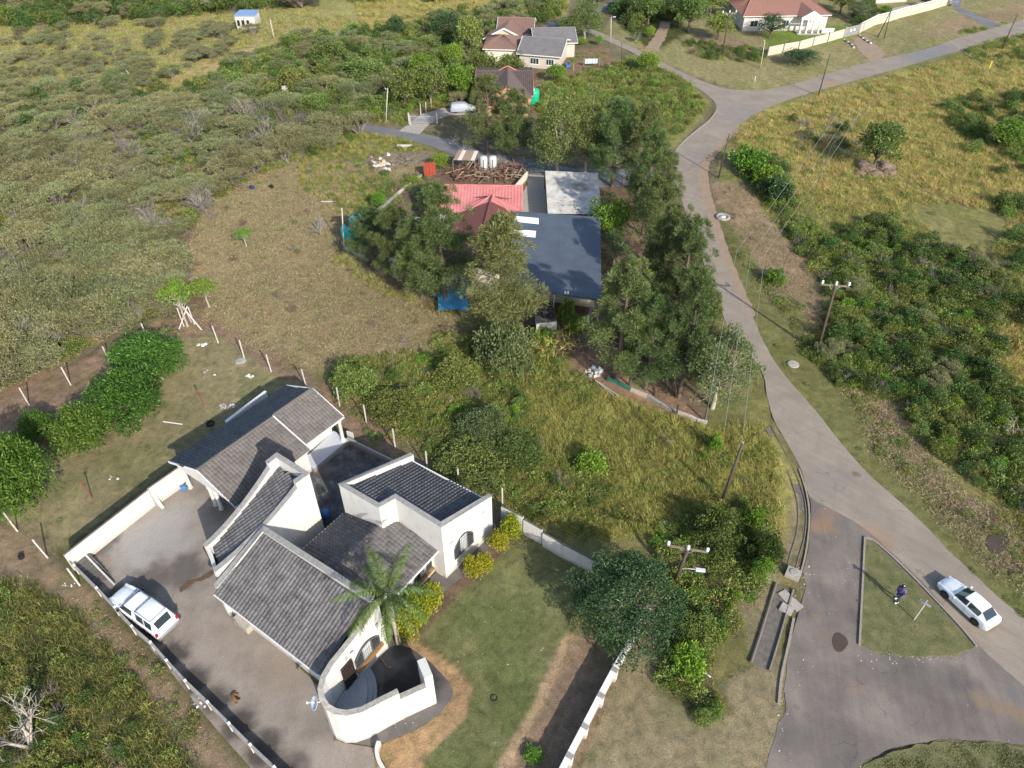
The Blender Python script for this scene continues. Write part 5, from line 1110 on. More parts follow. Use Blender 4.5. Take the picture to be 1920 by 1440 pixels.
# ------------------------------------------------------------------ vehicles
CARW = plain('white_car_paint', (.80, .81, .82), .25, var=.04, spec=.5, coat=.6)
CARG = plain('tinted_glass', (.02, .035, .045), .06, var=.1, spec=.8)
REDL = plain('red_lamp', (.35, .01, .015), .25, var=.1)
CLRL = plain('clear_lamp', (.45, .48, .50), .12, var=.1, spec=.7)
CHROME = plain('bumper_steel', (.40, .41, .42), .3, metal=.7, var=.1)
def body(root, st, glass, wheel_x, wr, half, name='body'):
    """st: stations (x, halfwidth, sill z, belt z, glasshouse halfwidth at belt, roof halfwidth, roof z); loft with named glass panels"""
    rows = []
    for (x, w, z0, zb, wg, wr_, zr) in st:
        rows.append([(w*.86, z0-.02), (w*.97, z0+.05), (w, (z0+zb)/2), (w*.985, zb-.10), (w*.93, zb-.02), (wg, zb+.012), (wr_, zr-.05), (wr_*.86, zr), (wr_*.45, zr+.018), (0, zr+.025)])
    K = 10; V = []; F = []; G_ = {}
    for r, s in zip(rows, st):
        V += [Vector((s[0], y, z)) for y, z in r]+[Vector((s[0], -y, z)) for y, z in reversed(r[:-1])]
    M = 2*K-1
    for i in range(len(st)-1):
        for j in range(M-1):
            jj = j if j < K-1 else M-2-j; f = (i*M+j, i*M+j+1, (i+1)*M+j+1, (i+1)*M+j); key = None
            for nm, (i0, i1, rws) in glass.items():
                if i0 <= i < i1 and jj in rws: key = nm if 'side' not in nm else nm+('L' if j < K-1 else 'R')
            (G_.setdefault(key, []) if key else F).append(f)
        if True: F.append((i*M, (i+1)*M, (i+1)*M+M-1, i*M+M-1))
    F.append(tuple(range(M))); F.append(tuple(reversed([(len(st)-1)*M+j for j in range(M)])))
    mb = MB(); mb.add(V, F); o = mb.build(name, CARW, root, True); o.data.materials[0] = CARW
    md = o.modifiers.new('edge', 'EDGE_SPLIT'); md.split_angle = R(38)
    for key, fs in G_.items():
        mb = MB(); mb.add([v for v in V], fs); nm = 'side_window' if 'side' in key else key; g = mb.build(nm, CARG, root, False); bm = bmesh.new(); bm.from_mesh(g.data); bmesh.ops.delete(bm, geom=[v for v in bm.verts if not v.link_faces], context='VERTS'); bm.to_mesh(g.data); bm.free()
    for x in wheel_x:
        for s in (-1, 1):
            Mx = Matrix.Rotation(pi/2, 3, 'X'); w_ = MB(); w_.lathe((x, s*(half-.10), wr), [(wr*.62, -.1), (wr*.97, -.1), (wr, -.06), (wr, .06), (wr*.97, .1), (wr*.62, .1)], 18, Mx); wo = w_.build('wheel', RUBBER, root, True)
            r_ = MB(); r_.lathe((x, s*(half+.008), wr), [(.03, -.012), (wr*.62, -.012), (wr*.62, .012), (wr*.2, .02)], 14, Mx); r_.build('rim', plain('dark_rim', (.06, .06, .065), .35, metal=.5) if 'dark_rim' not in MATS else MATS['dark_rim'], wo)
            a_ = MB(); n_ = 12; vs = []; fs = []
            for k in range(n_+1):
                t = pi*k/n_; 
                for rr in (wr*.9, wr*1.16): vs.append(Vector((x+rr*cos(t), s*(half+.004), wr+rr*sin(t))))
            for k in range(n_): fs.append((2*k, 2*k+1, 2*k+3, 2*k+2))
            a_.add(vs, fs); a_.build('wheel_arch', BLACKP, root)
    return o
def place(root, a, b, dz=0):
    a = G(*a); b = G(*b); root.location = ((a.x+b.x)/2, (a.y+b.y)/2, dz); root.rotation_euler = (0, 0, math.atan2(a.y-b.y, a.x-b.x))
sed = empty('white_sedan', (0, 0, 0), 'white sedan with dark windows driving down the tan road past the grass island', 'car')
S = [(2.28, .55, .30, .52, .50, .42, .53), (2.15, .72, .25, .62, .62, .50, .64), (1.75, .84, .22, .73, .72, .55, .76), (1.1, .87, .22, .84, .76, .58, .88), (.80, .88, .22, .90, .78, .60, .93),
     (.15, .885, .22, .93, .79, .60, 1.38), (-.25, .885, .22, .94, .79, .60, 1.435), (-.33, .885, .22, .94, .79, .60, 1.437), (-1.1, .88, .22, .95, .79, .59, 1.41), (-1.3, .88, .22, .95, .79, .57, 1.37), (-1.86, .86, .22, .96, .74, .60, 1.02), (-2.14, .82, .26, .94, .68, .55, .98), (-2.26, .74, .32, .86, .6, .48, .88)]
body(sed, S, {'windscreen': (4, 5, (6, 7, 8)), 'rear_window': (9, 10, (6, 7, 8)), 'side_front': (4, 6, (5,)), 'side_rear': (7, 9, (5,))}, (1.32, -1.32), .33, .885)
for s in (-1, 1):
    MB().box((.65, s*.97, .95), (.16, .18, .12)).build('mirror', CARW, sed, bevel=.03)
    MB().box((2.12, s*.60, .57), (.16, .26, .12), s*-.5).build('headlight', CLRL, sed)
    MB().box((-2.19, s*.62, .80), (.1, .26, .14), s*.3).build('tail_light', REDL, sed)
    for x in (-.15, -1.1): MB().box((x, s*.885, .80), (.16, .02, .03)).build('door_handle', CHROME, sed)
MB().box((-2.27, 0, .62), (.03, .5, .11)).build('number_plate', plain('pale_plate', (.6, .6, .5), .5), sed)
# red lettering strip on the rear window: unreadable marks in the photo
mb = MB()
for k in range(4): mb.box((-1.40, -.3+k*.17, 1.325), (.06, .12, .004))
st_ = mb.build('window_sticker', plain('faded_red_sticker', (.35, .10, .09), .5), sed); 
for s in (-1, 1):
    for x in (.72, -.32, -1.05): MB().bar((x, s*.888, .32), (x, s*.885, .86), .012).build('door_gap', BLACKP, sed)
MB().bar((1.02, -.72, .915), (1.02, .72, .915), .02, .01).build('bonnet_gap', BLACKP, sed); MB().bar((-1.95, -.6, 1.015), (-1.95, .6, 1.015), .018, .01).build('boot_gap', BLACKP, sed)
place(sed, (1774, 1104), (1846, 1170), .012); sed.scale = (.95, .95, .97)
bak = empty('white_pickup', (0, 0, 0), 'white pickup with a windowed canopy parked against the slab fence in the yard', 'pickup')
S = [(2.35, .60, .34, .62, .55, .45, .63), (2.22, .74, .30, .76, .66, .52, .78), (1.7, .82, .28, .86, .72, .55, .90), (1.15, .84, .28, .94, .74, .58, .98), (1.0, .845, .28, .95, .75, .58, 1.0),
     (.45, .85, .28, .97, .77, .62, 1.46), (-.25, .85, .28, .98, .77, .62, 1.50), (-.42, .85, .28, .98, .77, .62, 1.47), (-.62, .85, .28, .98, .78, .64, 1.60), (-.72, .85, .28, .98, .78, .66, 1.66), (-1.42, .85, .28, .98, .78, .66, 1.68), (-1.52, .85, .28, .98, .78, .66, 1.68), (-2.18, .85, .28, .98, .78, .64, 1.64), (-2.26, .85, .28, .98, .78, .62, 1.6), (-2.46, .84, .30, .92, .74, .58, 1.06), (-2.5, .82, .34, .85, .70, .55, .9)]
body(bak, S, {'windscreen': (4, 5, (6, 7, 8)), 'side_cab': (4, 6, (5,)), 'side_mid': (9, 10, (5,)), 'side_canopy': (11, 12, (5,)), 'rear_window': (13, 14, (7, 8))}, (1.45, -1.45), .32, .85)
for s in (-1, 1):
    MB().box((.85, s*.95, 1.0), (.14, .2, .16)).build('mirror', BLACKP, bak, bevel=.03)
    MB().box((2.2, s*.60, .68), (.16, .24, .13), s*-.5).build('headlight', CLRL, bak)
    MB().box((-2.5, s*.76, .78), (.08, .16, .30)).build('tail_light', REDL, bak)
    MB().bar((-.75, s*.6, 1.72), (-2.1, s*.58, 1.70), .03).build('roof_rail', STEEL, bak)
MB().box((-2.6, 0, .40), (.16, 1.66, .14)).build('rear_bumper', CHROME, bak)
for x in (-.75, -2.1): MB().bar((x, -.6, 1.72), (x, .6, 1.72), .03).build('roof_bar', STEEL, bak)
for s in (-1, 1):
    for x in (.78, -.35, -.62): MB().bar((x, s*.853, .36), (x, s*.848, .92), .014).build('door_gap', BLACKP, bak)
MB().bar((-.60, -.6, 1.60), (-.60, .6, 1.60), .05, .02).build('canopy_gap', BLACKP, bak); MB().bar((1.12, -.7, .975), (1.12, .7, .975), .03, .012).build('wiper_cowl', BLACKP, bak)
place(bak, (222, 1116), (322, 1188), .014); bak.scale = (1.14, 1.12, 1.12)
cov = empty('covered_car', (0, 0, 0), 'car under a fitted light grey cover beside the brown-tiled house', 'car')
S = [(2.15, .62, .30, .62, .56, .42, .70), (1.7, .82, .26, .80, .74, .55, .92), (1.0, .86, .24, .92, .78, .58, 1.02), (.35, .87, .24, 1.0, .80, .62, 1.45), (-.4, .87, .24, 1.02, .80, .64, 1.52), (-1.3, .87, .24, 1.02, .80, .62, 1.50), (-1.95, .84, .26, .95, .76, .58, 1.38), (-2.15, .74, .30, .8, .64, .5, 1.0)]
co = body(cov, S, {}, (1.3, -1.3), .31, .80, 'fitted_cover'); co.data.materials[0] = plain('grey_car_cover', (.34, .36, .40), .55, var=.18, scale=2.5)
place(cov, (889, 208), (848, 210), .02)
# ------------------------------------------------------------------ figures
def skin(name, joints, bones, mat, parent=None, sub=1):
    """joints: {key: (x, y, z, r)}; one continuous surface grown along the bones, rooted at the first joint"""
    ks = list(joints); me = bpy.data.meshes.new(name); me.from_pydata([joints[k][:3] for k in ks], [(ks.index(a), ks.index(b)) for a, b in bones], [])
    o = link(name, me, parent); me.skin_vertices or None
    md = o.modifiers.new('skin', 'SKIN'); md.use_smooth_shade = True
    for i, k in enumerate(ks):
        r_ = joints[k][3]; me.skin_vertices[0].data[i].radius = (r_, r_) if not hasattr(r_, '__len__') else r_; me.skin_vertices[0].data[i].use_root = (i == 0)
    s2 = o.modifiers.new('sub', 'SUBSURF'); s2.levels = sub; s2.render_levels = sub; me.materials.append(mat); return o
per = empty('person', G(1679, 1128), 'person in a purple jacket, blue jeans and dark cap standing on the grass island', 'person', rz=R(200))
per.location.z = .10; per.scale = (1.15, 1.15, 1.15)
SKINM = plain('brown_skin', (.13, .065, .04), .55, var=.1); JEAN = plain('blue_denim', (.045, .06, .16), .8, var=.25, scale=20); PURP = plain('purple_jacket', (.16, .11, .34), .75, var=.3, scale=12); CAP = plain('black_cloth', (.015, .014, .018), .8, var=.2)
J = {'pel': (0, 0, .98, .13), 'spine': (.02, 0, 1.2, .125), 'chest': (.05, 0, 1.38, .14), 'neck': (.08, 0, 1.52, .055), 'head': (.11, 0, 1.62, .085), 'crown': (.12, 0, 1.74, .075),
     'hipL': (0, .10, .93, .09), 'kneeL': (.12, .12, .52, .06), 'ankL': (.02, .13, .09, .04), 'toeL': (.2, .14, .04, .035), 'hipR': (0, -.10, .93, .09), 'kneeR': (-.02, -.12, .52, .06), 'ankR': (-.22, -.13, .09, .04), 'toeR': (-.05, -.14, .04, .035),
     'shL': (.05, .19, 1.43, .055), 'elL': (.03, .27, 1.16, .04), 'wrL': (.18, .24, .96, .028), 'haL': (.24, .23, .90, .035), 'shR': (.05, -.19, 1.43, .055), 'elR': (.02, -.28, 1.16, .04), 'wrR': (.20, -.20, 1.02, .028), 'haR': (.27, -.17, 1.0, .035)}
B = [('pel', 'spine'), ('spine', 'chest'), ('chest', 'neck'), ('neck', 'head'), ('head', 'crown'), ('pel', 'hipL'), ('hipL', 'kneeL'), ('kneeL', 'ankL'), ('ankL', 'toeL'), ('pel', 'hipR'), ('hipR', 'kneeR'), ('kneeR', 'ankR'), ('ankR', 'toeR'), ('chest', 'shL'), ('shL', 'elL'), ('elL', 'wrL'), ('wrL', 'haL'), ('chest', 'shR'), ('shR', 'elR'), ('elR', 'wrR'), ('wrR', 'haR')]
for s_, w_ in (('L', 1), ('R', -1)):
    hx, hy, hz_, _ = J['ha'+s_]
    for k in range(4): J['f%s%d' % (s_, k)] = (hx+.05+.01*(k in (1, 2)), hy+w_*(k-1.5)*.018, hz_-.03, .009); J['g%s%d' % (s_, k)] = (hx+.06, hy+w_*(k-1.5)*.018, hz_-.07, .008); B += [('ha'+s_, 'f%s%d' % (s_, k)), ('f%s%d' % (s_, k), 'g%s%d' % (s_, k))]
    J['t'+s_] = (hx+.0, hy-w_*.045, hz_-.03, .011); B.append(('ha'+s_, 't'+s_))
skin('body', J, B, SKINM, per)
skin('trousers', {'pel': (0, 0, 1.0, .15), 'hipL': (0, .10, .92, .105), 'kneeL': (.12, .12, .52, .078), 'ankL': (.02, .13, .13, .062), 'hipR': (0, -.10, .92, .105), 'kneeR': (-.02, -.12, .52, .078), 'ankR': (-.22, -.13, .13, .062)}, [('pel', 'hipL'), ('hipL', 'kneeL'), ('kneeL', 'ankL'), ('pel', 'hipR'), ('hipR', 'kneeR'), ('kneeR', 'ankR')], JEAN, per)
skin('jacket', {'chest': (.05, 0, 1.36, .17), 'waist': (.01, 0, 1.14, .16), 'hem': (0, 0, .86, .19), 'col': (.07, 0, 1.48, .09), 'shL': (.05, .19, 1.43, .08), 'elL': (.03, .27, 1.16, .062), 'wrL': (.16, .245, .99, .05), 'shR': (.05, -.19, 1.43, .08), 'elR': (.02, -.28, 1.16, .062), 'wrR': (.17, -.215, 1.04, .05)}, [('chest', 'waist'), ('waist', 'hem'), ('chest', 'col'), ('chest', 'shL'), ('shL', 'elL'), ('elL', 'wrL'), ('chest', 'shR'), ('shR', 'elR'), ('elR', 'wrR')], PURP, per)
for s_, x_, y_ in (('L', .1, .135), ('R', -.14, -.135)): MB().box((x_, y_, .045), (.28, .10, .085)).build('shoe', WHITEP, per, bevel=.02)
MB().lathe((.11, 0, 1.66), [(.112, 0), (.118, .03), (.105, .1), (.06, .14), (.01, .15)], 14).box((.24, 0, 1.675), (.14, .15, .015)).build('cap', CAP, per, True)
MB().lathe((.13, .03, 1.80), [(.05, 0), (.03, .015)], 8).build('cap_badge', WHITEP, per)
for y_ in (-.035, .035): MB().lathe((.20, y_, 1.64), [(.012, -.005), (.012, .005)], 6).build('eye', CAP, per)
dog = empty('dog', G(438, 1310), 'brown dog lying curled on the yard concrete near the slab fence', 'dog', rz=R(-60)); dog.location.z = .014
DOGM = plain('brown_dog_coat', (.22, .11, .055), .85, var=.35, scale=14)
skin('body', {'rump': (-.28, .05, .13, .12), 'belly': (-.05, 0, .13, .12), 'chest': (.18, .02, .14, .125), 'neck': (.32, .12, .15, .075), 'head': (.36, .26, .13, .075), 'muz': (.30, .37, .09, .04), 'nose': (.27, .42, .08, .028),
     'earL': (.42, .27, .2, .02), 'earR': (.31, .24, .21, .02), 'tail1': (-.42, .12, .07, .03), 'tail2': (-.40, .32, .04, .018), 'sho': (.16, .14, .09, .055), 'elb': (.06, .26, .05, .035), 'paw': (.2, .36, .03, .028), 'sho2': (.24, -.02, .08, .05), 'elb2': (.40, .02, .04, .035), 'paw2': (.50, .16, .03, .028),
     'hip': (-.26, .16, .10, .075), 'knee': (-.08, .24, .09, .05), 'hock': (-.22, .34, .04, .03), 'hpaw': (-.06, .40, .03, .026), 'hip2': (-.30, -.02, .08, .06), 'hock2': (-.16, -.14, .04, .03), 'hpaw2': (-.02, -.16, .03, .026)},
     [('rump', 'belly'), ('belly', 'chest'), ('chest', 'neck'), ('neck', 'head'), ('head', 'muz'), ('muz', 'nose'), ('head', 'earL'), ('head', 'earR'), ('rump', 'tail1'), ('tail1', 'tail2'), ('chest', 'sho'), ('sho', 'elb'), ('elb', 'paw'), ('chest', 'sho2'), ('sho2', 'elb2'), ('elb2', 'paw2'), ('rump', 'hip'), ('hip', 'knee'), ('knee', 'hock'), ('hock', 'hpaw'), ('rump', 'hip2'), ('hip2', 'hock2'), ('hock2', 'hpaw2')], DOGM, dog)
# ------------------------------------------------------------------ poles and wires
def topz(base, top):
    b_ = G(*base); best = None
    for i in range(40, 1400):
        z_ = i*.01; zz = z_-CAM_H; fw = b_.y*cos(_th)-zz*sin(_th); up = b_.y*sin(_th)+zz*cos(_th); e = abs(720-FPX*up/fw-top[1])
        if best is None or e < best[0]: best = (e, z_)
    return best[1]
def pole(base, top, label, cat='utility pole', name='utility_pole', r=.15, arm=None, lamp=None, mat=None, group=None, hmax=11, stay=()):
    """a pole leaning as in the photograph: its foot on the ground, its top at the seen place"""
    b_ = G(*base); h_ = min(hmax, topz(base, top)); t_ = W(top[0], top[1], h_+b_.z); lean = Vector((t_.x-b_.x, 0, 0))
    t_ = Vector((t_.x, b_.y+(t_.y-b_.y)*.5, h_+b_.z))
    root = empty(name, b_, label, cat, group); tl = t_-b_
    MB().tube([(0, 0, -.3), tl*.5, tl], [r, r*.85, r*.68], 9).build('post', mat or POLEM, root, True)
    MB().tube([tl, tl+Vector((0, 0, .04))], r*.72, 9).build('pole_cap', STEEL, root)
    pts = []
    if arm:
        ang, half, zoff = arm; d_ = Vector((cos(R(ang)), sin(R(ang)), 0)); c_ = tl*((h_-zoff)/h_)
        MB().bar(c_-d_*half+Vector((0, .12, 0)), c_+d_*half+Vector((0, .12, 0)), .11, .13).build('crossarm', TIMB, root)
        MB().bar(c_-d_*half*.45+Vector((0, .16, 0)), c_+Vector((0, .16, -.7)), .04).bar(c_+d_*half*.45+Vector((0, .16, 0)), c_+Vector((0, .16, -.7)), .04).build('brace', STEEL, root)
        for s in (-.95, .95, 0):
            q = c_+d_*half*s+Vector((0, .12 if s else 0, .05 if s else zoff)); MB().lathe(q, [(.03, 0), (.05, .05), (.11, .1), (.13, .2), (.09, .26), (.11, .30), (.12, .38), (.05, .44)], 10).build('insulator', CERAM, root, True); pts.append(b_+q+Vector((0, 0, .45)))
    else: pts = [b_+tl+Vector((0, 0, -.1))]
    if lamp:
        zo, l, ang, big = lamp; d_ = Vector((cos(R(ang)), sin(R(ang)), 0)); c_ = tl*((h_-zo)/h_)
        la = MB().tube([c_, c_+d_*l*.5+Vector((0, 0, .15)), c_+d_*l+Vector((0, 0, .15))], .035, 6).build('lamp_arm', STEEL, root)
        MB().box(c_+d_*(l+.25)+Vector((0, 0, .14)), (.62*big, .26*big, .14), R(ang)).build('lamp_head', plain('lamp_housing', (.58, .60, .63), .35, var=.1) if 'lamp_housing' not in MATS else MATS['lamp_housing'], la, bevel=.03)
    return root, pts, b_+tl
def wire(a, b, sag=.6, r=.012, parent=None, label=None, mat=None):
    pts = []; n = 14
    for i in range(n+1): t = i/n; p = Vector(a).lerp(Vector(b), t); p.z -= sag*4*t*(1-t); pts.append(p)
    return pts
WM = {}
def wires(name, label, spans, r=.014, mat=None):
    root = None; mb = MB()
    first = True
    o = empty(name, spans[0][0], label, 'power line')
    for a, b, sag in spans: MB(o.location).tube(wire(a, b, sag), r, 4, False).build('wire', mat or WIREM, None).parent = o
    return o
PALEW = plain('pale_wire', (.30, .29, .28), .5, metal=.1, var=.1)
pA, ptsA, topA = pole((1265, 1092), (1290, 1030), 'power pole with crossarm, three white insulators and a street lamp beside the big dark tree', arm=(-12, 1.45, .1), lamp=(2.4, 1.2, -8, 1.15), r=.17, hmax=8.5)
pB, ptsB, topB = pole((1352, 945), (1393, 830), 'leaning dark wooden pole in the tall yellow grass left of the road', hmax=8)
pC, ptsC, topC = pole((1532, 660), (1567, 535), 'dark leaning pole with crossarm and white insulators among the bushes right of the road', arm=(-8, 1.3, .1), r=.17, hmax=9.5)
pD, ptsD, topD = pole((1347, 333), (1368, 250), 'thin dark pole at the road bend beside the bright green bush', r=.11)
pE, ptsE, topE = pole((1534, 180), (1557, 100), 'thin dark pole at the roadside just right of the junction', r=.11)
pF, ptsF, topF = pole((1877, 95), (1909, 25), 'dark leaning pole at the right end of the upper road', r=.13)
pG, ptsG, topG = pole((1645, 70), (1675, 12), 'dark pole leaning by the panelled wall, left one of a crossed pair', r=.11)
pH, ptsH, topH = pole((1658, 72), (1672, 14), 'slender pole right of the leaning one by the panelled wall', r=.10)
pI, ptsI, topI = pole((1353, 108), (1368, 24), 'tall pole with crossarm and stay wires at the edge of the upper garden', arm=(10, 1.4, .1), r=.15)
pJ, ptsJ, topJ = pole((1426, 128), (1434, 78), 'pale street lamp pole on the corner lawn above the junction', r=.08, mat=CONCP, lamp=(.1, .3, 90, .8))
pK, ptsK, topK = pole((1145, 80), (1146, 32), 'grey lamp pole where the lane leaves the road', r=.09, mat=CONCP, lamp=(.1, .4, 0, .8))
pL, ptsL, topL = pole((1050, 66), (1052, 20), 'dark wooden pole behind the pillared trees at the far lane', r=.10)
pM, ptsM, topM = pole((723, 232), (727, 165), 'pale slim lamp pole on the verge of the side road', r=.09, mat=CONCP, lamp=(.5, .5, 120, .7))
pN, ptsN, topN = pole((645, 468), (641, 390), 'tall grey corner post of the compound fence beside the teal tanks', 'fence post', 'corner_post', r=.09, mat=CONCP)
pO, ptsO, topO = pole((1268, 745), (1263, 675), 'pole with a small white lamp standing among the pines at the compound corner', r=.09, lamp=(.05, .15, 0, .6))
pP, ptsP, topP = pole((1058, 615), (1062, 550), 'black pole with two white floodlights in front of the slate-blue roof', 'light pole', 'floodlight_pole', r=.07, mat=BLACKP)
for s in (-.12, .16): MB().box(topP-pP.location+Vector((s, -.1, .15)), (.18, .16, .3), .3).build('floodlight', CERAM, pP, bevel=.02)
pQ, ptsQ, topQ = pole((1165, 124), (1166, 78), 'thin dark pole at the dirt bank above the grassy slope', r=.08)
pR_, ptsR, topR = pole((1177, 34), (1178, -6), 'thin brown pole on the shaded bank near the top edge', r=.08)
pS_, ptsS, topS = pole((514, 72), (508, 34), 'white slim pole standing in the scrub near the tiny house', r=.10, mat=CONCP)
pT_, ptsT, topT = pole((245, 140), (234, 103), 'white slim pole standing in the far left scrub', r=.10, mat=CONCP)
pU_, ptsU, topU = pole((1274, 60), (1276, 10), 'dark pole beside the shaded track at the top', r=.10)
# conductors run on past the frame
def beyond(p, q, k): return p+(p-q)*k
nxt = [Vector((p.x-8.5, p.y-26, p.z+1.0)) for p in ptsA]
wires('power_line', 'three pale conductors running from the lamp pole by the dark tree out of the picture', [(a, b, .3) for a, b in zip(ptsA, nxt)], .016, PALEW)
wires('power_line', 'three pale conductors between the lamp pole and the pole in the right-hand bushes', [(ptsA[0], ptsC[0], .5), (ptsA[1], ptsC[1], .5), (ptsA[2], ptsC[2], .5)], .015, PALEW)
wires('service_cable', 'dark thick cable slung from the leaning pole across the forecourt and the tan road', [(topB+Vector((0, 0, -.3)), W(1960, 1190, 4.5), .9)], .03)
wires('service_cable', 'dark cable running from the leaning pole up to the pole in the bushes', [(topB+Vector((0, 0, -.3)), topC+Vector((0, 0, -2.2)), .8)], .028)
wires('service_cable', 'dark cable running from the leaning pole down past the garden wall', [(topB+Vector((0, 0, -.4)), Vector((topB.x-14, topB.y-28, 5.5)), .6)], .026)
wires('power_line', 'faint conductors running off right from the pole in the bushes', [(ptsC[1], Vector((ptsC[1].x+26, ptsC[1].y-14, 7)), .6), (topC+Vector((0, 0, -2)), W(1720, 660, .1), .05)], .014, PALEW)
wires('service_cable', 'thin cable between the poles of the upper road', [(topD, topE, .6), (topE, topF, .8), (topE, topJ, .5)], .02)
wires('stay_wires', 'pale stay wires fanning from the crossarm pole at the upper garden', [(topI, W(1385+k*14, 80+k*3, .1), .02) for k in range(4)]+[(topI, topJ, .4)], .014, PALEW)
# ------------------------------------------------------------------ fences of posts and wire
def post_fence(name, label, pts, hgt_=2.2, r=.07, mat=CONCP, n_wires=4, lean=0.06, seed=1, cat='fence', tilt=None):
    R_ = random.Random(seed); o0 = G(*pts[0]); root = empty(name, o0, label, cat); P = [G(*p)-o0 for p in pts]; T = []
    for i, p in enumerate(P):
        t_ = p+Vector((R_.uniform(-lean, lean), R_.uniform(-lean, lean), hgt_*R_.uniform(.94, 1.05)))
        if tilt: t_ += Vector(tilt)
        MB().tube([p+Vector((0, 0, -.2)), t_], r, 6).build('post', mat, root); T.append(t_)
    mb = MB()
    for k in range(n_wires):
        f_ = (k+1)/(n_wires+.3)
        for i in range(len(P)-1): mb.tube([P[i].lerp(T[i], f_), P[i+1].lerp(T[i+1], f_)], .008, 3, False)
    if n_wires: mb.build('wires', WIREM, root)
    return root
post_fence('wire_fence', 'wire fence of pale concrete posts along the dirt strip left of the mango bushes', [(-60, 805), (55, 760), (133, 722), (208, 684), (278, 640), (345, 612)], 2.35, seed=3)
post_fence('wire_fence', 'wire fence of pale concrete posts running from the braced corner down behind the garage', [(365, 608), (409.5, 643), (458, 672), (508.6, 697), (574, 724), (637, 762), (687, 792), (741, 840), (801, 880), (860, 912), (942, 950)], 2.3, seed=4)
post_fence('wire_fence', 'short wire fence of pale posts at the bottom left dirt track', [(-40, 930), (33, 996), (90, 1046), (150, 1098)], 2.1, seed=5, tilt=(-.25, .1, 0))
br = empty('braced_corner_post', G(358, 610), 'crossed corner post and braces under the small bright green tree', 'fence post')
for dx_, dy_ in ((-.1, .4), (.9, -.5), (-.7, -.4)): MB().tube([(dx_*1.6, dy_*1.6, -.1), (-dx_*.35, -dy_*.35, 2.4)], .08, 6).build('brace', CONCP, br)
post_fence('dark_post_fence', 'row of dark leaning posts at the near edge of the pines', [(640, 470), (700, 505), (760, 530), (826, 560), (870, 572), (930, 600)], 1.5, .08, POLEM, 3, .15, 6)
post_fence('dark_post_fence', 'dark fence posts along the pine corner by the low slab edging', [(1180, 722), (1208, 730), (1228, 742), (1268, 778), (1322, 790)], 1.5, .09, POLEM, 2, .2, 7)
post_fence('dark_post_fence', 'thin grey posts along the white edging left of the pink roof', [(640, 470), (690, 420), (740, 368), (769, 345), (782, 342), (796, 332)], 1.8, .07, POLEM, 2, .1, 8)
post_fence('garden_post_fence', 'pale posts with wire beside the covered car drive', [(770, 236), (789, 215), (799, 212), (809, 205)], 1.9, .07, CONCP, 2, .05, 9)
post_fence('roadside_post_fence', 'dark posts of the fence between side road and pines on the right', [(1150, 345), (1166, 350), (1182, 352), (1200, 362), (1240, 372)], 1.6, .07, POLEM, 3, .1, 10)
def slab_edge(label, pts, mats, h_=.3):
    o_ = empty('slab_edging', W(*pts[0]), label, 'edging')
    for i in range(len(pts)-1): a_ = W(*pts[i])-o_.location; b_ = W(*pts[i+1])-o_.location; d_ = (b_-a_).normalized(); MB().bar(a_+d_*.03+Vector((0, 0, h_/2)), b_-d_*.03+Vector((0, 0, h_/2)), .3, h_).build('slab', mats[i % len(mats)], o_)
slab_edge('green and pale slab edging below the pines at the compound corner', [(1138, 712), (1160, 720), (1182, 732), (1214, 745), (1240, 760), (1262, 772), (1290, 782), (1306, 790), (1326, 795)], [plain('green_slab', (.05, .18, .13), .7), MATS['green_slab'], plain('pale_slab', (.46, .41, .34), .85), COPE, COPE, MATS['pale_slab'], WALLW, WALLW])
slab_edge('grey slab edging at the left corner of the compound', [(636, 452), (650, 468), (668, 475), (690, 490)], [COPE, WALLW])
slab_edge('grey slab edging left of the pink roof', [(706, 398), (738, 372), (756, 356), (770, 344), (790, 330)], [COPE, WALLW, MATS['pale_slab']])
slab_edge('bluish slab edging under the blue cover', [(812, 552), (838, 562), (860, 572)], [COPE, WALLW])
# ------------------------------------------------------------------ small things
def simple(name, label, cat, mb, mat, smooth=False, bevel=0, group=None): o = mb.build(name, mat, None, smooth, bevel); return tag(o, label, cat, group)
# street name sign on the island
sg = empty('street_sign', G(1713, 1163), 'pale street name sign with a crossed double board on the grass island', 'sign'); sg.location.z = .1
MB().tube([(0, 0, 0), (.05, .02, 2.0)], .045, 8).build('post', CONCP, sg)
MB().box((.05, .02, 2.06), (.78, .05, .17), R(-48)).build('name_board', plain('sign_board', (.42, .42, .46), .5, var=.35, scale=12), sg)
MB().box((.05, .02, 2.25), (.30, .05, .13), R(42)).build('cross_board', MATS['sign_board'], sg)
# satellite dish
ds = empty('satellite_dish', W(606, 1314, 2.9), 'white satellite dish bolted to the outside of the curved wall', 'dish')
dM = Vector((-.75, -.35, .55)).to_track_quat('Z', 'Y').to_matrix()
MB().tube([(0, 0, 0), (-.35, -.12, .02)], .03, 6).build('bracket', STEEL, ds)
MB().lathe((-.42, -.15, .05), [(.02, 0), (.2, .02), (.38, .08), (.45, .13), (.44, .15), (.36, .1), (.2, .04), (.01, .02)], 18, dM).build('reflector', plain('dish_grey', (.50, .55, .60), .4, var=.1), ds, True)
MB().tube([Vector((-.42, -.15, .05)), Vector((-.42, -.15, .05))+dM@Vector((0, .1, .6))], .018, 5).box(Vector((-.42, -.15, .05))+dM@Vector((0, .1, .62)), (.1, .1, .12)).build('feed_arm', CERAM, ds)
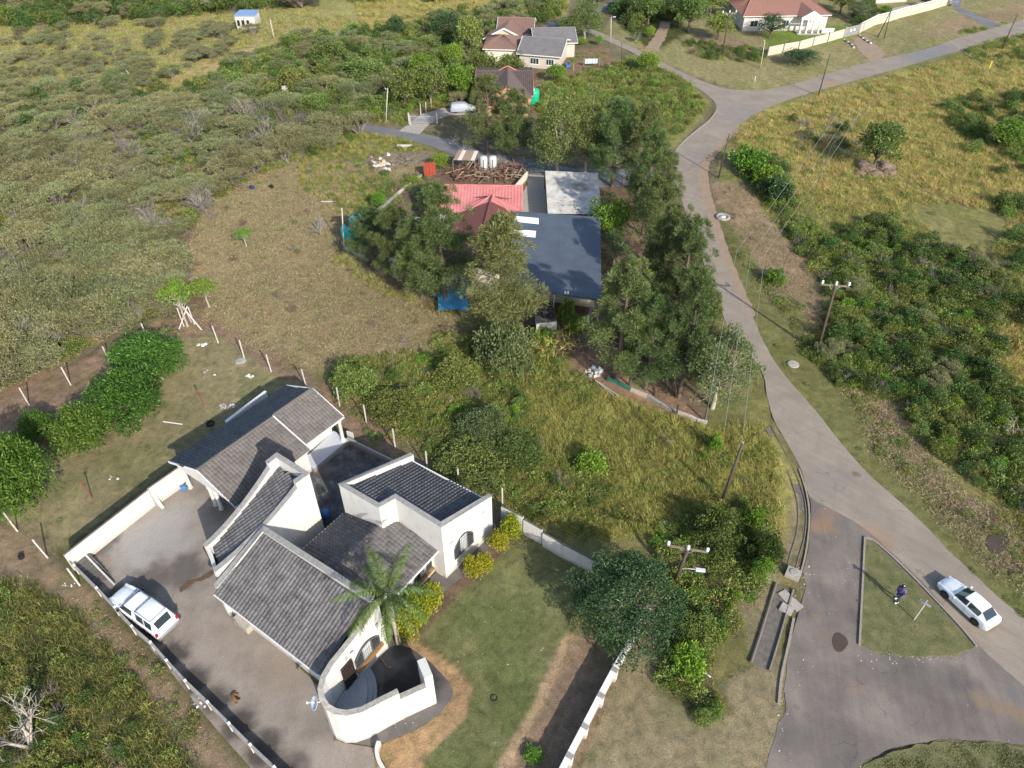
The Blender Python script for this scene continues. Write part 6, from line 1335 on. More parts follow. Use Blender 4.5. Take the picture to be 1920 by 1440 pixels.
# manhole box at the end of the storm drain
mh = empty('drain_inlet', G(1486, 1078), 'grey concrete drain box with a round lid beside the forecourt', 'drain')
MB().box((0, 0, .12), (1.05, .9, .5), R(-32)).build('box', CONC, mh, bevel=.02); MB().lathe((0, 0, .37), [(.3, 0), (.3, .05), (.27, .06), (.1, .065)], 18).build('lid', COPE, mh)
ap = empty('drain_wingwall', G(1484, 1130), 'tilted concrete slabs of the broken drain apron below the box', 'slabs')
for (a_, b_, c_, ang) in ((-.3, .5, .05, .5), (.2, -.2, .03, .6), (-.55, -.6, .1, .9)): MB().box((a_, b_, c_), (.75, .9, .12), ang).build('slab', CONC, ap)
# big tyre ring by the roadside, tyres in the yard
rt = empty('stone_ring', G(1355, 408), 'flat grey tyre ring planted on the bare roadside bank', 'tyre'); MB().lathe((0, 0, 0), [(.95, 0), (1.0, .15), (.85, .28), (.6, .22), (.5, .05)], 20).build('tyre', COPE, rt, True); MB().lathe((0, 0, 0), [(.45, 0), (.4, .18), (.05, .22)], 12).build('hub', PALE, rt, True)
simple('manhole_ring', 'pale round concrete ring on the mown verge right of the road', 'manhole', MB(G(1487, 684)).lathe(G(1487, 684), [(.55, 0), (.6, .06), (.55, .14), (.3, .16), (.05, .16)], 16), CONC)
t_ = tyre(W(338, 903, .45), 'old tyre leaning on the yard wall beside the left garage column', R(75), 0, 1.25); t_.rotation_euler = (R(78), 0, R(54))
tyre(W(395, 796, .0), 'tyre half buried in the lawn behind the garage', s=1.2)
MB(W(344, 914)).box(W(344, 914, .2), (.45, .4, .38), .5).build('x', BLUEP, None, bevel=.04).name = 'blue_crate'; tag(bpy.data.objects['blue_crate'], 'small blue plastic crate beside the leaning tyre and column', 'crate')
simple('blue_drum', 'blue plastic drum lid peeping out behind the tower wall in the courtyard', 'drum', MB(W(612, 968)).lathe(W(612, 968), [(.3, 0), (.32, .1), (.32, .6), (.28, .65), (.1, .67)], 14), BLUEP, True)
simple('garden_hose_ring', 'thin black ring lying on the garden lawn', 'ring', MB(G(926, 1309)).tube([G(926, 1309, .03)+Vector((.22*cos(a_*pi/9), .22*sin(a_*pi/9), 0)) for a_ in range(19)], .025, 5, False), BLACKP)
R_ = random.Random(77)
def litter(name, label, cat, c, n, spread, mats, sz=(.1, .35), flat=.3):
    o_ = empty(name, G(*c), label, cat)
    for k in range(n):
        a_ = R_.uniform(0, 2*pi); r_ = spread*math.sqrt(R_.random()); s_ = R_.uniform(*sz); v = []
        mb = MB(); p = Vector((r_*cos(a_), r_*sin(a_)*.7, 0)); m_ = 6
        base = [p+Vector((s_*R_.uniform(.6, 1)*cos(2*pi*i/m_), s_*R_.uniform(.6, 1)*sin(2*pi*i/m_), 0)) for i in range(m_)]; top = [p+(q-p)*R_.uniform(.5, .9)+Vector((0, 0, s_*flat*R_.uniform(.7, 1.3))) for q in base]
        mb.prism(base, top); mb.build('piece', mats[k % len(mats)], o_)
    return o_
litter('rubble_heap', 'small heap of white and grey rubble on the lawn above the garage', 'rubble', (427, 762), 16, .7, [PALE, COPE, CONC], (.08, .28), .7)
litter('plastic_scrap', 'crumpled white plastic on the lawn near the braced corner post', 'litter', (380, 645), 7, .45, [WHITEP, PALE], (.12, .32), .35)
litter('plastic_scrap', 'crumpled white sheet lying right of the small white scrap on the lawn', 'litter', (467, 706), 7, .4, [WHITEP, PALE], (.1, .28), .35)
litter('slab_pile', 'flat grey-blue slab with scraps beside the third fence post', 'slab', (449, 678), 4, .3, [STEEL, CONC], (.35, .65), .12)
litter('litter_heap', 'scattered white and blue litter below the slab fence at the bottom left', 'litter', (375, 1325), 14, 1.0, [WHITEP, STEEL, BLUEP, PALE], (.04, .14), .5)
litter('litter_heap', 'white scraps on the dirt track beside the left fence post', 'litter', (130, 1095), 10, .5, [WHITEP, PALE], (.04, .13), .5)
litter('refuse_bag', 'black refuse bag on the dirt track at the far left', 'bag', (41, 1045), 1, .02, [BLACKP], (.33, .36), .9)
litter('refuse_bag', 'dark blue refuse bag in the dry grass, left of two', 'bag', (472, 354), 1, .02, [plain('dark_blue_bag', (.02, .04, .10), .35)], (.5, .55), .8)
litter('refuse_bag', 'black refuse bag in the dry grass, right of two', 'bag', (509, 352), 1, .02, [BLACKP], (.45, .5), .8)
litter('refuse_heap', 'heap of white and grey plastic waste at the pine compound corner', 'rubble', (1118, 698), 26, 1.1, [WHITEP, STEEL, PALE, WALLW], (.1, .35), .8)
litter('burnt_heap', 'long heap of burnt wood and ash beside the side road', 'rubble', (725, 304), 60, 4.0, [BARK, DKCONC, TIMB, PALE, BARK], (.15, .5), .5)
litter('sawdust_heap', 'yellowish heap of broken stone on the burnt ground', 'rubble', (712, 308), 20, 1.2, [plain('yellow_stone', (.55, .40, .24), .9), PALE], (.2, .5), .6)
simple('concrete_beam', 'pale concrete beam lying in the grass by the side road', 'beam', MB(G(757, 275)).bar(G(745, 275, .15), G(773, 275, .15), .35, .3), PALE)
litter('white_stones', 'white stones lying on the grass island', 'stones', (1665, 1172), 3, .35, [PALE], (.07, .14), .6)
litter('grey_stones', 'grey stones on the plot lawn behind the mango bushes', 'stones', (395, 700), 4, .9, [CONC, PALE], (.12, .25), .5)
litter('grey_stones', 'few stones beside the lower rusty post on the lawn', 'stones', (215, 895), 4, .6, [CONC, PALE], (.1, .2), .5)
litter('soil_crumbs', 'pale crumbs scattered on the grey path below the curved wall', 'rubble', (765, 1352), 12, 1.3, [PALE, WHITEP], (.025, .06), .5)
simple('white_pipe', 'straight white pipe lying on the lawn behind the mango bushes', 'pipe', MB(G(325, 793)).bar(G(306, 791, .05), G(342, 796, .05), .07), WHITEP)
simple('white_pipe', 'short white pipe lying in the shrubs right of the garden wall', 'pipe', MB(G(1315, 1257)).bar(G(1298, 1245, .15), G(1332, 1272, .15), .09), WHITEP)
simple('white_pipe', 'thin pale pole lying in the dry field above the teal tanks', 'pole', MB(G(616, 379)).bar(G(602, 379, .1), G(630, 379, .1), .1), PALE)
for lab, (a_, b_) in (('pale fallen pole slanting below the yellow aloe clump, upper of two', ((1120, 718), (1162, 745))), ('pale fallen pole slanting below the yellow aloe clump, lower of two', ((1116, 716), (1150, 742)))): simple('fallen_pole', lab, 'pole', MB(G(*a_)).tube([G(*a_, .2), G(*b_, .1)], .07, 6), BARKP)
for k, ((bx, by), (tx, ty)) in enumerate((((383, 760), (367, 727)), ((173, 934), (158, 898)))):
    b_ = G(bx, by); r_ = empty('rusty_post', b_, ('upper rusty steel post with a short crossbar on the plot lawn', 'lower rusty steel post on the plot lawn')[k], 'post'); MB().tube([(0, 0, 0), (-.3, .15, 1.9)], .06, 6).build('upright', RUST, r_); MB().bar((-.45, .1, 1.75), (-.12, .2, 1.85), .06).build('crossbar', RUST, r_)
simple('yellow_marker', 'slim yellow marker post standing in the grass far right', 'post', MB(G(1853, 130)).bar(G(1853, 131, 0), G(1853, 131, 1.6), .22), plain('yellow_paint', (.60, .45, .04), .6))
simple('white_marker', 'small white marker stone beside the bright green bush at the bend', 'marker', MB(G(1375, 292)).box(G(1375, 292, .35), (.28, .25, .75), .3), WALLW, bevel=.03)
simple('white_marker', 'small white marker post on the corner lawn at the junction', 'marker', MB(G(1415, 150)).bar(G(1415, 152, 0), G(1415, 152, .9), .12), WALLW)
rd = empty('red_sheet_screen', W(797, 330), 'upright rust-red sheet screen left of the scrap yard', 'screen')
for k in range(4): MB().box((k*.45, .1*k, 1.0), (.42, .06, 2.0), .2).build('sheet', plain('rust_red_sheet', (.32, .06, .035), .7, var=.3) if k == 0 else MATS['rust_red_sheet'], rd)
# boulders round the lone tree
bo = W(1640, 318)
for k, (px, py, s_, lab) in enumerate(((1622, 318, 1.5, 'big split brown boulder left of the lone tree'), (1638, 328, 1.1, 'rounded boulder in front of the lone tree trunk'), (1658, 315, 1.3, 'boulder right behind the lone tree trunk'), (1667, 326, .9, 'flat boulder at the right of the rocks'), (1612, 328, .8, 'small boulder at the left end of the rocks'), (1648, 333, .7, 'low brown boulder at the front of the rocks'))):
    bm = bmesh.new(); bmesh.ops.create_icosphere(bm, subdivisions=3, radius=1); rr = random.Random(k)
    ph = [rr.uniform(0, 6) for _ in range(6)]
    for v in bm.verts: n = v.co.normalized(); v.co = n*(1+.16*sin(3*n.x+ph[0])*cos(4*n.y+ph[1])+.10*sin(7*n.z+ph[2])+.06*sin(11*n.x+ph[3])); v.co = Vector((v.co.x*s_*1.2, v.co.y*s_, v.co.z*s_*.62))
    me = bpy.data.meshes.new('boulder'); bm.to_mesh(me); bm.free(); me.materials.append(ROCK); o = link('boulder', me, None, G(px, py, .1)); o.rotation_euler = (0, 0, rr.random()*6); tag(o, lab, 'boulder', 'boulders round the lone tree')
# washing and blue bin by the grey-roofed house
ws = empty('washing_line', W(1108, 126), 'white and pale blue washing on a line beside the grey-roofed house', 'washing')
for k in range(5): MB().box((-1+k*.5, .05*k, 1.1), (.42, .04, .9)).build('cloth', WHITEP if k % 2 else plain('pale_blue_cloth', (.45, .55, .70), .8), ws)
for s in (-1.4, 1.6): MB().tube([(s, 0, 0), (s, 0, 1.8)], .04, 6).build('post', STEEL, ws)
MB().tube([(-1.4, 0, 1.6), (1.6, 0, 1.6)], .01, 4).build('line', WIREM, ws)
simple('blue_bin', 'small blue bin at the corner of the grey-roofed house', 'bin', MB(W(1065, 122)).box(W(1065, 122, .5), (.7, .7, 1.0)), BLUEP, bevel=.05)
# ------------------------------------------------------------------ foliage building blocks (numpy)
RG = np.random.default_rng(42)
def unit(v): return v/np.maximum(np.linalg.norm(v, axis=-1, keepdims=True), 1e-6)
def leaves(c, out, size, asp=.45, droop=0., bias=.8, rg=RG):
    """diamond leaves at c (N,3) pointing roughly along out (N,3)"""
    n = len(c); a = unit(out*bias+rg.normal(size=(n, 3))*.6+np.array([0, 0, -droop])); b = unit(np.cross(a, rg.normal(size=(n, 3))))
    s = (size*rg.uniform(.6, 1.3, n))[:, None]; w = s*asp*.5
    v = np.stack([c, c+a*s*.5+b*w, c+a*s, c+a*s*.5-b*w], 1).reshape(-1, 3)
    return v, np.arange(4*n).reshape(-1, 4)
def strips(p0, p1, w0, w1=None, rg=RG):
    """three-sided thin tapering sticks"""
    n = len(p0); d = unit(p1-p0); r = rg.normal(size=(n, 3)); u = unit(np.cross(d, r)); v = np.cross(d, u); w1 = w0*.5 if w1 is None else w1
    V = []
    for k in range(3):
        a = 2*pi*k/3; o = u*cos(a)+v*sin(a); V += [p0+o*w0[:, None], p1+o*w1[:, None]]
    V = np.stack(V, 1); idx = np.arange(n)[:, None]*6
    F = np.concatenate([idx+np.array([[0, 2, 3, 1]]), idx+np.array([[2, 4, 5, 3]]), idx+np.array([[4, 0, 1, 5]])], 0)
    return V.reshape(-1, 3), F
def join(parts):
    V = []; F = []; n = 0
    for v, f in parts: V.append(v); F.append(f+n); n += len(v)
    return np.concatenate(V), np.concatenate(F)
def crown_pts(n, clumps, rc, shell=.55, rg=RG, flat=.8):
    """points spread over clump surfaces; clumps (K,3), rc radius per clump"""
    k = rg.integers(0, len(clumps), n); d = unit(rg.normal(size=(n, 3))); d[:, 2] = np.where(d[:, 2] < -.3, -d[:, 2]*.6, d[:, 2])
    r = (shell+(1-shell)*rg.random(n)**.5)
    return clumps[k]+d*np.array([1, 1, flat])*(rc[k]*r)[:, None], d
def dome(K, R_, H_, z0, rg, lo=-.1, jitter=.18):
    """clump centres over a dome"""
    d = unit(rg.normal(size=(K*3, 3))); d = d[d[:, 2] > lo][:K]; r = rg.uniform(.62, .95, len(d))[:, None]
    return d*r*np.array([R_, R_, H_])+np.array([0, 0, z0])+rg.normal(size=(len(d), 3))*jitter*R_*.3
def branch_set(base_z, ends, rg, w=.12, wob=.2, sub=0):
    """trunk to clump ends: sticks in three pieces"""
    P0 = []; P1 = []; A = []; n = len(ends)
    st = np.zeros((n, 3)); st[:, 2] = base_z*rg.uniform(.55, 1, n)
    m1 = st+(ends-st)*.4+rg.normal(size=(n, 3))*wob*.5+np.array([0, 0, .1]); m2 = st+(ends-st)*.75+rg.normal(size=(n, 3))*wob*.5
    ww = np.full(n, w)
    return [strips(st, m1, ww, ww*.7), strips(m1, m2, ww*.7, ww*.45), strips(m2, ends, ww*.45, ww*.15)]
def trunk_mesh(H_, r0, r1, rg, bend=.15, z0=-.2):
    mb = MB(); pts = [(0, 0, z0)]; 
    for i in range(1, 5): pts.append((rg.uniform(-bend, bend)*i*.4, rg.uniform(-bend, bend)*i*.4, z0+(H_-z0)*i/4))
    mb.tube(pts, [r0*1.25, r0, r0*.85, (r0+r1)/2, r1], 8)
    V = np.array([tuple(v) for v in mb.v]); F = [f for f in mb.f if len(f) == 4]; return V, np.array(F), Vector(pts[-1])
KINDS = {}
def kind(name, crown, trunk, cm, tm, width, height): KINDS[name] = (np_mesh(name+'_crown', *crown, cm), np_mesh(name+'_trunk', *trunk, tm) if trunk else None, width, height)
# --- leaf materials
L_CAS = leafmat('casuarina_needles', [(.04, .072, .02), (.085, .13, .036), (.14, .195, .062), (.20, .255, .10)], .16, .2)
L_CASB = leafmat('bronzed_needles', [(.05, .062, .02), (.11, .13, .04), (.18, .195, .065), (.24, .235, .09)], .15, .15)
L_MANGO = leafmat('mango_leaves', [(.022, .06, .010), (.05, .115, .018), (.09, .18, .028), (.15, .25, .04)], .14, .2, .4)
L_DARK = leafmat('dark_leaves', [(.014, .036, .012), (.032, .070, .024), (.055, .11, .038), (.09, .15, .06)], .12, .15)
L_DEEP = leafmat('deep_green_leaves', [(.025, .05, .012), (.055, .10, .024), (.09, .15, .036), (.13, .19, .05)], .22, .2)
L_YEL = leafmat('golden_leaves', [(.10, .15, .01), (.20, .26, .02), (.32, .35, .03), (.44, .40, .035)], .16, .25)
L_GRN = leafmat('green_leaves', [(.05, .08, .018), (.11, .16, .036), (.175, .235, .055), (.25, .30, .09)], .28, .22)
L_BRT = leafmat('bright_green_leaves', [(.05, .12, .015), (.11, .22, .025), (.19, .32, .04), (.27, .40, .06)], .18, .25)
L_OLV = leafmat('olive_thorn_leaves', [(.10, .12, .045), (.17, .19, .075), (.24, .25, .11), (.31, .30, .16)], .25, .2)
L_PALM = leafmat('palm_leaves', [(.05, .10, .02), (.11, .18, .04), (.20, .26, .09)], .1, .25)
L_TALL = leafmat('tall_yellow_grass', [(.15, .18, .045), (.30, .32, .08), (.45, .43, .12), (.58, .51, .19)], .22, .35)
L_DRY = leafmat('dry_short_grass', [(.20, .16, .085), (.36, .285, .16), (.50, .41, .25), (.24, .26, .10)], .22, .2)
L_LAWN = leafmat('lawn_blades', [(.085, .11, .032), (.15, .175, .055), (.23, .225, .09), (.34, .28, .14)], .22, .2)
L_WEED = leafmat('weed_leaves', [(.075, .115, .022), (.15, .21, .045), (.23, .29, .065), (.31, .34, .11)], .28, .25)
M_TWIG = leafmat('grey_twigs', [(.16, .135, .115), (.24, .21, .185), (.32, .285, .25)], .25, 0, .9)
M_TWIGB = leafmat('brown_twigs', [(.12, .085, .06), (.20, .14, .10), (.26, .19, .14)], .25, 0, .9)
# --- casuarina / pine
def casuarina(seed, H_=10., W_=6., n_br=84, needles=165):
    rg = np.random.default_rng(seed); parts = []; cl = []; tip = []
    for i in range(n_br):
        t = rg.random()**.85; z = 2.2+(H_-2.4)*t; prof = (1-t)**.65*(.55+.45*rg.random())*(1. if t > .12 else .7); l = W_/2*prof+.35; a = rg.uniform(0, 2*pi)
        d = np.array([cos(a), sin(a), .35+.5*t]); base = np.array([0, 0, z-.3*l]); e = base+d*l; m = max(1, int(l/.7)); tip.append((base, e))
        for k in range(m+1):
            f = .45+.55*k/max(m, 1) if m else 1; c = base+d*l*f+rg.normal(size=3)*.18; cl.append((c, d, .5+.35*(1-t)))
    cl += [(np.array([0, 0, H_-.25*k])+rg.normal(size=3)*.15, np.array([0, 0, 1.]), .5) for k in range(5)]
    for c, d, r in cl:
        n = needles; q = unit(rg.normal(size=(n, 3))); q[:, 2] = q[:, 2]*.7+.15; o = unit(q+d*.7); pc = c+o*(r*rg.random(n)**.5*.75)[:, None]
        parts.append(leaves(pc, o+np.array([0, 0, .1]), .27, .13, .15, 1.4, rg))
    b0 = np.array([b for b, e in tip]); b1 = np.array([e for b, e in tip]); tr = strips(b0, b1, np.full(len(b0), .045), rg=rg)
    V, F, _ = trunk_mesh(H_*.97, .2, .03, rg, .12)
    return join(parts), join([(V, F), tr])
for i, s in enumerate((11, 12, 13)):
    c_, t_ = casuarina(s); kind('casuarina%d' % i, c_, t_, L_CAS, BARK, 6, 10)
c_, t_ = casuarina(14, n_br=84, needles=150); kind('bronzed', c_, t_, L_CASB, BARK, 6, 10)
# --- broad crowns
def broad(seed, K, n, leaf, W_=6., H_=5., z0=2.2, asp=.5, rc=(.7, 1.15), shell=.5, droop=.2, flat=.8, bark_w=.09, lo=-.15, trunk_r=.18, low=False, bias=.9):
    rg = np.random.default_rng(seed); R_ = W_/2-rc[0]*.8; hz_ = (H_-z0)-rc[0]*.6; cl = dome(K, R_, hz_, z0, rg, lo); inner = rg.normal(size=(K//3, 3))*np.array([R_*.35, R_*.35, hz_*.25])+np.array([0, 0, z0+hz_*.45]); cl = np.concatenate([cl, inner])
    r = rg.uniform(rc[0], rc[1], len(cl)); p, d = crown_pts(n, cl, r, shell, rg, flat)
    if low: p[:, 2] = np.maximum(p[:, 2], .05)
    cr = leaves(p, d+np.array([0, 0, .15]), leaf, asp, droop, bias, rg)
    V, F, top = trunk_mesh(z0, trunk_r, trunk_r*.6, rg, .1); br = branch_set(z0, cl, rg, bark_w)
    return cr, join([(V, F)]+br)
c_, t_ = broad(21, 90, 17000, .25, 6, 3.6, .9, .26, (.55, .85), .62, .55, .75, low=True, bias=1.2); kind('mango0', c_, t_, L_MANGO, BARK, 6, 3.6)
c_, t_ = broad(22, 84, 17000, .25, 6, 3.6, .9, .26, (.55, .9), .62, .55, .75, low=True, bias=1.2); kind('mango1', c_, t_, L_MANGO, BARK, 6, 3.6)
c_, t_ = broad(23, 105, 34000, .17, 9, 6.5, 2.8, .42, (.5, .85), .6, .3, .75, lo=-.1, trunk_r=.25, bark_w=.11); kind('dark_shade', c_, t_, L_DARK, BARKP, 9, 6.5)
c_, t_ = broad(24, 40, 4200, .13, 1.7, 1.6, .7, .5, (.26, .40), .7, 0, .95, .03, -.7, .05, low=True); kind('golden0', c_, t_, L_YEL, BARK, 1.7, 1.6)
c_, t_ = broad(25, 42, 4200, .13, 1.7, 1.5, .7, .5, (.24, .42), .7, 0, .95, .03, -.7, .05, low=True); kind('golden1', c_, t_, L_YEL, BARK, 1.7, 1.5)
for i, s in enumerate((31, 32, 33)):
    c_, t_ = broad(s, 34+6*i, 6000, .26, 6, 6, 2.4, .55, (.75, 1.25), .5, .2, .8); kind('broad%d' % i, c_, t_, L_GRN, BARK, 6, 6)
c_, t_ = broad(34, 34, 5600, .26, 6, 5.5, 2.2, .55, (.8, 1.3), .6, .2, .8); kind('bright0', c_, t_, L_BRT, BARK, 6, 5.5)
c_, t_ = broad(35, 30, 5200, .26, 6, 5.5, 2.2, .55, (.7, 1.2), .6, .2, .8); kind('bright1', c_, t_, L_BRT, BARK, 6, 5.5)
c_, t_ = broad(36, 44, 5200, .22, 6, 6, 2.2, .5, (.7, 1.1), .45, .2, .8); kind('deep0', c_, t_, L_DARK, BARK, 6, 6)
c_, t_ = broad(37, 46, 8500, .17, 6, 5.5, 2.0, .4, (.45, .9), .4, .3, .8, bark_w=.07); kind('sparse0', c_, t_, leafmat('grey_green_leaves', [(.06, .09, .035), (.12, .165, .06), (.17, .21, .09)], .15, .2), BARKP, 6, 5.5)
c_, t_ = broad(38, 30, 2600, .20, 6, 4.2, 2.6, .5, (.45, .8), .4, 0, .45, bark_w=.06, lo=.15); kind('flat_top', c_, t_, L_BRT, BARKP, 6, 4.2)
c_, t_ = broad(39, 26, 2600, .20, 3, 1.6, .5, .5, (.4, .7), .45, 0, .7, .03, -.3, .05, low=True); kind('shrub0', c_, t_, L_GRN, BARK, 3, 1.6)
c_, t_ = broad(40, 24, 2400, .22, 3, 1.8, .5, .5, (.4, .7), .5, 0, .7, .03, -.3, .05, low=True); kind('shrub1', c_, t_, L_BRT, BARK, 3, 1.8)
c_, t_ = broad(41, 26, 2600, .22, 3, 1.8, .5, .5, (.4, .7), .45, 0, .7, .03, -.3, .05, low=True); kind('shrub2', c_, t_, L_DARK, BARK, 3, 1.8)
for i, (m_, s_) in enumerate(((L_GRN, 81), (L_GRN, 82), (MATS['grey_green_leaves'], 83), (L_DEEP, 84))):
    c_, t_ = broad(s_, 60, 9000, .16, 5, 2.2, .5, .5, (.4, .8), .45, 0, .75, .03, -.2, .05, low=True); kind('bushy%d' % i, c_, t_, m_, BARK, 5, 2.2)
# --- thorn bush: flat, feathery, grey branches showing
def thorn(seed, W_=4., H_=2., n=5200, K=30, mat=None):
    rg = np.random.default_rng(seed); a = rg.uniform(0, 2*pi, K); r = W_/2*rg.random(K)**.6*.88; cl = np.stack([r*np.cos(a), r*np.sin(a), H_*(.92-.38*(r/(W_/2))**2)*rg.uniform(.8, 1., K)], 1)
    rc = rg.uniform(.28, .6, K); p, d = crown_pts(n, cl, rc, .2, rg, .45); cr = leaves(p, d, .15, .28, 0, .5, rg)
    st = np.zeros((K, 3)); m = cl*np.array([.45, .45, .55])+rg.normal(size=(K, 3))*.08; br = [strips(st, m, np.full(K, .035), np.full(K, .022)), strips(m, cl, np.full(K, .022), np.full(K, .008))]
    k = rg.integers(0, K, K*7); e = cl[k]+unit(rg.normal(size=(K*7, 3))*np.array([1, 1, .5]))*(rc[k]*1.1)[:, None]; br.append(strips(cl[k], e, np.full(K*7, .007), np.full(K*7, .004)))
    return cr, join(br)
for i in range(2):
    c_, t_ = thorn(51+i); kind('thorn%d' % i, c_, t_, L_OLV, M_TWIG, 4, 2)
# --- bare twiggy shrub / dead tree
def twiggy(seed, W_=2.6, H_=1.8, stems=13, lv=3, w=.022, spread=1.):
    rg = np.random.default_rng(seed); out = []; cur = [(np.zeros(3)+rg.normal(size=3)*.05*np.array([1, 1, 0]), unit(np.array([rg.normal()*spread*.7, rg.normal()*spread*.7, 1.])), H_*.42, w) for _ in range(stems)]
    for l in range(lv):
        P0 = np.array([c[0] for c in cur]); D = np.array([c[1] for c in cur]); Ln = np.array([c[2] for c in cur]); Wd = np.array([c[3] for c in cur]); P1 = P0+D*Ln[:, None]
        out.append(strips(P0, P1, Wd, Wd*.6, rg)); nx_ = []
        for i in range(len(cur)):
            for _ in range(3): f = rg.uniform(.5, 1.); nx_.append((P0[i]+(P1[i]-P0[i])*f, unit(D[i]+rg.normal(size=3)*.55+np.array([0, 0, .1])), Ln[i]*rg.uniform(.5, .8), Wd[i]*.55))
        cur = nx_
    return join(out)
np_tw = [np_mesh('twig_shrub_a', *twiggy(61), M_TWIG), np_mesh('twig_shrub_b', *twiggy(62, 2.2, 1.3, 16, 3, .018, 1.5), M_TWIGB)]
WF = 1.0
def plantd(k, base, label, cat='tree', name='tree', top=None, wpx=None, s=None, rot=None, group=None, h=None, crown_name='crown', cmat=None):
    """base: photo position of the foot; height from the seen top, width from the seen width"""
    cm, tm, w0, h0 = KINDS[k]; b_ = G(*base); rr = random.Random(int(base[0]*7+base[1]*13))
    hh = h if h else (topz(base, (base[0], top)) if top is not None else h0*(s or 1)); hh = min(hh, 15)
    dist = (b_.y*cos(_th)+(CAM_H-hh*.6)*sin(_th)); ww = wpx*dist/FPX if wpx else w0*(s or 1)
    root = empty(name, b_, label, cat, group, rr.uniform(0, 6.28) if rot is None else rot); root.scale = (ww/w0, ww/w0, hh/h0)
    link(crown_name, cm, root)
    if tm: link('trunk', tm, root)
    return root
# --- pines and casuarinas round the compound
CG = 'casuarina trees round the compound'
for (k, b_, tp, w_, lab) in (
 ('casuarina0', (700, 490), 405, 85, 'leftmost casuarina at the compound corner, beside the teal tanks'),
 ('casuarina1', (748, 525), 400, 95, 'casuarina between the corner tree and the tallest left pine'),
 ('casuarina2', (835, 570), 345, 125, 'tallest casuarina of the left group, in front of the pink roof'),
 ('casuarina0', (790, 555), 420, 100, 'casuarina with tall cabinet and tub at its foot'),
 ('bronzed', (943, 640), 425, 145, 'bronzed casuarina standing before the slate-blue roof corner'),
 ('casuarina1', (1156, 712), 505, 130, 'broad soft casuarina right of the slate-blue roof, behind the waste heap'),
 ('casuarina2', (1210, 730), 575, 105, 'shorter casuarina right of the waste heap, with posts below'),
 ('casuarina0', (1272, 745), 500, 100, 'casuarina at the right compound corner by the road'),
 ('casuarina1', (1262, 640), 385, 104, 'tall dark casuarina leaning over the road bend'),
 ('casuarina2', (1238, 595), 400, 95, 'dark casuarina with bare red soil and trunks below'),
 ('casuarina0', (1222, 500), 290, 85, 'slim casuarina near the road, fourth from the side road'),
 ('casuarina1', (1204, 440), 245, 78, 'slim casuarina beside the whitewashed carport'),
 ('bronzed', (1202, 370), 205, 70, 'bronze-topped casuarina at the side road corner'),
 ('bronzed', (914, 292), 154, 80, 'rust-brown casuarina behind the storage tanks'),
 ('casuarina2', (962, 300), 180, 82, 'dark narrow casuarina between the brown one and the pale willow-like tree'),
 ('casuarina0', (1148, 350), 200, 98, 'dark casuarina behind the carport roof'),
 ('bronzed', (1296, 715), 560, 85, 'thin bronzed casuarina at the road edge by the twiggy tree')):
    plantd(k, b_, lab, 'tree', 'casuarina_tree', tp-8, w_*1.15, group=CG)
c_, t_ = broad(43, 46, 15000, .19, 6, 7, 2.2, .35, (.6, 1.05), .45, .9, 1.0); kind('willow', c_, t_, leafmat('pale_drooping_leaves', [(.06, .085, .022), (.12, .16, .04), (.19, .235, .065), (.26, .30, .10)], .12, .25), BARKP, 6, 7)
plantd('willow', (1045, 330), 'large pale green drooping tree with two trunks above the carport', 'tree', 'shade_tree', 172, 118)
plantd('willow', (1095, 330), 'rounded green tree joined to the pale drooping one', 'tree', 'shade_tree', 182, 112)
plantd('sparse0', (1335, 765), 'twiggy half-bare tree hanging over the road at the compound corner', 'tree', 'twiggy_tree', 592, 155)
plantd('bright0', (1142, 455), 'bright green dense tree between the carport and the blue roof', 'tree', 'green_tree', 372, 100)
plantd('sparse0', (1150, 500), 'grey-green thin tree right of the slate-blue roof', 'tree', 'thin_tree', 430, 75)
plantd('bright1', (1212, 600), 'bright broad-leaved tree among the casuarinas', 'tree', 'green_tree', 500, 70)
plantd('bushy2', (950, 690), 'low rounded green bush in front of the bronzed casuarina', 'bush', 'bush', 610, 130)
plantd('bright1', (826, 318), 'small dense green tree left of the scrap shelter', 'tree', 'green_tree', 288, 42)
plantd('bright0', (775, 345), 'small bright bush leaning on the white edging', 'bush', 'bush', 330, 25)
plantd('bright1', (712, 395), 'lime green bush at the bend of the fence left of the pines', 'bush', 'bush', 360, 32)
plantd('deep0', (795, 372), 'dark creeper heap left of the pink roof', 'bush', 'bush', 345, 50)
plantd('shrub1', (1075, 620), 'low green hedge by the block enclosure', 'bush', 'bush', 590, 45); plantd('shrub1', (1060, 605), 'green bush at the foot of the floodlight pole', 'bush', 'bush', 560, 34)
# --- mango bushes
for (k, b_, tp, w_, lab) in (('mango0', (283, 700), 632, 145, 'topmost bright green mango bush nearest the braced post'), ('mango1', (250, 782), 700, 150, 'second mango bush down the row, rounded and bright'), ('mango0', (167, 835), 765, 118, 'third mango bush, darker, beside the plot lawn'),
  ('mango1', (78, 820), 775, 78, 'small pale mango bush behind the row'), ('mango0', (52, 945), 820, 150, 'large mango bush at the left edge of the picture'), ('mango1', (-48, 985), 880, 110, 'mango bush cut by the left edge')):
    plantd(k, b_, lab, 'tree', 'mango_bush', tp, w_, group='mango bushes in a row on the plot')
plantd('dark_shade', (1165, 1172), 'big dark green spreading tree over the garden wall', 'tree', 'shade_tree', h=5.6, wpx=252, rot=.6)
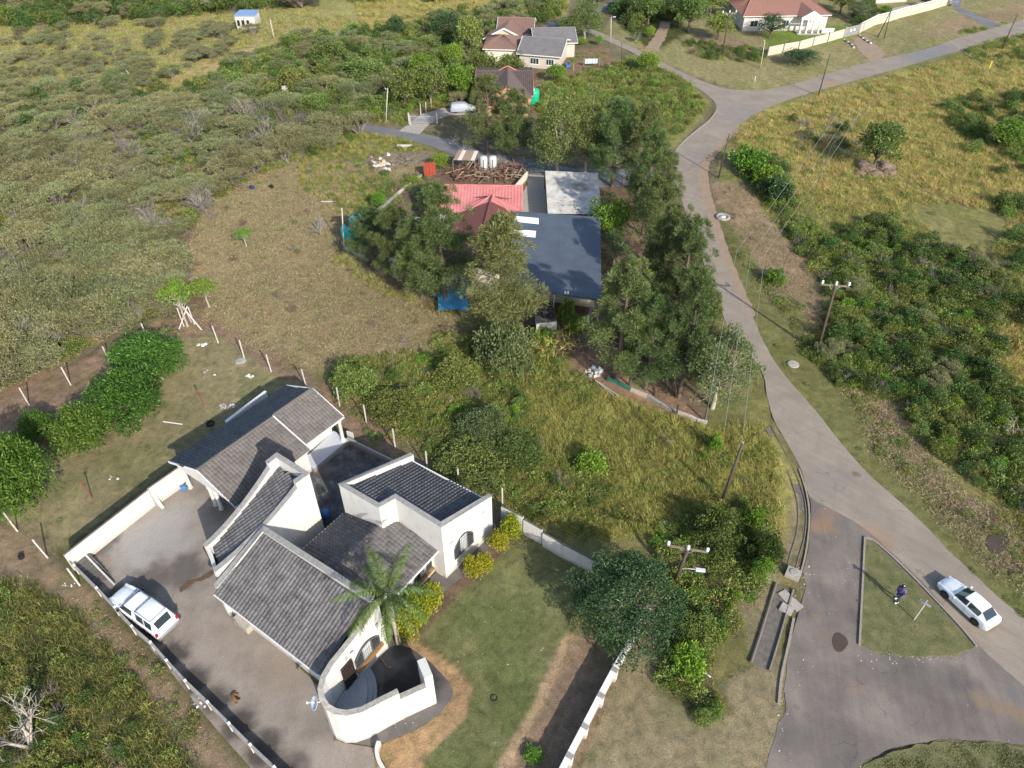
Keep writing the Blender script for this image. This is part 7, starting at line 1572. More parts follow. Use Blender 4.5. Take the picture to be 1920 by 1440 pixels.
# --- golden bushes
for (k, b_, tp, w_, lab) in (('golden0', (957, 1004), 975, 44, 'darker golden-green bush at the foot of the stepped wall'), ('golden1', (936, 1034), 1000, 38, 'yellow bush below the dark one at the house corner'), ('golden1', (909, 1070), 1042, 34, 'brightest yellow half of the paired garden bushes'), ('golden0', (888, 1082), 1048, 36, 'greener half of the paired garden bushes'),
  ('golden0', (808, 1140), 1098, 48, 'round golden bush right of the palm'), ('golden1', (788, 1168), 1122, 46, 'golden bush behind the palm trunk'), ('golden0', (769, 1195), 1140, 52, 'largest golden bush beside the palm foot')):
    plantd(k, b_, lab, 'bush', 'golden_bush', tp, w_, group='golden bushes along the house')
plantd('shrub1', (1000, 1418), 'small leafy green plant in the garden trench', 'plant', 'garden_plant', h=.5, wpx=42)
# --- palm
def palm():
    b_ = G(747, 1205); th2 = topz((747, 1205), (733, 1090)); root = empty('palm_tree', b_, 'queen palm with arching fronds standing against the white house', 'palm'); Ht = th2*.74
    mb = MB(); pts = [(0, 0, -.1)]+[(.02*sin(k), -.02*k, Ht*k/8) for k in range(1, 9)]; mb.tube(pts, [.24, .2, .19, .18, .17, .17, .16, .15, .14], 10); mb.build('trunk', BARKP, root, True)
    MB().tube([Vector(pts[-1]), Vector(pts[-1])+Vector((0, 0, .9))], [.17, .10], 10).build('crownshaft', plain('palm_shaft', (.14, .2, .06), .6), root, True)
    top = np.array(pts[-1])+np.array([0, 0, .8]); rg = np.random.default_rng(3)
    for i in range(14):
        a = i*2.39996+rg.normal()*.25; el = 1.4-1.3*(i/13.)**.8; L_f = 3.9*rg.uniform(.85, 1.1); n = 16; P = [top]; d = np.array([cos(a)*cos(el), sin(a)*cos(el), sin(el)]); 
        for k in range(n): P.append(P[-1]+d*L_f/n); d = unit(d+np.array([0, 0, -.10-.03*rg.random()-.03*(i > 9)]))
        P = np.array(P); t = np.repeat(np.linspace(.10, 1, 110), 2)*n; i0 = np.minimum(t.astype(int), n-1); f = (t-i0)[:, None]; c = P[i0]*(1-f)+P[i0+1]*f; tan = unit(P[i0+1]-P[i0]); side = unit(np.cross(tan, [0, 0, 1.])); sg_ = np.tile([1, -1], 110)[:, None]
        dirv = unit(side*sg_+tan*.7+rg.normal(size=(220, 3))*.30+np.array([0, 0, -.35])); s_ = (.62*np.sin(np.clip(t/n, .05, 1)*pi*.85+.25))[:, None]; b2 = unit(np.cross(dirv, tan))*0.016
        mid = c+dirv*s_*.5; tip = c+dirv*s_+np.array([0, 0, -1.])*s_*.28
        V = np.stack([c-tan*.012, mid-tan*.022, tip, mid+tan*.022], 1).reshape(-1, 3); fr = (V, np.arange(880).reshape(-1, 4)); ra = strips(P[:-1], P[1:], np.linspace(.035, .008, n), rg=rg)
        link('frond', np_mesh('frond', *join([fr, ra]), L_PALM), root)
    for (a, l) in ((-1.9, 2.6), (-1.2, 2.9)):
        P = [top+np.array([0, 0, -.6])]; d = np.array([cos(a)*.9, sin(a)*.9, -.1])
        for k in range(9): P.append(P[-1]+d*l/8); d = unit(d+np.array([0, 0, -.3]))
        P = np.array(P); P[:, 2] = np.maximum(P[:, 2], .05); link('dead_frond', np_mesh('dead_frond', *strips(P[:-1], P[1:], np.full(9, .035)), plain('dead_frond', (.30, .22, .15), .8) if 'dead_frond' not in MATS else MATS['dead_frond']), root)
palm()
fb2 = MB(G(715, 1215)).tube([W(700, 1195, .5), W(712, 1230, .15), W(725, 1250, .06), W(733, 1252, .12)], [.03, .04, .06, .12], 6); tag(fb2.build('fallen_frond', MATS['dead_frond'], None), 'brown fallen palm frond lying on the black paving', 'frond')
# --- single trees and shrubs elsewhere
ONE = [
 ('broad1', (1636, 318), 224, 88, 'lone round tree growing out of the brown boulders', 'tree', 'lone_tree'),
 ('shrub1', (1402, 320), 278, 80, 'bright green bush beside the thin pole at the road bend', 'bush', 'bush'), ('shrub1', (1435, 350), 310, 60, 'bright green bush right of the one at the bend', 'bush', 'bush'), ('shrub2', (1455, 375), 335, 60, 'darker bush below the bright bushes at the bend', 'bush', 'bush'),
 ('shrub1', (1452, 530), 505, 42, 'small round green bush alone on the cleared bank', 'bush', 'bush'),
 ('deep0', (1500, 122), 88, 78, 'dark spreading bush on the lawn before the precast wall', 'bush', 'bush'),
 ('bright1', (1885, 280), 225, 90, 'pale green tree at the right edge of the meadow', 'tree', 'green_tree'),
 ('bushy3', (1335, 1020), 972, 110, 'dark glossy broad-leaved bush right of the lamp pole', 'bush', 'bush'), ('shrub1', (1345, 1000), 965, 60, 'bright green bush top behind the dark glossy one', 'bush', 'bush'), ('bushy3', (1428, 1050), 1005, 80, 'dark glossy bush near the drain box', 'bush', 'bush'), ('bright1', (1425, 1085), 1050, 50, 'bright green bush beside the drain box', 'bush', 'bush'), ('shrub1', (1410, 985), 955, 40, 'small bright bush at the verge by the kerb', 'bush', 'bush'),
 ('bushy0', (1305, 1195), 1168, 95, 'green bush right of the big dark tree', 'bush', 'bush'), ('shrub1', (1285, 1260), 1215, 70, 'bright leafy bush above the lying white pipe', 'bush', 'bush'),
 ('shrub1', (1338, 845), 815, 30, 'bright green sapling left of the leaning pole', 'plant', 'sapling'), ('shrub1', (1318, 862), 848, 22, 'tiny bright sapling in the yellow grass', 'plant', 'sapling'),
 ('flat_top', (352, 612), 528, 75, 'small bright flat-topped tree over the crossed corner posts', 'tree', 'flat_topped_tree'), ('flat_top', (392, 575), 525, 62, 'small bright flat-topped tree right of the crossed posts', 'tree', 'flat_topped_tree'), ('flat_top', (462, 462), 430, 40, 'little pale green tree in the dry field', 'tree', 'flat_topped_tree'),
 ('bushy0', (742, 775), 745, 120, 'green bush mass behind the garage fence', 'bush', 'bush'), ('bushy1', (668, 735), 690, 95, 'leafy green bush nearest the fence behind the garage', 'bush', 'bush'), ('bushy0', (880, 885), 858, 165, 'large green bush behind the back block', 'bush', 'bush'), ('bushy1', (975, 855), 832, 110, 'large green bush right of the biggest one', 'bush', 'bush'), ('bushy2', (905, 810), 775, 110, 'grey-green silvery bush in the thicket', 'bush', 'bush'), ('shrub1', (1108, 880), 850, 62, 'bright lime bush in the yellow grass', 'bush', 'bush'), ('bushy1', (860, 715), 680, 100, 'green bush between dry field and yellow grass', 'bush', 'bush'),
 ('broad0', (760, 205), 128, 80, 'dark green tree left of the drive with the covered car', 'tree', 'garden_tree'), ('broad1', (808, 200), 115, 78, 'round dark green tree next to the drive', 'tree', 'garden_tree'), ('bright0', (862, 190), 115, 60, 'bright lime green tree touching the brown roof', 'tree', 'garden_tree'), ('bright0', (852, 132), 78, 42, 'bright round tree behind the bare stumps', 'tree', 'garden_tree'), ('bright1', (790, 160), 98, 55, 'lime green crown behind the dark drive trees', 'tree', 'garden_tree'),
 ('broad2', (955, 158), 100, 66, 'green tree between the brown and grey roofs', 'tree', 'garden_tree'), ('broad0', (905, 150), 95, 60, 'green tree left of the grey-roofed house', 'tree', 'garden_tree'), ('broad1', (880, 110), 25, 58, 'tall light green tree behind the lime one', 'tree', 'garden_tree'), ('deep0', (840, 80), 15, 75, 'tall dark tree in the scrub left of the hilltop houses', 'tree', 'garden_tree'), ('deep0', (742, 80), 22, 48, 'dark green tree alone on the hillside grass', 'tree', 'garden_tree'),
 ('sparse0', (680, 200), 148, 85, 'pale bare-limbed tree left of the slim lamp pole', 'tree', 'bare_limbed_tree'), ('willow', (1095, 72), -6, 85, 'large pale green tree beside the far lane', 'tree', 'garden_tree'), ('broad2', (1068, 72), 30, 55, 'darker tree joined to the pale one at the far lane', 'tree', 'garden_tree'), ('bright0', (1213, 135), 96, 50, 'flat round bright tree on the dirt bank by the road', 'tree', 'garden_tree'),
 ('bright1', (1123, 85), 66, 18, 'small round green bush beside the far lane', 'bush', 'bush'), ('bright0', (1087, 84), 70, 26, 'low bright palm-like bush in the upper yard', 'bush', 'bush'), ('bright1', (1218, 72), 48, 22, 'bright green bush at the shaded track', 'bush', 'bush'), ('sparse0', (1192, 78), 57, 22, 'reddish dark bush beside the bright one', 'bush', 'bush'),
 ('broad0', (1215, 45), -25, 70, 'dark tree left of the shaded track', 'tree', 'garden_tree'), ('broad1', (1290, 60), -20, 75, 'dark green tree right of the shaded track', 'tree', 'garden_tree'), ('broad2', (1345, 75), 20, 60, 'tree in front of the tall crossarm pole', 'tree', 'garden_tree'), ('deep0', (1250, 30), -30, 60, 'dark tree over the shaded track', 'tree', 'garden_tree'), ('broad0', (1330, 30), -25, 70, 'tree at the top edge above the upper garden', 'tree', 'garden_tree'),
 ('deep0', (1442, 72), 20, 60, 'round dark tree in front of the white veranda house', 'tree', 'garden_tree'), ('deep0', (1735, 14), -12, 28, 'small dark tree behind the panelled wall', 'tree', 'garden_tree'), ('sparse0', (1610, 40), -8, 55, 'brownish bare tree beside the grey gate', 'tree', 'garden_tree'), ('broad1', (1575, 25), -25, 60, 'green tree behind the white veranda house', 'tree', 'garden_tree'), ('bright1', (1655, 34), 10, 32, 'yellow-green bush at the foot of the white wall', 'bush', 'bush'), ('broad0', (1510, 8), -40, 70, 'tree behind the red-brown roof', 'tree', 'garden_tree'),
 ('bright1', (1042, 155), 120, 45, 'bushy green tree in front of the grey-roofed house gable', 'tree', 'garden_tree'), ('flat_top', (1075, 130), 108, 18, 'little palm-like tree with a white stem by the cream gable', 'tree', 'small_palm'),
 ('sparse0', (228, 182), 105, 60, 'tall open tree rising from the left scrub', 'tree', 'scrub_tree'), ('deep0', (190, 185), 140, 80, 'dark spreading tree beneath the tall open one', 'tree', 'scrub_tree'), ('deep0', (410, 180), 155, 60, 'dark round bush in the upper scrub', 'bush', 'bush'), ('deep0', (375, 108), 90, 40, 'dark green bush at the edge of the ochre strip', 'bush', 'bush'),
 ('broad0', (560, 175), 125, 70, 'green scrub tree right of the white ruin', 'tree', 'scrub_tree'), ('broad1', (620, 130), 75, 80, 'green scrub tree on the upper hillside', 'tree', 'scrub_tree'), ('broad2', (690, 160), 105, 80, 'green scrub tree above the pale bare one', 'tree', 'scrub_tree'),
 ('shrub1', (1020, 640), 615, 50, 'green bush beside the white tyre-topped store', 'bush', 'bush')]
for (k, b_, tp, w_, lab, cat, nm) in ONE: plantd(k, b_, lab, cat, nm, tp, w_)
# aloe clump with yellow drooping leaves
al_ = empty('aloe_clump', W(1035, 655), 'tall clump of yellowing aloe leaves before the white store', 'plant'); rg = np.random.default_rng(5)
n = 420; c = rg.normal(size=(n, 3))*np.array([1.5, 1.2, .5])+np.array([0, 0, .9]); o_ = unit(rg.normal(size=(n, 3))+np.array([0, 0, .6])); tag(link('leaf_mass', np_mesh('aloe_leaves', *leaves(c, o_, .8, .10, .3, 1.4, rg), leafmat('aloe', [(.10, .13, .03), (.32, .32, .06), (.48, .44, .12), (.30, .2, .1)], .1, .2)), al_), kind='stuff')
# dead trees and dead branches
def dead(name, label, base, W_, H_, seed, w=.12, stems=3, lean=(0, 0), m=BARKP):
    V, F = twiggy(seed, W_, H_, stems, 4, w, 1.1); root = empty(name, G(*base), label, 'tree' if 'tree' in name else 'branch'); link('branches', np_mesh('dead_branches', V, F, m), root); root.rotation_euler = (lean[0], lean[1], 0)
    return root
dead('dead_tree', 'leafless grey dead tree at the bottom left corner', (58, 1402), 5, 5.5, 71, .14, 4)
dead('dead_tree', 'small leafless tree among the dark bushes right of the road', (1690, 690), 3, 3.0, 72, .09, 3, (.9, .5))
dead('dead_tree', 'leafless grey tree behind the scrap shelter', (868, 282), 3, 3.2, 73, .05, 5)
dead('dead_tree', 'leafless shrub tree at the corner post by the teal tanks', (600, 440), 3, 3.2, 74, .05, 6)
dead('dead_branch', 'fallen grey dead branches in the yellow grass', (1238, 825), 3, 1.8, 75, .05, 6, (1.2, .4))
dead('dead_branch', 'dead branches at the right edge of the dark thicket', (1900, 820), 3, 2.5, 76, .08, 4, (.6, -.6))
dead('dead_tree', 'bare pale tree behind the red boundary in the left scrub', (320, 560), 3, 3.0, 77, .04, 7)
for k, b_ in enumerate(((848, 125), (853, 124), (860, 126), (844, 124))): MB(G(*b_)).tube([G(*b_), G(*b_, 3.2+.4*(k % 2))], .12, 6).build('bare_stump', BARKP, None); tag(bpy.data.objects[[o.name for o in COL.objects if o.name.startswith('bare_stump')][-1]], ('leftmost but one of the four bare pale stumps by the bright round tree', 'second bare pale stump from the right by the bright round tree', 'rightmost bare pale stump by the bright round tree', 'leftmost bare pale stump by the bright round tree')[k], 'stump', 'bare stumps')
# ------------------------------------------------------------------ ground cover spread by geometry nodes
SRC = {}
def src(name, V, F, mat):
    o = bpy.data.objects.new(name, np_mesh(name, V, F, mat) if V is not None else F); SRC[name] = o; return o
def tuft(seed, n, h, spread, lean, w):
    rg = np.random.default_rng(seed); b = np.stack([rg.normal(size=n)*spread, rg.normal(size=n)*spread, np.zeros(n)-.03], 1); d = unit(np.stack([rg.normal(size=n)*lean, rg.normal(size=n)*lean, np.ones(n)], 1)); L = h*rg.uniform(.55, 1.1, n)[:, None]
    m = b+d*L*.55; d2 = unit(d+np.stack([rg.normal(size=n)*lean, rg.normal(size=n)*lean, -np.full(n, .5)], 1)); t = m+d2*L*.5; s = unit(np.cross(d, rg.normal(size=(n, 3))))*w
    V = np.stack([b-s, b+s, m+s*.8, m-s*.8, t], 1).reshape(-1, 3); i = np.arange(n)[:, None]*5
    # two quads: stem and folded tip
    F = np.concatenate([i+np.array([[0, 1, 2, 3]]), i+np.array([[3, 2, 4, 4]])]); return V, F
def tri_fix(V, F):
    """degenerate quads to a single triangle mesh"""
    T = []
    for f in F:
        if f[2] == f[3]: T.append((f[0], f[1], f[2]))
        else: T += [(f[0], f[1], f[2]), (f[0], f[2], f[3])]
    return V, np.array(T)
src('tall_grass_a', *tri_fix(*tuft(1, 46, .95, .28, .45, .016)), L_TALL); src('tall_grass_b', *tri_fix(*tuft(2, 50, .8, .34, .65, .018)), L_TALL)
src('tall_gold', *tri_fix(*tuft(15, 48, .9, .3, .5, .017)), leafmat('tall_gold_grass', [(.22, .21, .06), (.40, .35, .11), (.56, .46, .17), (.68, .56, .24)], .2, .35)); src('tall_green', *tri_fix(*tuft(12, 50, .8, .34, .6, .018)), leafmat('tall_green_grass', [(.05, .075, .018), (.11, .14, .035), (.19, .21, .06), (.28, .26, .09)], .22, .3)); src('dry_tuft_a', *tri_fix(*tuft(3, 40, .34, .22, .9, .014)), L_DRY); src('dry_tuft_b', *tri_fix(*tuft(4, 44, .26, .28, 1.2, .016)), L_DRY)
src('lawn_tuft', *tri_fix(*tuft(5, 44, .10, .16, 1.2, .014)), L_LAWN)
def low_weed(seed, n=260, R_=.55, H_=.5, leaf=.13, mat=L_WEED):
    rg = np.random.default_rng(seed); a = rg.uniform(0, 2*pi, n); r = R_*rg.random(n)**.5; z = H_*rg.random(n)**.7*(1-.5*(r/R_)**2); c = np.stack([r*np.cos(a), r*np.sin(a), z], 1); return leaves(c, np.stack([np.cos(a), np.sin(a), np.full(n, .9)], 1), leaf, .45, 0, .9, rg)
src('weed_a', *low_weed(6), L_WEED); src('weed_b', *low_weed(7, 320, .7, .75, .15), L_WEED)
def lowbush(seed, mat, n=900, W_=1.9, H_=1.3, leaf=.16, K=16):
    rg = np.random.default_rng(seed); cl = dome(K, W_/2-.3, H_-.4, .2, rg, -.1); r = rg.uniform(.28, .5, len(cl)); p, d = crown_pts(n, cl, r, .45, rg, .8); p[:, 2] = np.maximum(p[:, 2], .02); return leaves(p, d+np.array([0, 0, .2]), leaf, .5, 0, .8, rg)
src('bush_a', *lowbush(8, None, 1500, 1.9, 1.3, .12), L_GRN); src('bush_b', *lowbush(9, None, 1700, 2.2, 1.5, .12, 20), L_GRN); src('bush_dark', *lowbush(10, None, 1600, 2.1, 1.5, .12, 18), L_DEEP); src('bush_bright', *lowbush(11, None, 1200, 1.7, 1.2, .14, 14), L_BRT)
src('twig_grey', None, np_tw[0], None); src('twig_brown', None, np_tw[1], None)
def two(kn, nm):
    cm, tm, *_ = KINDS[kn]; V = [np.array([v.co[:] for v in m.vertices]) for m in (cm, tm)]; F = [np.array([p.vertices[:] for p in m.polygons]) for m in (cm, tm)]; v, f = join(list(zip(V, F)))
    me = np_mesh(nm, v, f, [L_OLV, M_TWIG]); me.polygons.foreach_set('material_index', np.concatenate([np.zeros(len(F[0]), np.int32), np.ones(len(F[1]), np.int32)])); SRC[nm] = bpy.data.objects.new(nm, me)
two('thorn0', 'thorn_a'); two('thorn1', 'thorn_b')
def gn_tree(coll):
    ng = bpy.data.node_groups.new('spread', 'GeometryNodeTree'); ng.interface.new_socket('Geometry', in_out='INPUT', socket_type='NodeSocketGeometry'); ng.interface.new_socket('Geometry', in_out='OUTPUT', socket_type='NodeSocketGeometry')
    a = ng.nodes.new('NodeGroupInput'); b = ng.nodes.new('NodeGroupOutput'); i = ng.nodes.new('GeometryNodeInstanceOnPoints'); c = ng.nodes.new('GeometryNodeCollectionInfo')
    c.inputs['Collection'].default_value = coll; c.inputs['Separate Children'].default_value = True; c.inputs['Reset Children'].default_value = True
    def at_(nm, ty): n = ng.nodes.new('GeometryNodeInputNamedAttribute'); n.data_type = ty; n.inputs['Name'].default_value = nm; return [o for o in n.outputs if o.enabled][0] if False else n
    L = ng.links.new; L(a.outputs[0], i.inputs['Points']); L(c.outputs[0], i.inputs['Instance']); i.inputs['Pick Instance'].default_value = True
    r = at_('rot', 'FLOAT_VECTOR'); s = at_('scl', 'FLOAT_VECTOR'); x_ = at_('idx', 'INT')
    L(x_.outputs['Attribute'], i.inputs['Instance Index']); L(r.outputs['Attribute'], i.inputs['Rotation']); L(s.outputs['Attribute'], i.inputs['Scale']); L(i.outputs[0], b.inputs[0]); return ng
COUNT = {}
def spread(name, label, cat, regions, seed=0):
    """regions: (outline in the photo, [(kind, per m2, smin, smax)], patchiness) -> ONE ground-cover object"""
    rg = np.random.default_rng(seed); kinds = sorted({k for _, ks, _ in regions for k, *_ in ks}); coll = bpy.data.collections.new(name+'_kinds')
    for k in kinds: coll.objects.link(SRC[k])
    P_ = []; S_ = []; I_ = []
    for outl, ks, patch in regions:
        Q = poly(outl); lo = Q.min(0); hi = Q.max(0); area = (hi-lo).prod()
        for k, dens, s0, s1 in ks:
            n = int(area*dens); x = rg.uniform(lo[0], hi[0], n); y = rg.uniform(lo[1], hi[1], n); m = inside(Q, x, y)
            if patch: m &= fbm(x, y, patch[0], seed*3+len(k)) > patch[1]*(1 if 'grass' not in k and 'tuft' not in k else .7)
            x = x[m]; y = y[m]; mg = .25+.35*s1 if ('bush' in k or 'thorn' in k or 'twig' in k) else .12
            ok = np.ones(len(x), bool)
            for FP, h in FLAT:
                lo2 = FP.min(0)-1.5; hi2 = FP.max(0)+1.5; b_ = ok & (x > lo2[0]) & (x < hi2[0]) & (y > lo2[1]) & (y < hi2[1])
                if b_.any(): ii = np.where(b_)[0]; ok[ii[sdist(FP, x[ii], y[ii]) > -mg]] = False
            x = x[ok]; y = y[ok]; P_.append(np.stack([x, y], 1)); S_.append(rg.uniform(s0, s1, len(x))); I_.append(np.full(len(x), kinds.index(k)))
    P_ = np.concatenate(P_); S_ = np.concatenate(S_); I_ = np.concatenate(I_); n = len(P_); COUNT[name] = n
    gz_ = ground_z(P_[:, 0], P_[:, 1])
    me = bpy.data.meshes.new(name); me.vertices.add(n); me.vertices.foreach_set('co', np.stack([P_[:, 0], P_[:, 1], gz_-.02], 1).astype(np.float32).ravel())
    def at(nm, ty, d): a = me.attributes.new(nm, ty, 'POINT'); a.data.foreach_set('vector' if ty == 'FLOAT_VECTOR' else 'value', d.ravel())
    at('rot', 'FLOAT_VECTOR', np.stack([rg.uniform(-.08, .08, n), rg.uniform(-.08, .08, n), rg.uniform(0, 6.28, n)], 1).astype(np.float32)); at('scl', 'FLOAT_VECTOR', np.stack([S_, S_, S_*rg.uniform(.8, 1.2, n)], 1).astype(np.float32)); at('idx', 'INT', I_.astype(np.int32))
    o = link(name, me); md = o.modifiers.new('spread', 'NODES'); md.node_group = gn_tree(coll); return tag(o, label, cat, kind='stuff')
def ground_z(x, y):
    gi = np.clip(np.searchsorted(gx, x)-1, 0, len(gx)-2); gj = np.clip(np.searchsorted(gy, y)-1, 0, len(gy)-2); Z = GXYZ[2].reshape(len(gy), len(gx))
    fx = (x-gx[gi])/(gx[gi+1]-gx[gi]); fy = (y-gy[gj])/(gy[gj+1]-gy[gj])
    return (Z[gj, gi]*(1-fx)+Z[gj, gi+1]*fx)*(1-fy)+(Z[gj+1, gi]*(1-fx)+Z[gj+1, gi+1]*fx)*fy
level_ground()
spread('tall_grass', 'tall yellow-green grass over the plot below the pines', 'grass', [
 ([(1000, 690), (1200, 765), (1340, 805), (1425, 790), (1462, 880), (1460, 1000), (1380, 1010), (1250, 1000), (1080, 1010), (950, 945), (1000, 850), (980, 760)], [('tall_grass_a', 3.2, .55, 1.1), ('tall_grass_b', 3.2, .5, 1.0), ('weed_a', .25, .6, 1.2)], None),
 ([(820, 640), (1000, 690), (1010, 900), (960, 940), (880, 880)], [('tall_grass_b', 1.8, .5, .9), ('weed_a', .6, .6, 1.2), ('bush_a', .12, .5, .9)], None),
 ([(560, 290), (690, 240), (760, 262), (800, 280), (700, 300), (690, 350), (820, 320), (760, 350), (660, 420), (560, 350)], [('tall_grass_a', 1.6, .5, .9), ('weed_a', .4, .6, 1)], None),
 ([(636, 470), (720, 530), (830, 575), (850, 600), (700, 550), (620, 490)], [('tall_grass_a', 2.5, .5, .9)], None)], 1)
spread('meadow_grass', 'yellow meadow grass right of the road', 'grass', [
 ([(1365, 258), (1440, 212), (1600, 165), (1900, 85), (2400, -20), (2600, 520), (1850, 540), (1900, 400), (1760, 380), (1600, 400), (1500, 380), (1430, 330)], [('tall_gold', 1.9, .6, 1.2), ('tall_grass_b', 1.1, .6, 1.2), ('weed_b', .12, .6, 1.2)], None),
 ([(1800, 520), (2500, 420), (2600, 1100), (1960, 900), (1830, 680)], [('tall_gold', 2.2, .7, 1.3), ('tall_grass_b', 1.0, .7, 1.2), ('weed_b', .3, .6, 1.2)], None),
 ([(1480, 380), (1700, 380), (1760, 450), (1640, 480), (1500, 440)], [('tall_grass_b', 2.0, .5, .9)], None)], 2)
spread('right_thicket', 'dense mixed green thicket right of the road', 'thicket', [
 ([(1400, 300), (1470, 300), (1500, 400), (1560, 450), (1700, 440), (1850, 500), (1880, 680), (1990, 900), (2080, 1150), (1900, 960), (1820, 900), (1740, 840), (1680, 750), (1590, 725), (1530, 640), (1560, 560), (1500, 480), (1430, 380)], [('bush_a', .17, .4, 1.2), ('bush_b', .10, .4, 1.2), ('bush_dark', .13, .4, 1.3), ('bush_bright', .12, .4, 1.1), ('weed_b', 1.5, .5, 1.3), ('twig_grey', .09, .4, 1.1), ('tall_grass_b', 1.5, .6, 1.1), ('tall_green', 1.2, .6, 1.1), ('thorn_a', .04, .4, .9)], None), ([(1560, 640), (1880, 640), (1960, 900), (1820, 900), (1700, 800), (1600, 730)], [('bush_dark', .30, .6, 1.7), ('bush_b', .15, .6, 1.5), ('bush_bright', .08, .5, 1.2)], (7, .5)),
 ([(1560, 430), (1760, 400), (1920, 380), (2300, 420), (2300, 620), (1850, 620), (1700, 520)], [('bush_a', .20, .6, 1.5), ('bush_dark', .16, .6, 1.6), ('weed_b', .5, .7, 1.3), ('twig_grey', .04, .6, 1.2)], (9, .42)),
 ([(1760, 200), (2200, 150), (2200, 330), (1850, 330)], [('bush_a', .12, .8, 1.6), ('bush_dark', .14, .8, 1.7)], (8, .45)),
 ([(1480, 225), (1600, 225), (1620, 290), (1500, 290)], [('twig_grey', .12, .7, 1.4), ('bush_dark', .07, .6, 1.3)], (6, .4)),
 ([(1800, 60), (2000, 20), (2000, 130), (1820, 120)], [('bush_a', .2, .5, 1.1), ('weed_b', .5, .6, 1.2)], None),
 ([(1530, 640), (1590, 725), (1650, 800), (1600, 760), (1520, 670), (1490, 640)], [('bush_a', .3, .5, .9), ('tall_grass_b', 3, .5, .9), ('weed_b', 1, .6, 1.1)], None),
 ([(1390, 480), (1450, 520), (1530, 600), (1560, 600), (1540, 640), (1480, 610), (1430, 560)], [('weed_a', .7, .5, 1.1), ('dry_tuft_a', 3, .6, 1.2)], None)], 3)
spread('dead_brush', 'cut dry brush and stalks on the cleared banks', 'brush', [
 ([(1338, 345), (1400, 345), (1445, 420), (1530, 500), (1575, 560), (1540, 620), (1450, 530), (1380, 440), (1338, 385)], [('dry_tuft_b', 3, .6, 1.3), ('twig_brown', .12, .3, .6)], None),
 ([(1590, 735), (1680, 760), (1740, 850), (1800, 920), (1900, 980), (2000, 1080), (1960, 1150), (1850, 1060), (1740, 950), (1640, 850)], [('dry_tuft_b', 5, .7, 1.6), ('dry_tuft_a', 2, .8, 1.8), ('twig_brown', .18, .3, .6), ('weed_a', .35, .4, 1)], None),
 ([(1850, 930), (2000, 1050), (1990, 1130), (1880, 1030)], [('tall_grass_b', 2.5, .5, .9), ('twig_brown', .2, .3, .6)], None),
 ([(600, 340), (690, 290), (800, 288), (780, 315), (690, 325)], [('twig_brown', .25, .3, .6), ('dry_tuft_b', 1, .6, 1.2)], None),
 ([(1170, 640), (1200, 700), (1320, 780), (1330, 600), (1240, 480), (1180, 420)], [('twig_brown', .12, .3, .5), ('dry_tuft_b', 1.2, .5, 1), ('weed_a', .12, .4, .9)], None)], 4)
spread('centre_bushes', 'green scrub between the white house fence and the yellow grass', 'thicket', [
 ([(625, 680), (760, 660), (900, 690), (1000, 760), (1040, 860), (1130, 860), (1160, 940), (1000, 975), (930, 930), (800, 860), (740, 800), (650, 740)], [('bush_a', .13, .4, .85), ('bush_b', .06, .4, .85), ('bush_bright', .09, .4, .8), ('weed_b', 1.6, .5, 1.0), ('tall_green', 1.3, .5, 1.0), ('tall_grass_b', 1.8, .5, 1.0), ('twig_grey', .09, .4, .9), ('bush_dark', .05, .5, .9)], None),
 ([(800, 620), (900, 640), (1010, 650), (1090, 700), (1180, 760), (1060, 760), (900, 700), (830, 680)], [('bush_a', .12, .4, .9), ('weed_b', 1.2, .5, 1.1), ('tall_grass_b', 1.0, .5, 1.0), ('twig_brown', .1, .4, .9)], None),
 ([(600, 720), (650, 745), (740, 800), (860, 890), (930, 930), (900, 940), (720, 840), (640, 780)], [('weed_b', .4, .4, 1.), ('dry_tuft_a', 1.6, .6, 1.2), ('twig_brown', .05, .3, .7)], None),
 ([(880, 890), (1000, 960), (1060, 1010), (1200, 1000), (1150, 930), (1000, 940), (930, 900)], [('weed_b', .7, .6, 1.2), ('twig_grey', .10, .5, 1), ('tall_grass_b', 1.0, .5, 1.0), ('bush_dark', .10, .5, 1.0)], None),
 ([(850, 590), (960, 640), (900, 690), (800, 650)], [('twig_brown', .25, .4, .9), ('dry_tuft_a', 2, .6, 1.3)], None)], 5)
spread('dry_grass', 'short dry straw-coloured grass of the open field', 'grass', [
 ([(340, 640), (400, 560), (330, 500), (380, 400), (450, 340), (560, 300), (690, 300), (800, 310), (760, 345), (650, 400), (640, 470), (720, 540), (860, 580), (850, 640), (640, 690), (560, 700), (460, 650), (400, 600)], [('dry_tuft_a', 2.6, .6, 1.4), ('dry_tuft_b', 2.6, .6, 1.5), ('twig_brown', .012, .5, 1.), ('twig_grey', .006, .5, 1.), ('weed_a', .03, .4, .8)], None),
 ([(640, 500), (720, 545), (780, 600), (700, 620), (620, 560)], [('twig_brown', .12, .4, .8)], (5, .5)),
 ([(118, 1035), (10, 970), (40, 880), (200, 830), (330, 650), (400, 620), (520, 690), (560, 740), (500, 745), (320, 875)], [('lawn_tuft', 8, .7, 1.6), ('dry_tuft_b', .9, .3, .6), ('weed_a', .05, .2, .5)], None),
 ([(1180, 1130), (1250, 1165), (1330, 1290), (1400, 1260), (1480, 1210), (1475, 1300), (1435, 1500), (1000, 1560), (1150, 1250)], [('lawn_tuft', 7, .6, 1.3), ('dry_tuft_b', 4.5, .25, .55)], None),
 ([(-60, 1060), (160, 1110), (300, 1270), (430, 1420), (500, 1500), (300, 1500), (200, 1300), (60, 1120)], [('dry_tuft_b', .6, .4, .9), ('weed_a', .25, .3, .8)], None)], 6)
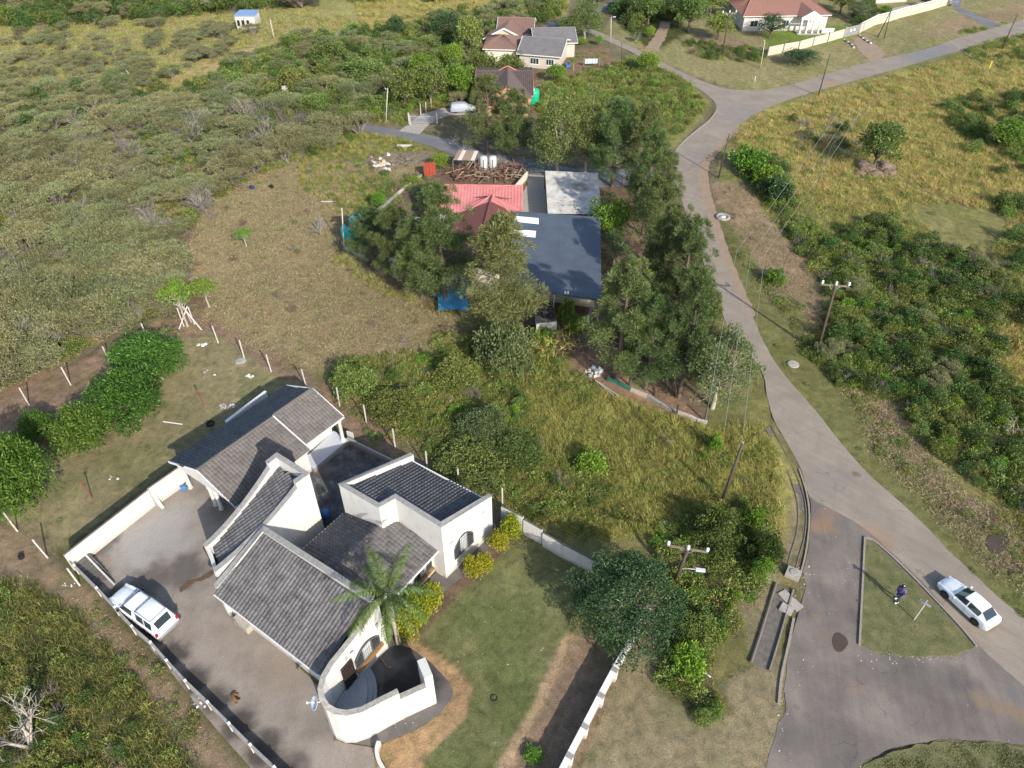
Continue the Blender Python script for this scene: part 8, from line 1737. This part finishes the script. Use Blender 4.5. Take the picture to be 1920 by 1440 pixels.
spread('lawn_grass', 'mown lawn of the garden, verges and island', 'grass', [
 ([(905, 1075), (960, 1005), (1055, 1030), (1090, 1130), (1075, 1215), (1000, 1320), (930, 1450), (900, 1560), (780, 1560), (800, 1420), (870, 1350), (885, 1290), (850, 1240), (790, 1190), (830, 1140)], [('lawn_tuft', 14, .6, 1.5), ('dry_tuft_b', .25, .25, .45)], None),
 ([(1340, 390), (1400, 490), (1450, 570), (1510, 650), (1610, 770), (1770, 945), (1950, 1125), (2100, 1290), (1920, 1168), (1745, 1000), (1622, 888), (1480, 722), (1400, 582)], [('lawn_tuft', 5, .7, 1.6), ('weed_a', .08, .3, .6)], None),
 ([(1240, 100), (1300, 105), (1440, 110), (1600, 70), (1920, -30), (2100, -60), (1920, 36), (1700, 98), (1500, 153), (1400, 168), (1300, 142)], [('dry_tuft_b', .8, .4, .9)], None)], 7)
isl_w = [(1622, 1016), (1640, 1026), (1700, 1082), (1786, 1174), (1820, 1213), (1786, 1225), (1700, 1228), (1642, 1218), (1616, 1204), (1618, 1110)]
_sv = FLAT[:]; FLAT[:] = []
spread('island_grass', 'mown grass of the traffic island and the bottom corner', 'grass', [(isl_w, [('lawn_tuft', 11, .7, 1.5)], None), ([(1600, 1478), (1640, 1435), (1690, 1412), (1762, 1398), (1850, 1400), (1960, 1416), (2060, 1475), (2060, 1560), (1600, 1560)], [('lawn_tuft', 9, .7, 1.6)], None)], 8)
bpy.data.objects['island_grass'].location.z = .12
_pm = MB(); _pm.lathe((0, 0, 0), [(.6, 0), (1.0, .3), (.7, .7), (.2, .85)], 6); _pv = np.array([tuple(v) for v in _pm.v])*.05; _pf = np.array([f for f in _pm.f if len(f) == 4]); src('pebble', _pv, _pf, leafmat('loose_stone', [(.16, .13, .11), (.28, .24, .20), (.42, .37, .31), (.5, .47, .43)], .3, 0, .9))
spread('loose_stones', 'loose stones and crumbs of tarmac scattered on the forecourt and yard', 'stones', [([(1500, 930), (1640, 1000), (1615, 1200), (1640, 1240), (1840, 1225), (1960, 1320), (1960, 1400), (1850, 1385), (1680, 1398), (1560, 1500), (1440, 1480), (1480, 1250), (1510, 1100)], [('pebble', 1.6, .4, 1.3)], None), ([(1600, 1225), (1840, 1222), (1850, 1240), (1620, 1245)], [('pebble', 9, .4, 1.6)], None), ([(1600, 1215), (1840, 1212), (1836, 1234), (1700, 1240), (1605, 1230)], [('dry_tuft_b', 2.5, .3, .7)], None), ([(1620, 1000), (1660, 1020), (1860, 1235), (1835, 1222), (1700, 1070)], [('pebble', 7, .4, 1.4)], None), ([(1480, 1060), (1530, 1060), (1500, 1300), (1440, 1480), (1425, 1480), (1470, 1290)], [('pebble', 4, .5, 1.6), ('dry_tuft_b', .8, .3, .6)], None), ([(130, 1050), (330, 890), (440, 960), (400, 1080), (600, 1290), (640, 1390), (700, 1440), (560, 1500), (300, 1230)], [('pebble', .8, .3, .9)], None), ([(905, 1075), (1050, 1040), (1085, 1200), (930, 1450), (800, 1500), (880, 1300), (800, 1180)], [('pebble', .25, .4, 1.2)], None)], 21)
FLAT[:] = _sv
src('snag', *twiggy(63, 4.2, 3.0, 7, 4, .045, .9), leafmat('pale_twigs', [(.20, .18, .155), (.29, .265, .235), (.38, .35, .32)], .2, 0, .9))
LT = [(-400, 300), (60, 260), (250, 210), (420, 200), (560, 220), (690, 255), (560, 300), (450, 345), (380, 400), (310, 470), (330, 520), (370, 560), (300, 590), (240, 610), (120, 680), (-100, 770), (-500, 800)]
spread('left_thicket', 'dense olive and grey thorn thicket filling the left side', 'thicket', [
 (LT, [('thorn_a', .17, .6, 1.9)], (11, .52)), (LT, [('thorn_b', .13, .6, 1.8)], (7, .55)), (LT, [('twig_grey', .30, .9, 2.0)], (9, .53)), (LT, [('bush_b', .22, .5, 1.5), ('bush_dark', .12, .6, 1.5), ('bush_a', .14, .6, 1.4)], (8, .57)), (LT, [('snag', .055, .7, 1.6)], None), (LT, [('twig_brown', .16, .7, 1.6)], (6, .57)), (LT, [('tall_green', .9, .7, 1.5)], (13, .5)), (LT, [('bush_bright', .12, .6, 1.5)], (5, .6)),
 ([(-400, 300), (60, 260), (250, 210), (420, 200), (560, 220), (690, 255), (560, 300), (450, 345), (380, 400), (310, 470), (330, 520), (370, 560), (300, 590), (240, 610), (120, 680), (-100, 770), (-500, 800)], [('thorn_a', .03, .7, 1.5), ('bush_a', .03, .6, 1.3), ('bush_bright', .015, .6, 1.2), ('weed_b', .35, .7, 1.4), ('dry_tuft_a', 2.0, .8, 1.9), ('tall_grass_b', .9, .5, 1), ('twig_brown', .05, .6, 1.3)], None),
 ([(270, 470), (380, 420), (400, 560), (340, 610), (300, 560)], [('twig_brown', .35, .5, 1.1), ('twig_grey', .1, .5, 1.0), ('dry_tuft_a', 1.5, .7, 1.4)], None),
 ([(-400, 620), (120, 600), (300, 560), (290, 590), (120, 675), (-200, 760)], [('thorn_a', .08, 1.2, 2.2), ('thorn_b', .07, 1.2, 2.1), ('twig_grey', .08, .8, 1.6), ('weed_b', .3, .6, 1.2), ('snag', .02, .5, 1.)], None)], 9)
spread('hill_scrub', 'green scrub and small trees covering the hillside behind the houses', 'thicket', [
 ([(330, 190), (400, 150), (560, 80), (640, 70), (760, 60), (830, 40), (930, 20), (1060, 10), (1040, 35), (940, 60), (900, 110), (880, 200), (780, 205), (720, 225), (680, 232), (560, 220), (420, 200)], [('bush_b', .16, .9, 2.2), ('bush_a', .14, .9, 2.0), ('bush_dark', .08, .9, 2.0), ('thorn_a', .06, .9, 1.6), ('twig_grey', .04, .9, 1.8), ('bush_bright', .03, .9, 1.8), ('weed_b', .25, .9, 1.6), ('dry_tuft_a', .3, 1, 2)], None),
 ([(-700, -110), (900, -110), (900, 0), (700, 12), (560, 30), (300, 35), (-200, 50), (-700, 80)], [('bush_dark', .06, 1.3, 3.0), ('bush_b', .04, 1.3, 2.8), ('thorn_a', .02, 1.4, 2.4), ('twig_grey', .02, 1, 2)], (26, .40)),
 ([(-300, 230), (100, 180), (260, 170), (330, 190), (300, 215), (60, 262), (-400, 300)], [('bush_a', .08, .9, 1.9), ('thorn_a', .08, .9, 1.7), ('bush_dark', .07, 1, 2.1), ('twig_grey', .04, .8, 1.5)], None),
 ([(1060, -20), (1250, -90), (1700, -120), (1700, -30), (1560, -20), (1400, -10), (1300, 10), (1280, 50), (1230, 30), (1180, 60), (1150, 20)], [('bush_dark', .06, 1.2, 2.6), ('bush_b', .07, 1.2, 2.4)], None),
 ([(1285, 75), (1440, 95), (1432, 118), (1330, 112), (1285, 100)], [('bush_a', .12, .6, 1.3), ('twig_brown', .14, .6, 1.2), ('bush_dark', .1, .6, 1.2), ('weed_b', .4, .7, 1.2)], None),
 ([(1595, 20), (1640, 0), (1640, 40), (1600, 58)], [('bush_dark', .15, .7, 1.5), ('bush_bright', .1, .7, 1.3)], None)], 10)
spread('far_grass', 'pale grass of the far left grassland', 'grass', [
 ([(-500, 60), (250, 10), (700, 40), (560, 80), (400, 120), (330, 190), (60, 240), (-400, 280)], [('dry_tuft_a', .5, 1, 2.2), ('tall_grass_b', .35, .8, 1.4)], None),
 ([(640, -60), (1080, -60), (1050, 20), (800, 50), (680, 50)], [('tall_grass_a', .25, .9, 1.6)], None)], 11)
spread('slope_weeds', 'green weeds and grass on the slope left of the junction', 'grass', [
 ([(1010, 160), (1130, 128), (1195, 108), (1285, 150), (1325, 195), (1290, 235), (1250, 272), (1180, 270), (1100, 240), (1010, 250)], [('weed_b', .8, .6, 1.3), ('tall_green', 1.2, .5, 1.0), ('tall_grass_b', .5, .5, 1.0), ('bush_a', .08, .5, 1.0), ('bush_bright', .04, .5, .9)], None),
 ([(690, 205), (770, 205), (770, 235), (690, 232)], [('weed_b', 1.0, .6, 1.3), ('tall_grass_a', 1, .5, 1)], None),
 ([(1060, 85), (1140, 95), (1120, 135), (1060, 140), (1000, 150)], [('weed_a', .2, .5, 1), ('twig_brown', .06, .4, .9)], None),
 ([(690, 330), (800, 330), (790, 380), (700, 440), (650, 440)], [('weed_b', .6, .5, 1.1), ('dry_tuft_a', 1.2, .6, 1.2), ('bush_a', .06, .4, .9)], None)], 12)
spread('left_corner_grass', 'tall green-yellow grass and weeds at the bottom left', 'grass', [
 ([(-250, 1080), (50, 1098), (140, 1152), (290, 1320), (400, 1500), (-250, 1600)], [('tall_green', 3.2, .5, 1.1), ('tall_grass_b', .7, .5, 1.0), ('tall_grass_a', .9, .5, .9), ('weed_b', .2, .5, 1.0), ('bush_dark', .03, .5, .9)], None),
 ([(-100, 1290), (160, 1300), (240, 1420), (200, 1500), (-100, 1500)], [('bush_dark', .14, .4, .9), ('weed_b', .6, .5, 1.1), ('bush_bright', .05, .4, .8), ('twig_grey', .1, .5, .9)], None),
 ([(140, 1152), (290, 1320), (400, 1500), (470, 1500), (400, 1400), (300, 1260), (180, 1130)], [('weed_a', .7, .4, 1.0), ('dry_tuft_a', 2.5, .6, 1.2)], None)], 13)
spread('verge_shrubs', 'low green shrubs and weeds right of the garden wall', 'thicket', [
 ([(1225, 1010), (1300, 960), (1440, 940), (1455, 1000), (1430, 1100), (1400, 1160), (1340, 1200), (1330, 1260), (1380, 1340), (1320, 1355), (1235, 1290), (1255, 1180), (1230, 1120)], [('weed_b', 1.5, .6, 1.3), ('bush_a', .25, .4, .9), ('bush_dark', .10, .4, .8), ('bush_bright', .10, .4, .8), ('dry_tuft_a', 1.5, .6, 1.2)], None),
 ([(1410, 820), (1462, 870), (1480, 950), (1450, 1010), (1440, 930)], [('dry_tuft_a', 1.6, .4, .8), ('weed_a', .15, .4, .8)], None)], 14)
# --- thorn bushes one can tell apart on the far left grassland
rt_ = random.Random(99); Qp = [(-60, 60), (250, 45), (480, 62), (560, 60), (420, 110), (330, 165), (100, 200), (-60, 215)]; QQ = np.array(Qp, float); n_ = 0
Q2 = [(20, 60), (130, 95), (300, 75), (420, 60), (340, 120), (240, 150), (120, 140)]
while n_ < 170:
    px = rt_.uniform(-60, 620); py = rt_.uniform(28, 215)
    if not inside(QQ, np.array([px]), np.array([py]))[0] or (py < 75 and rt_.random() < .35): continue
    if any(abs(px-a)+abs(py-b) < 30 for a, b in ((461, 47), (178, 42), (510, 70))): continue
    cm, tm, w0, h0 = KINDS['thorn%d' % rt_.randint(0, 1)]; root = empty('thorn_bush', G(px, py), 'low flat-topped thorn bush, one of the many dotting the far left grassland', 'bush', 'thorn bushes on the far grassland', rt_.uniform(0, 6)); s = rt_.uniform(.6, 1.45); root.scale = (s, s*rt_.uniform(.7, 1.1), s*.85)
    link('crown', cm, root); link('branches', tm, root); n_ += 1
print('COUNT', COUNT, sum(COUNT.values()))
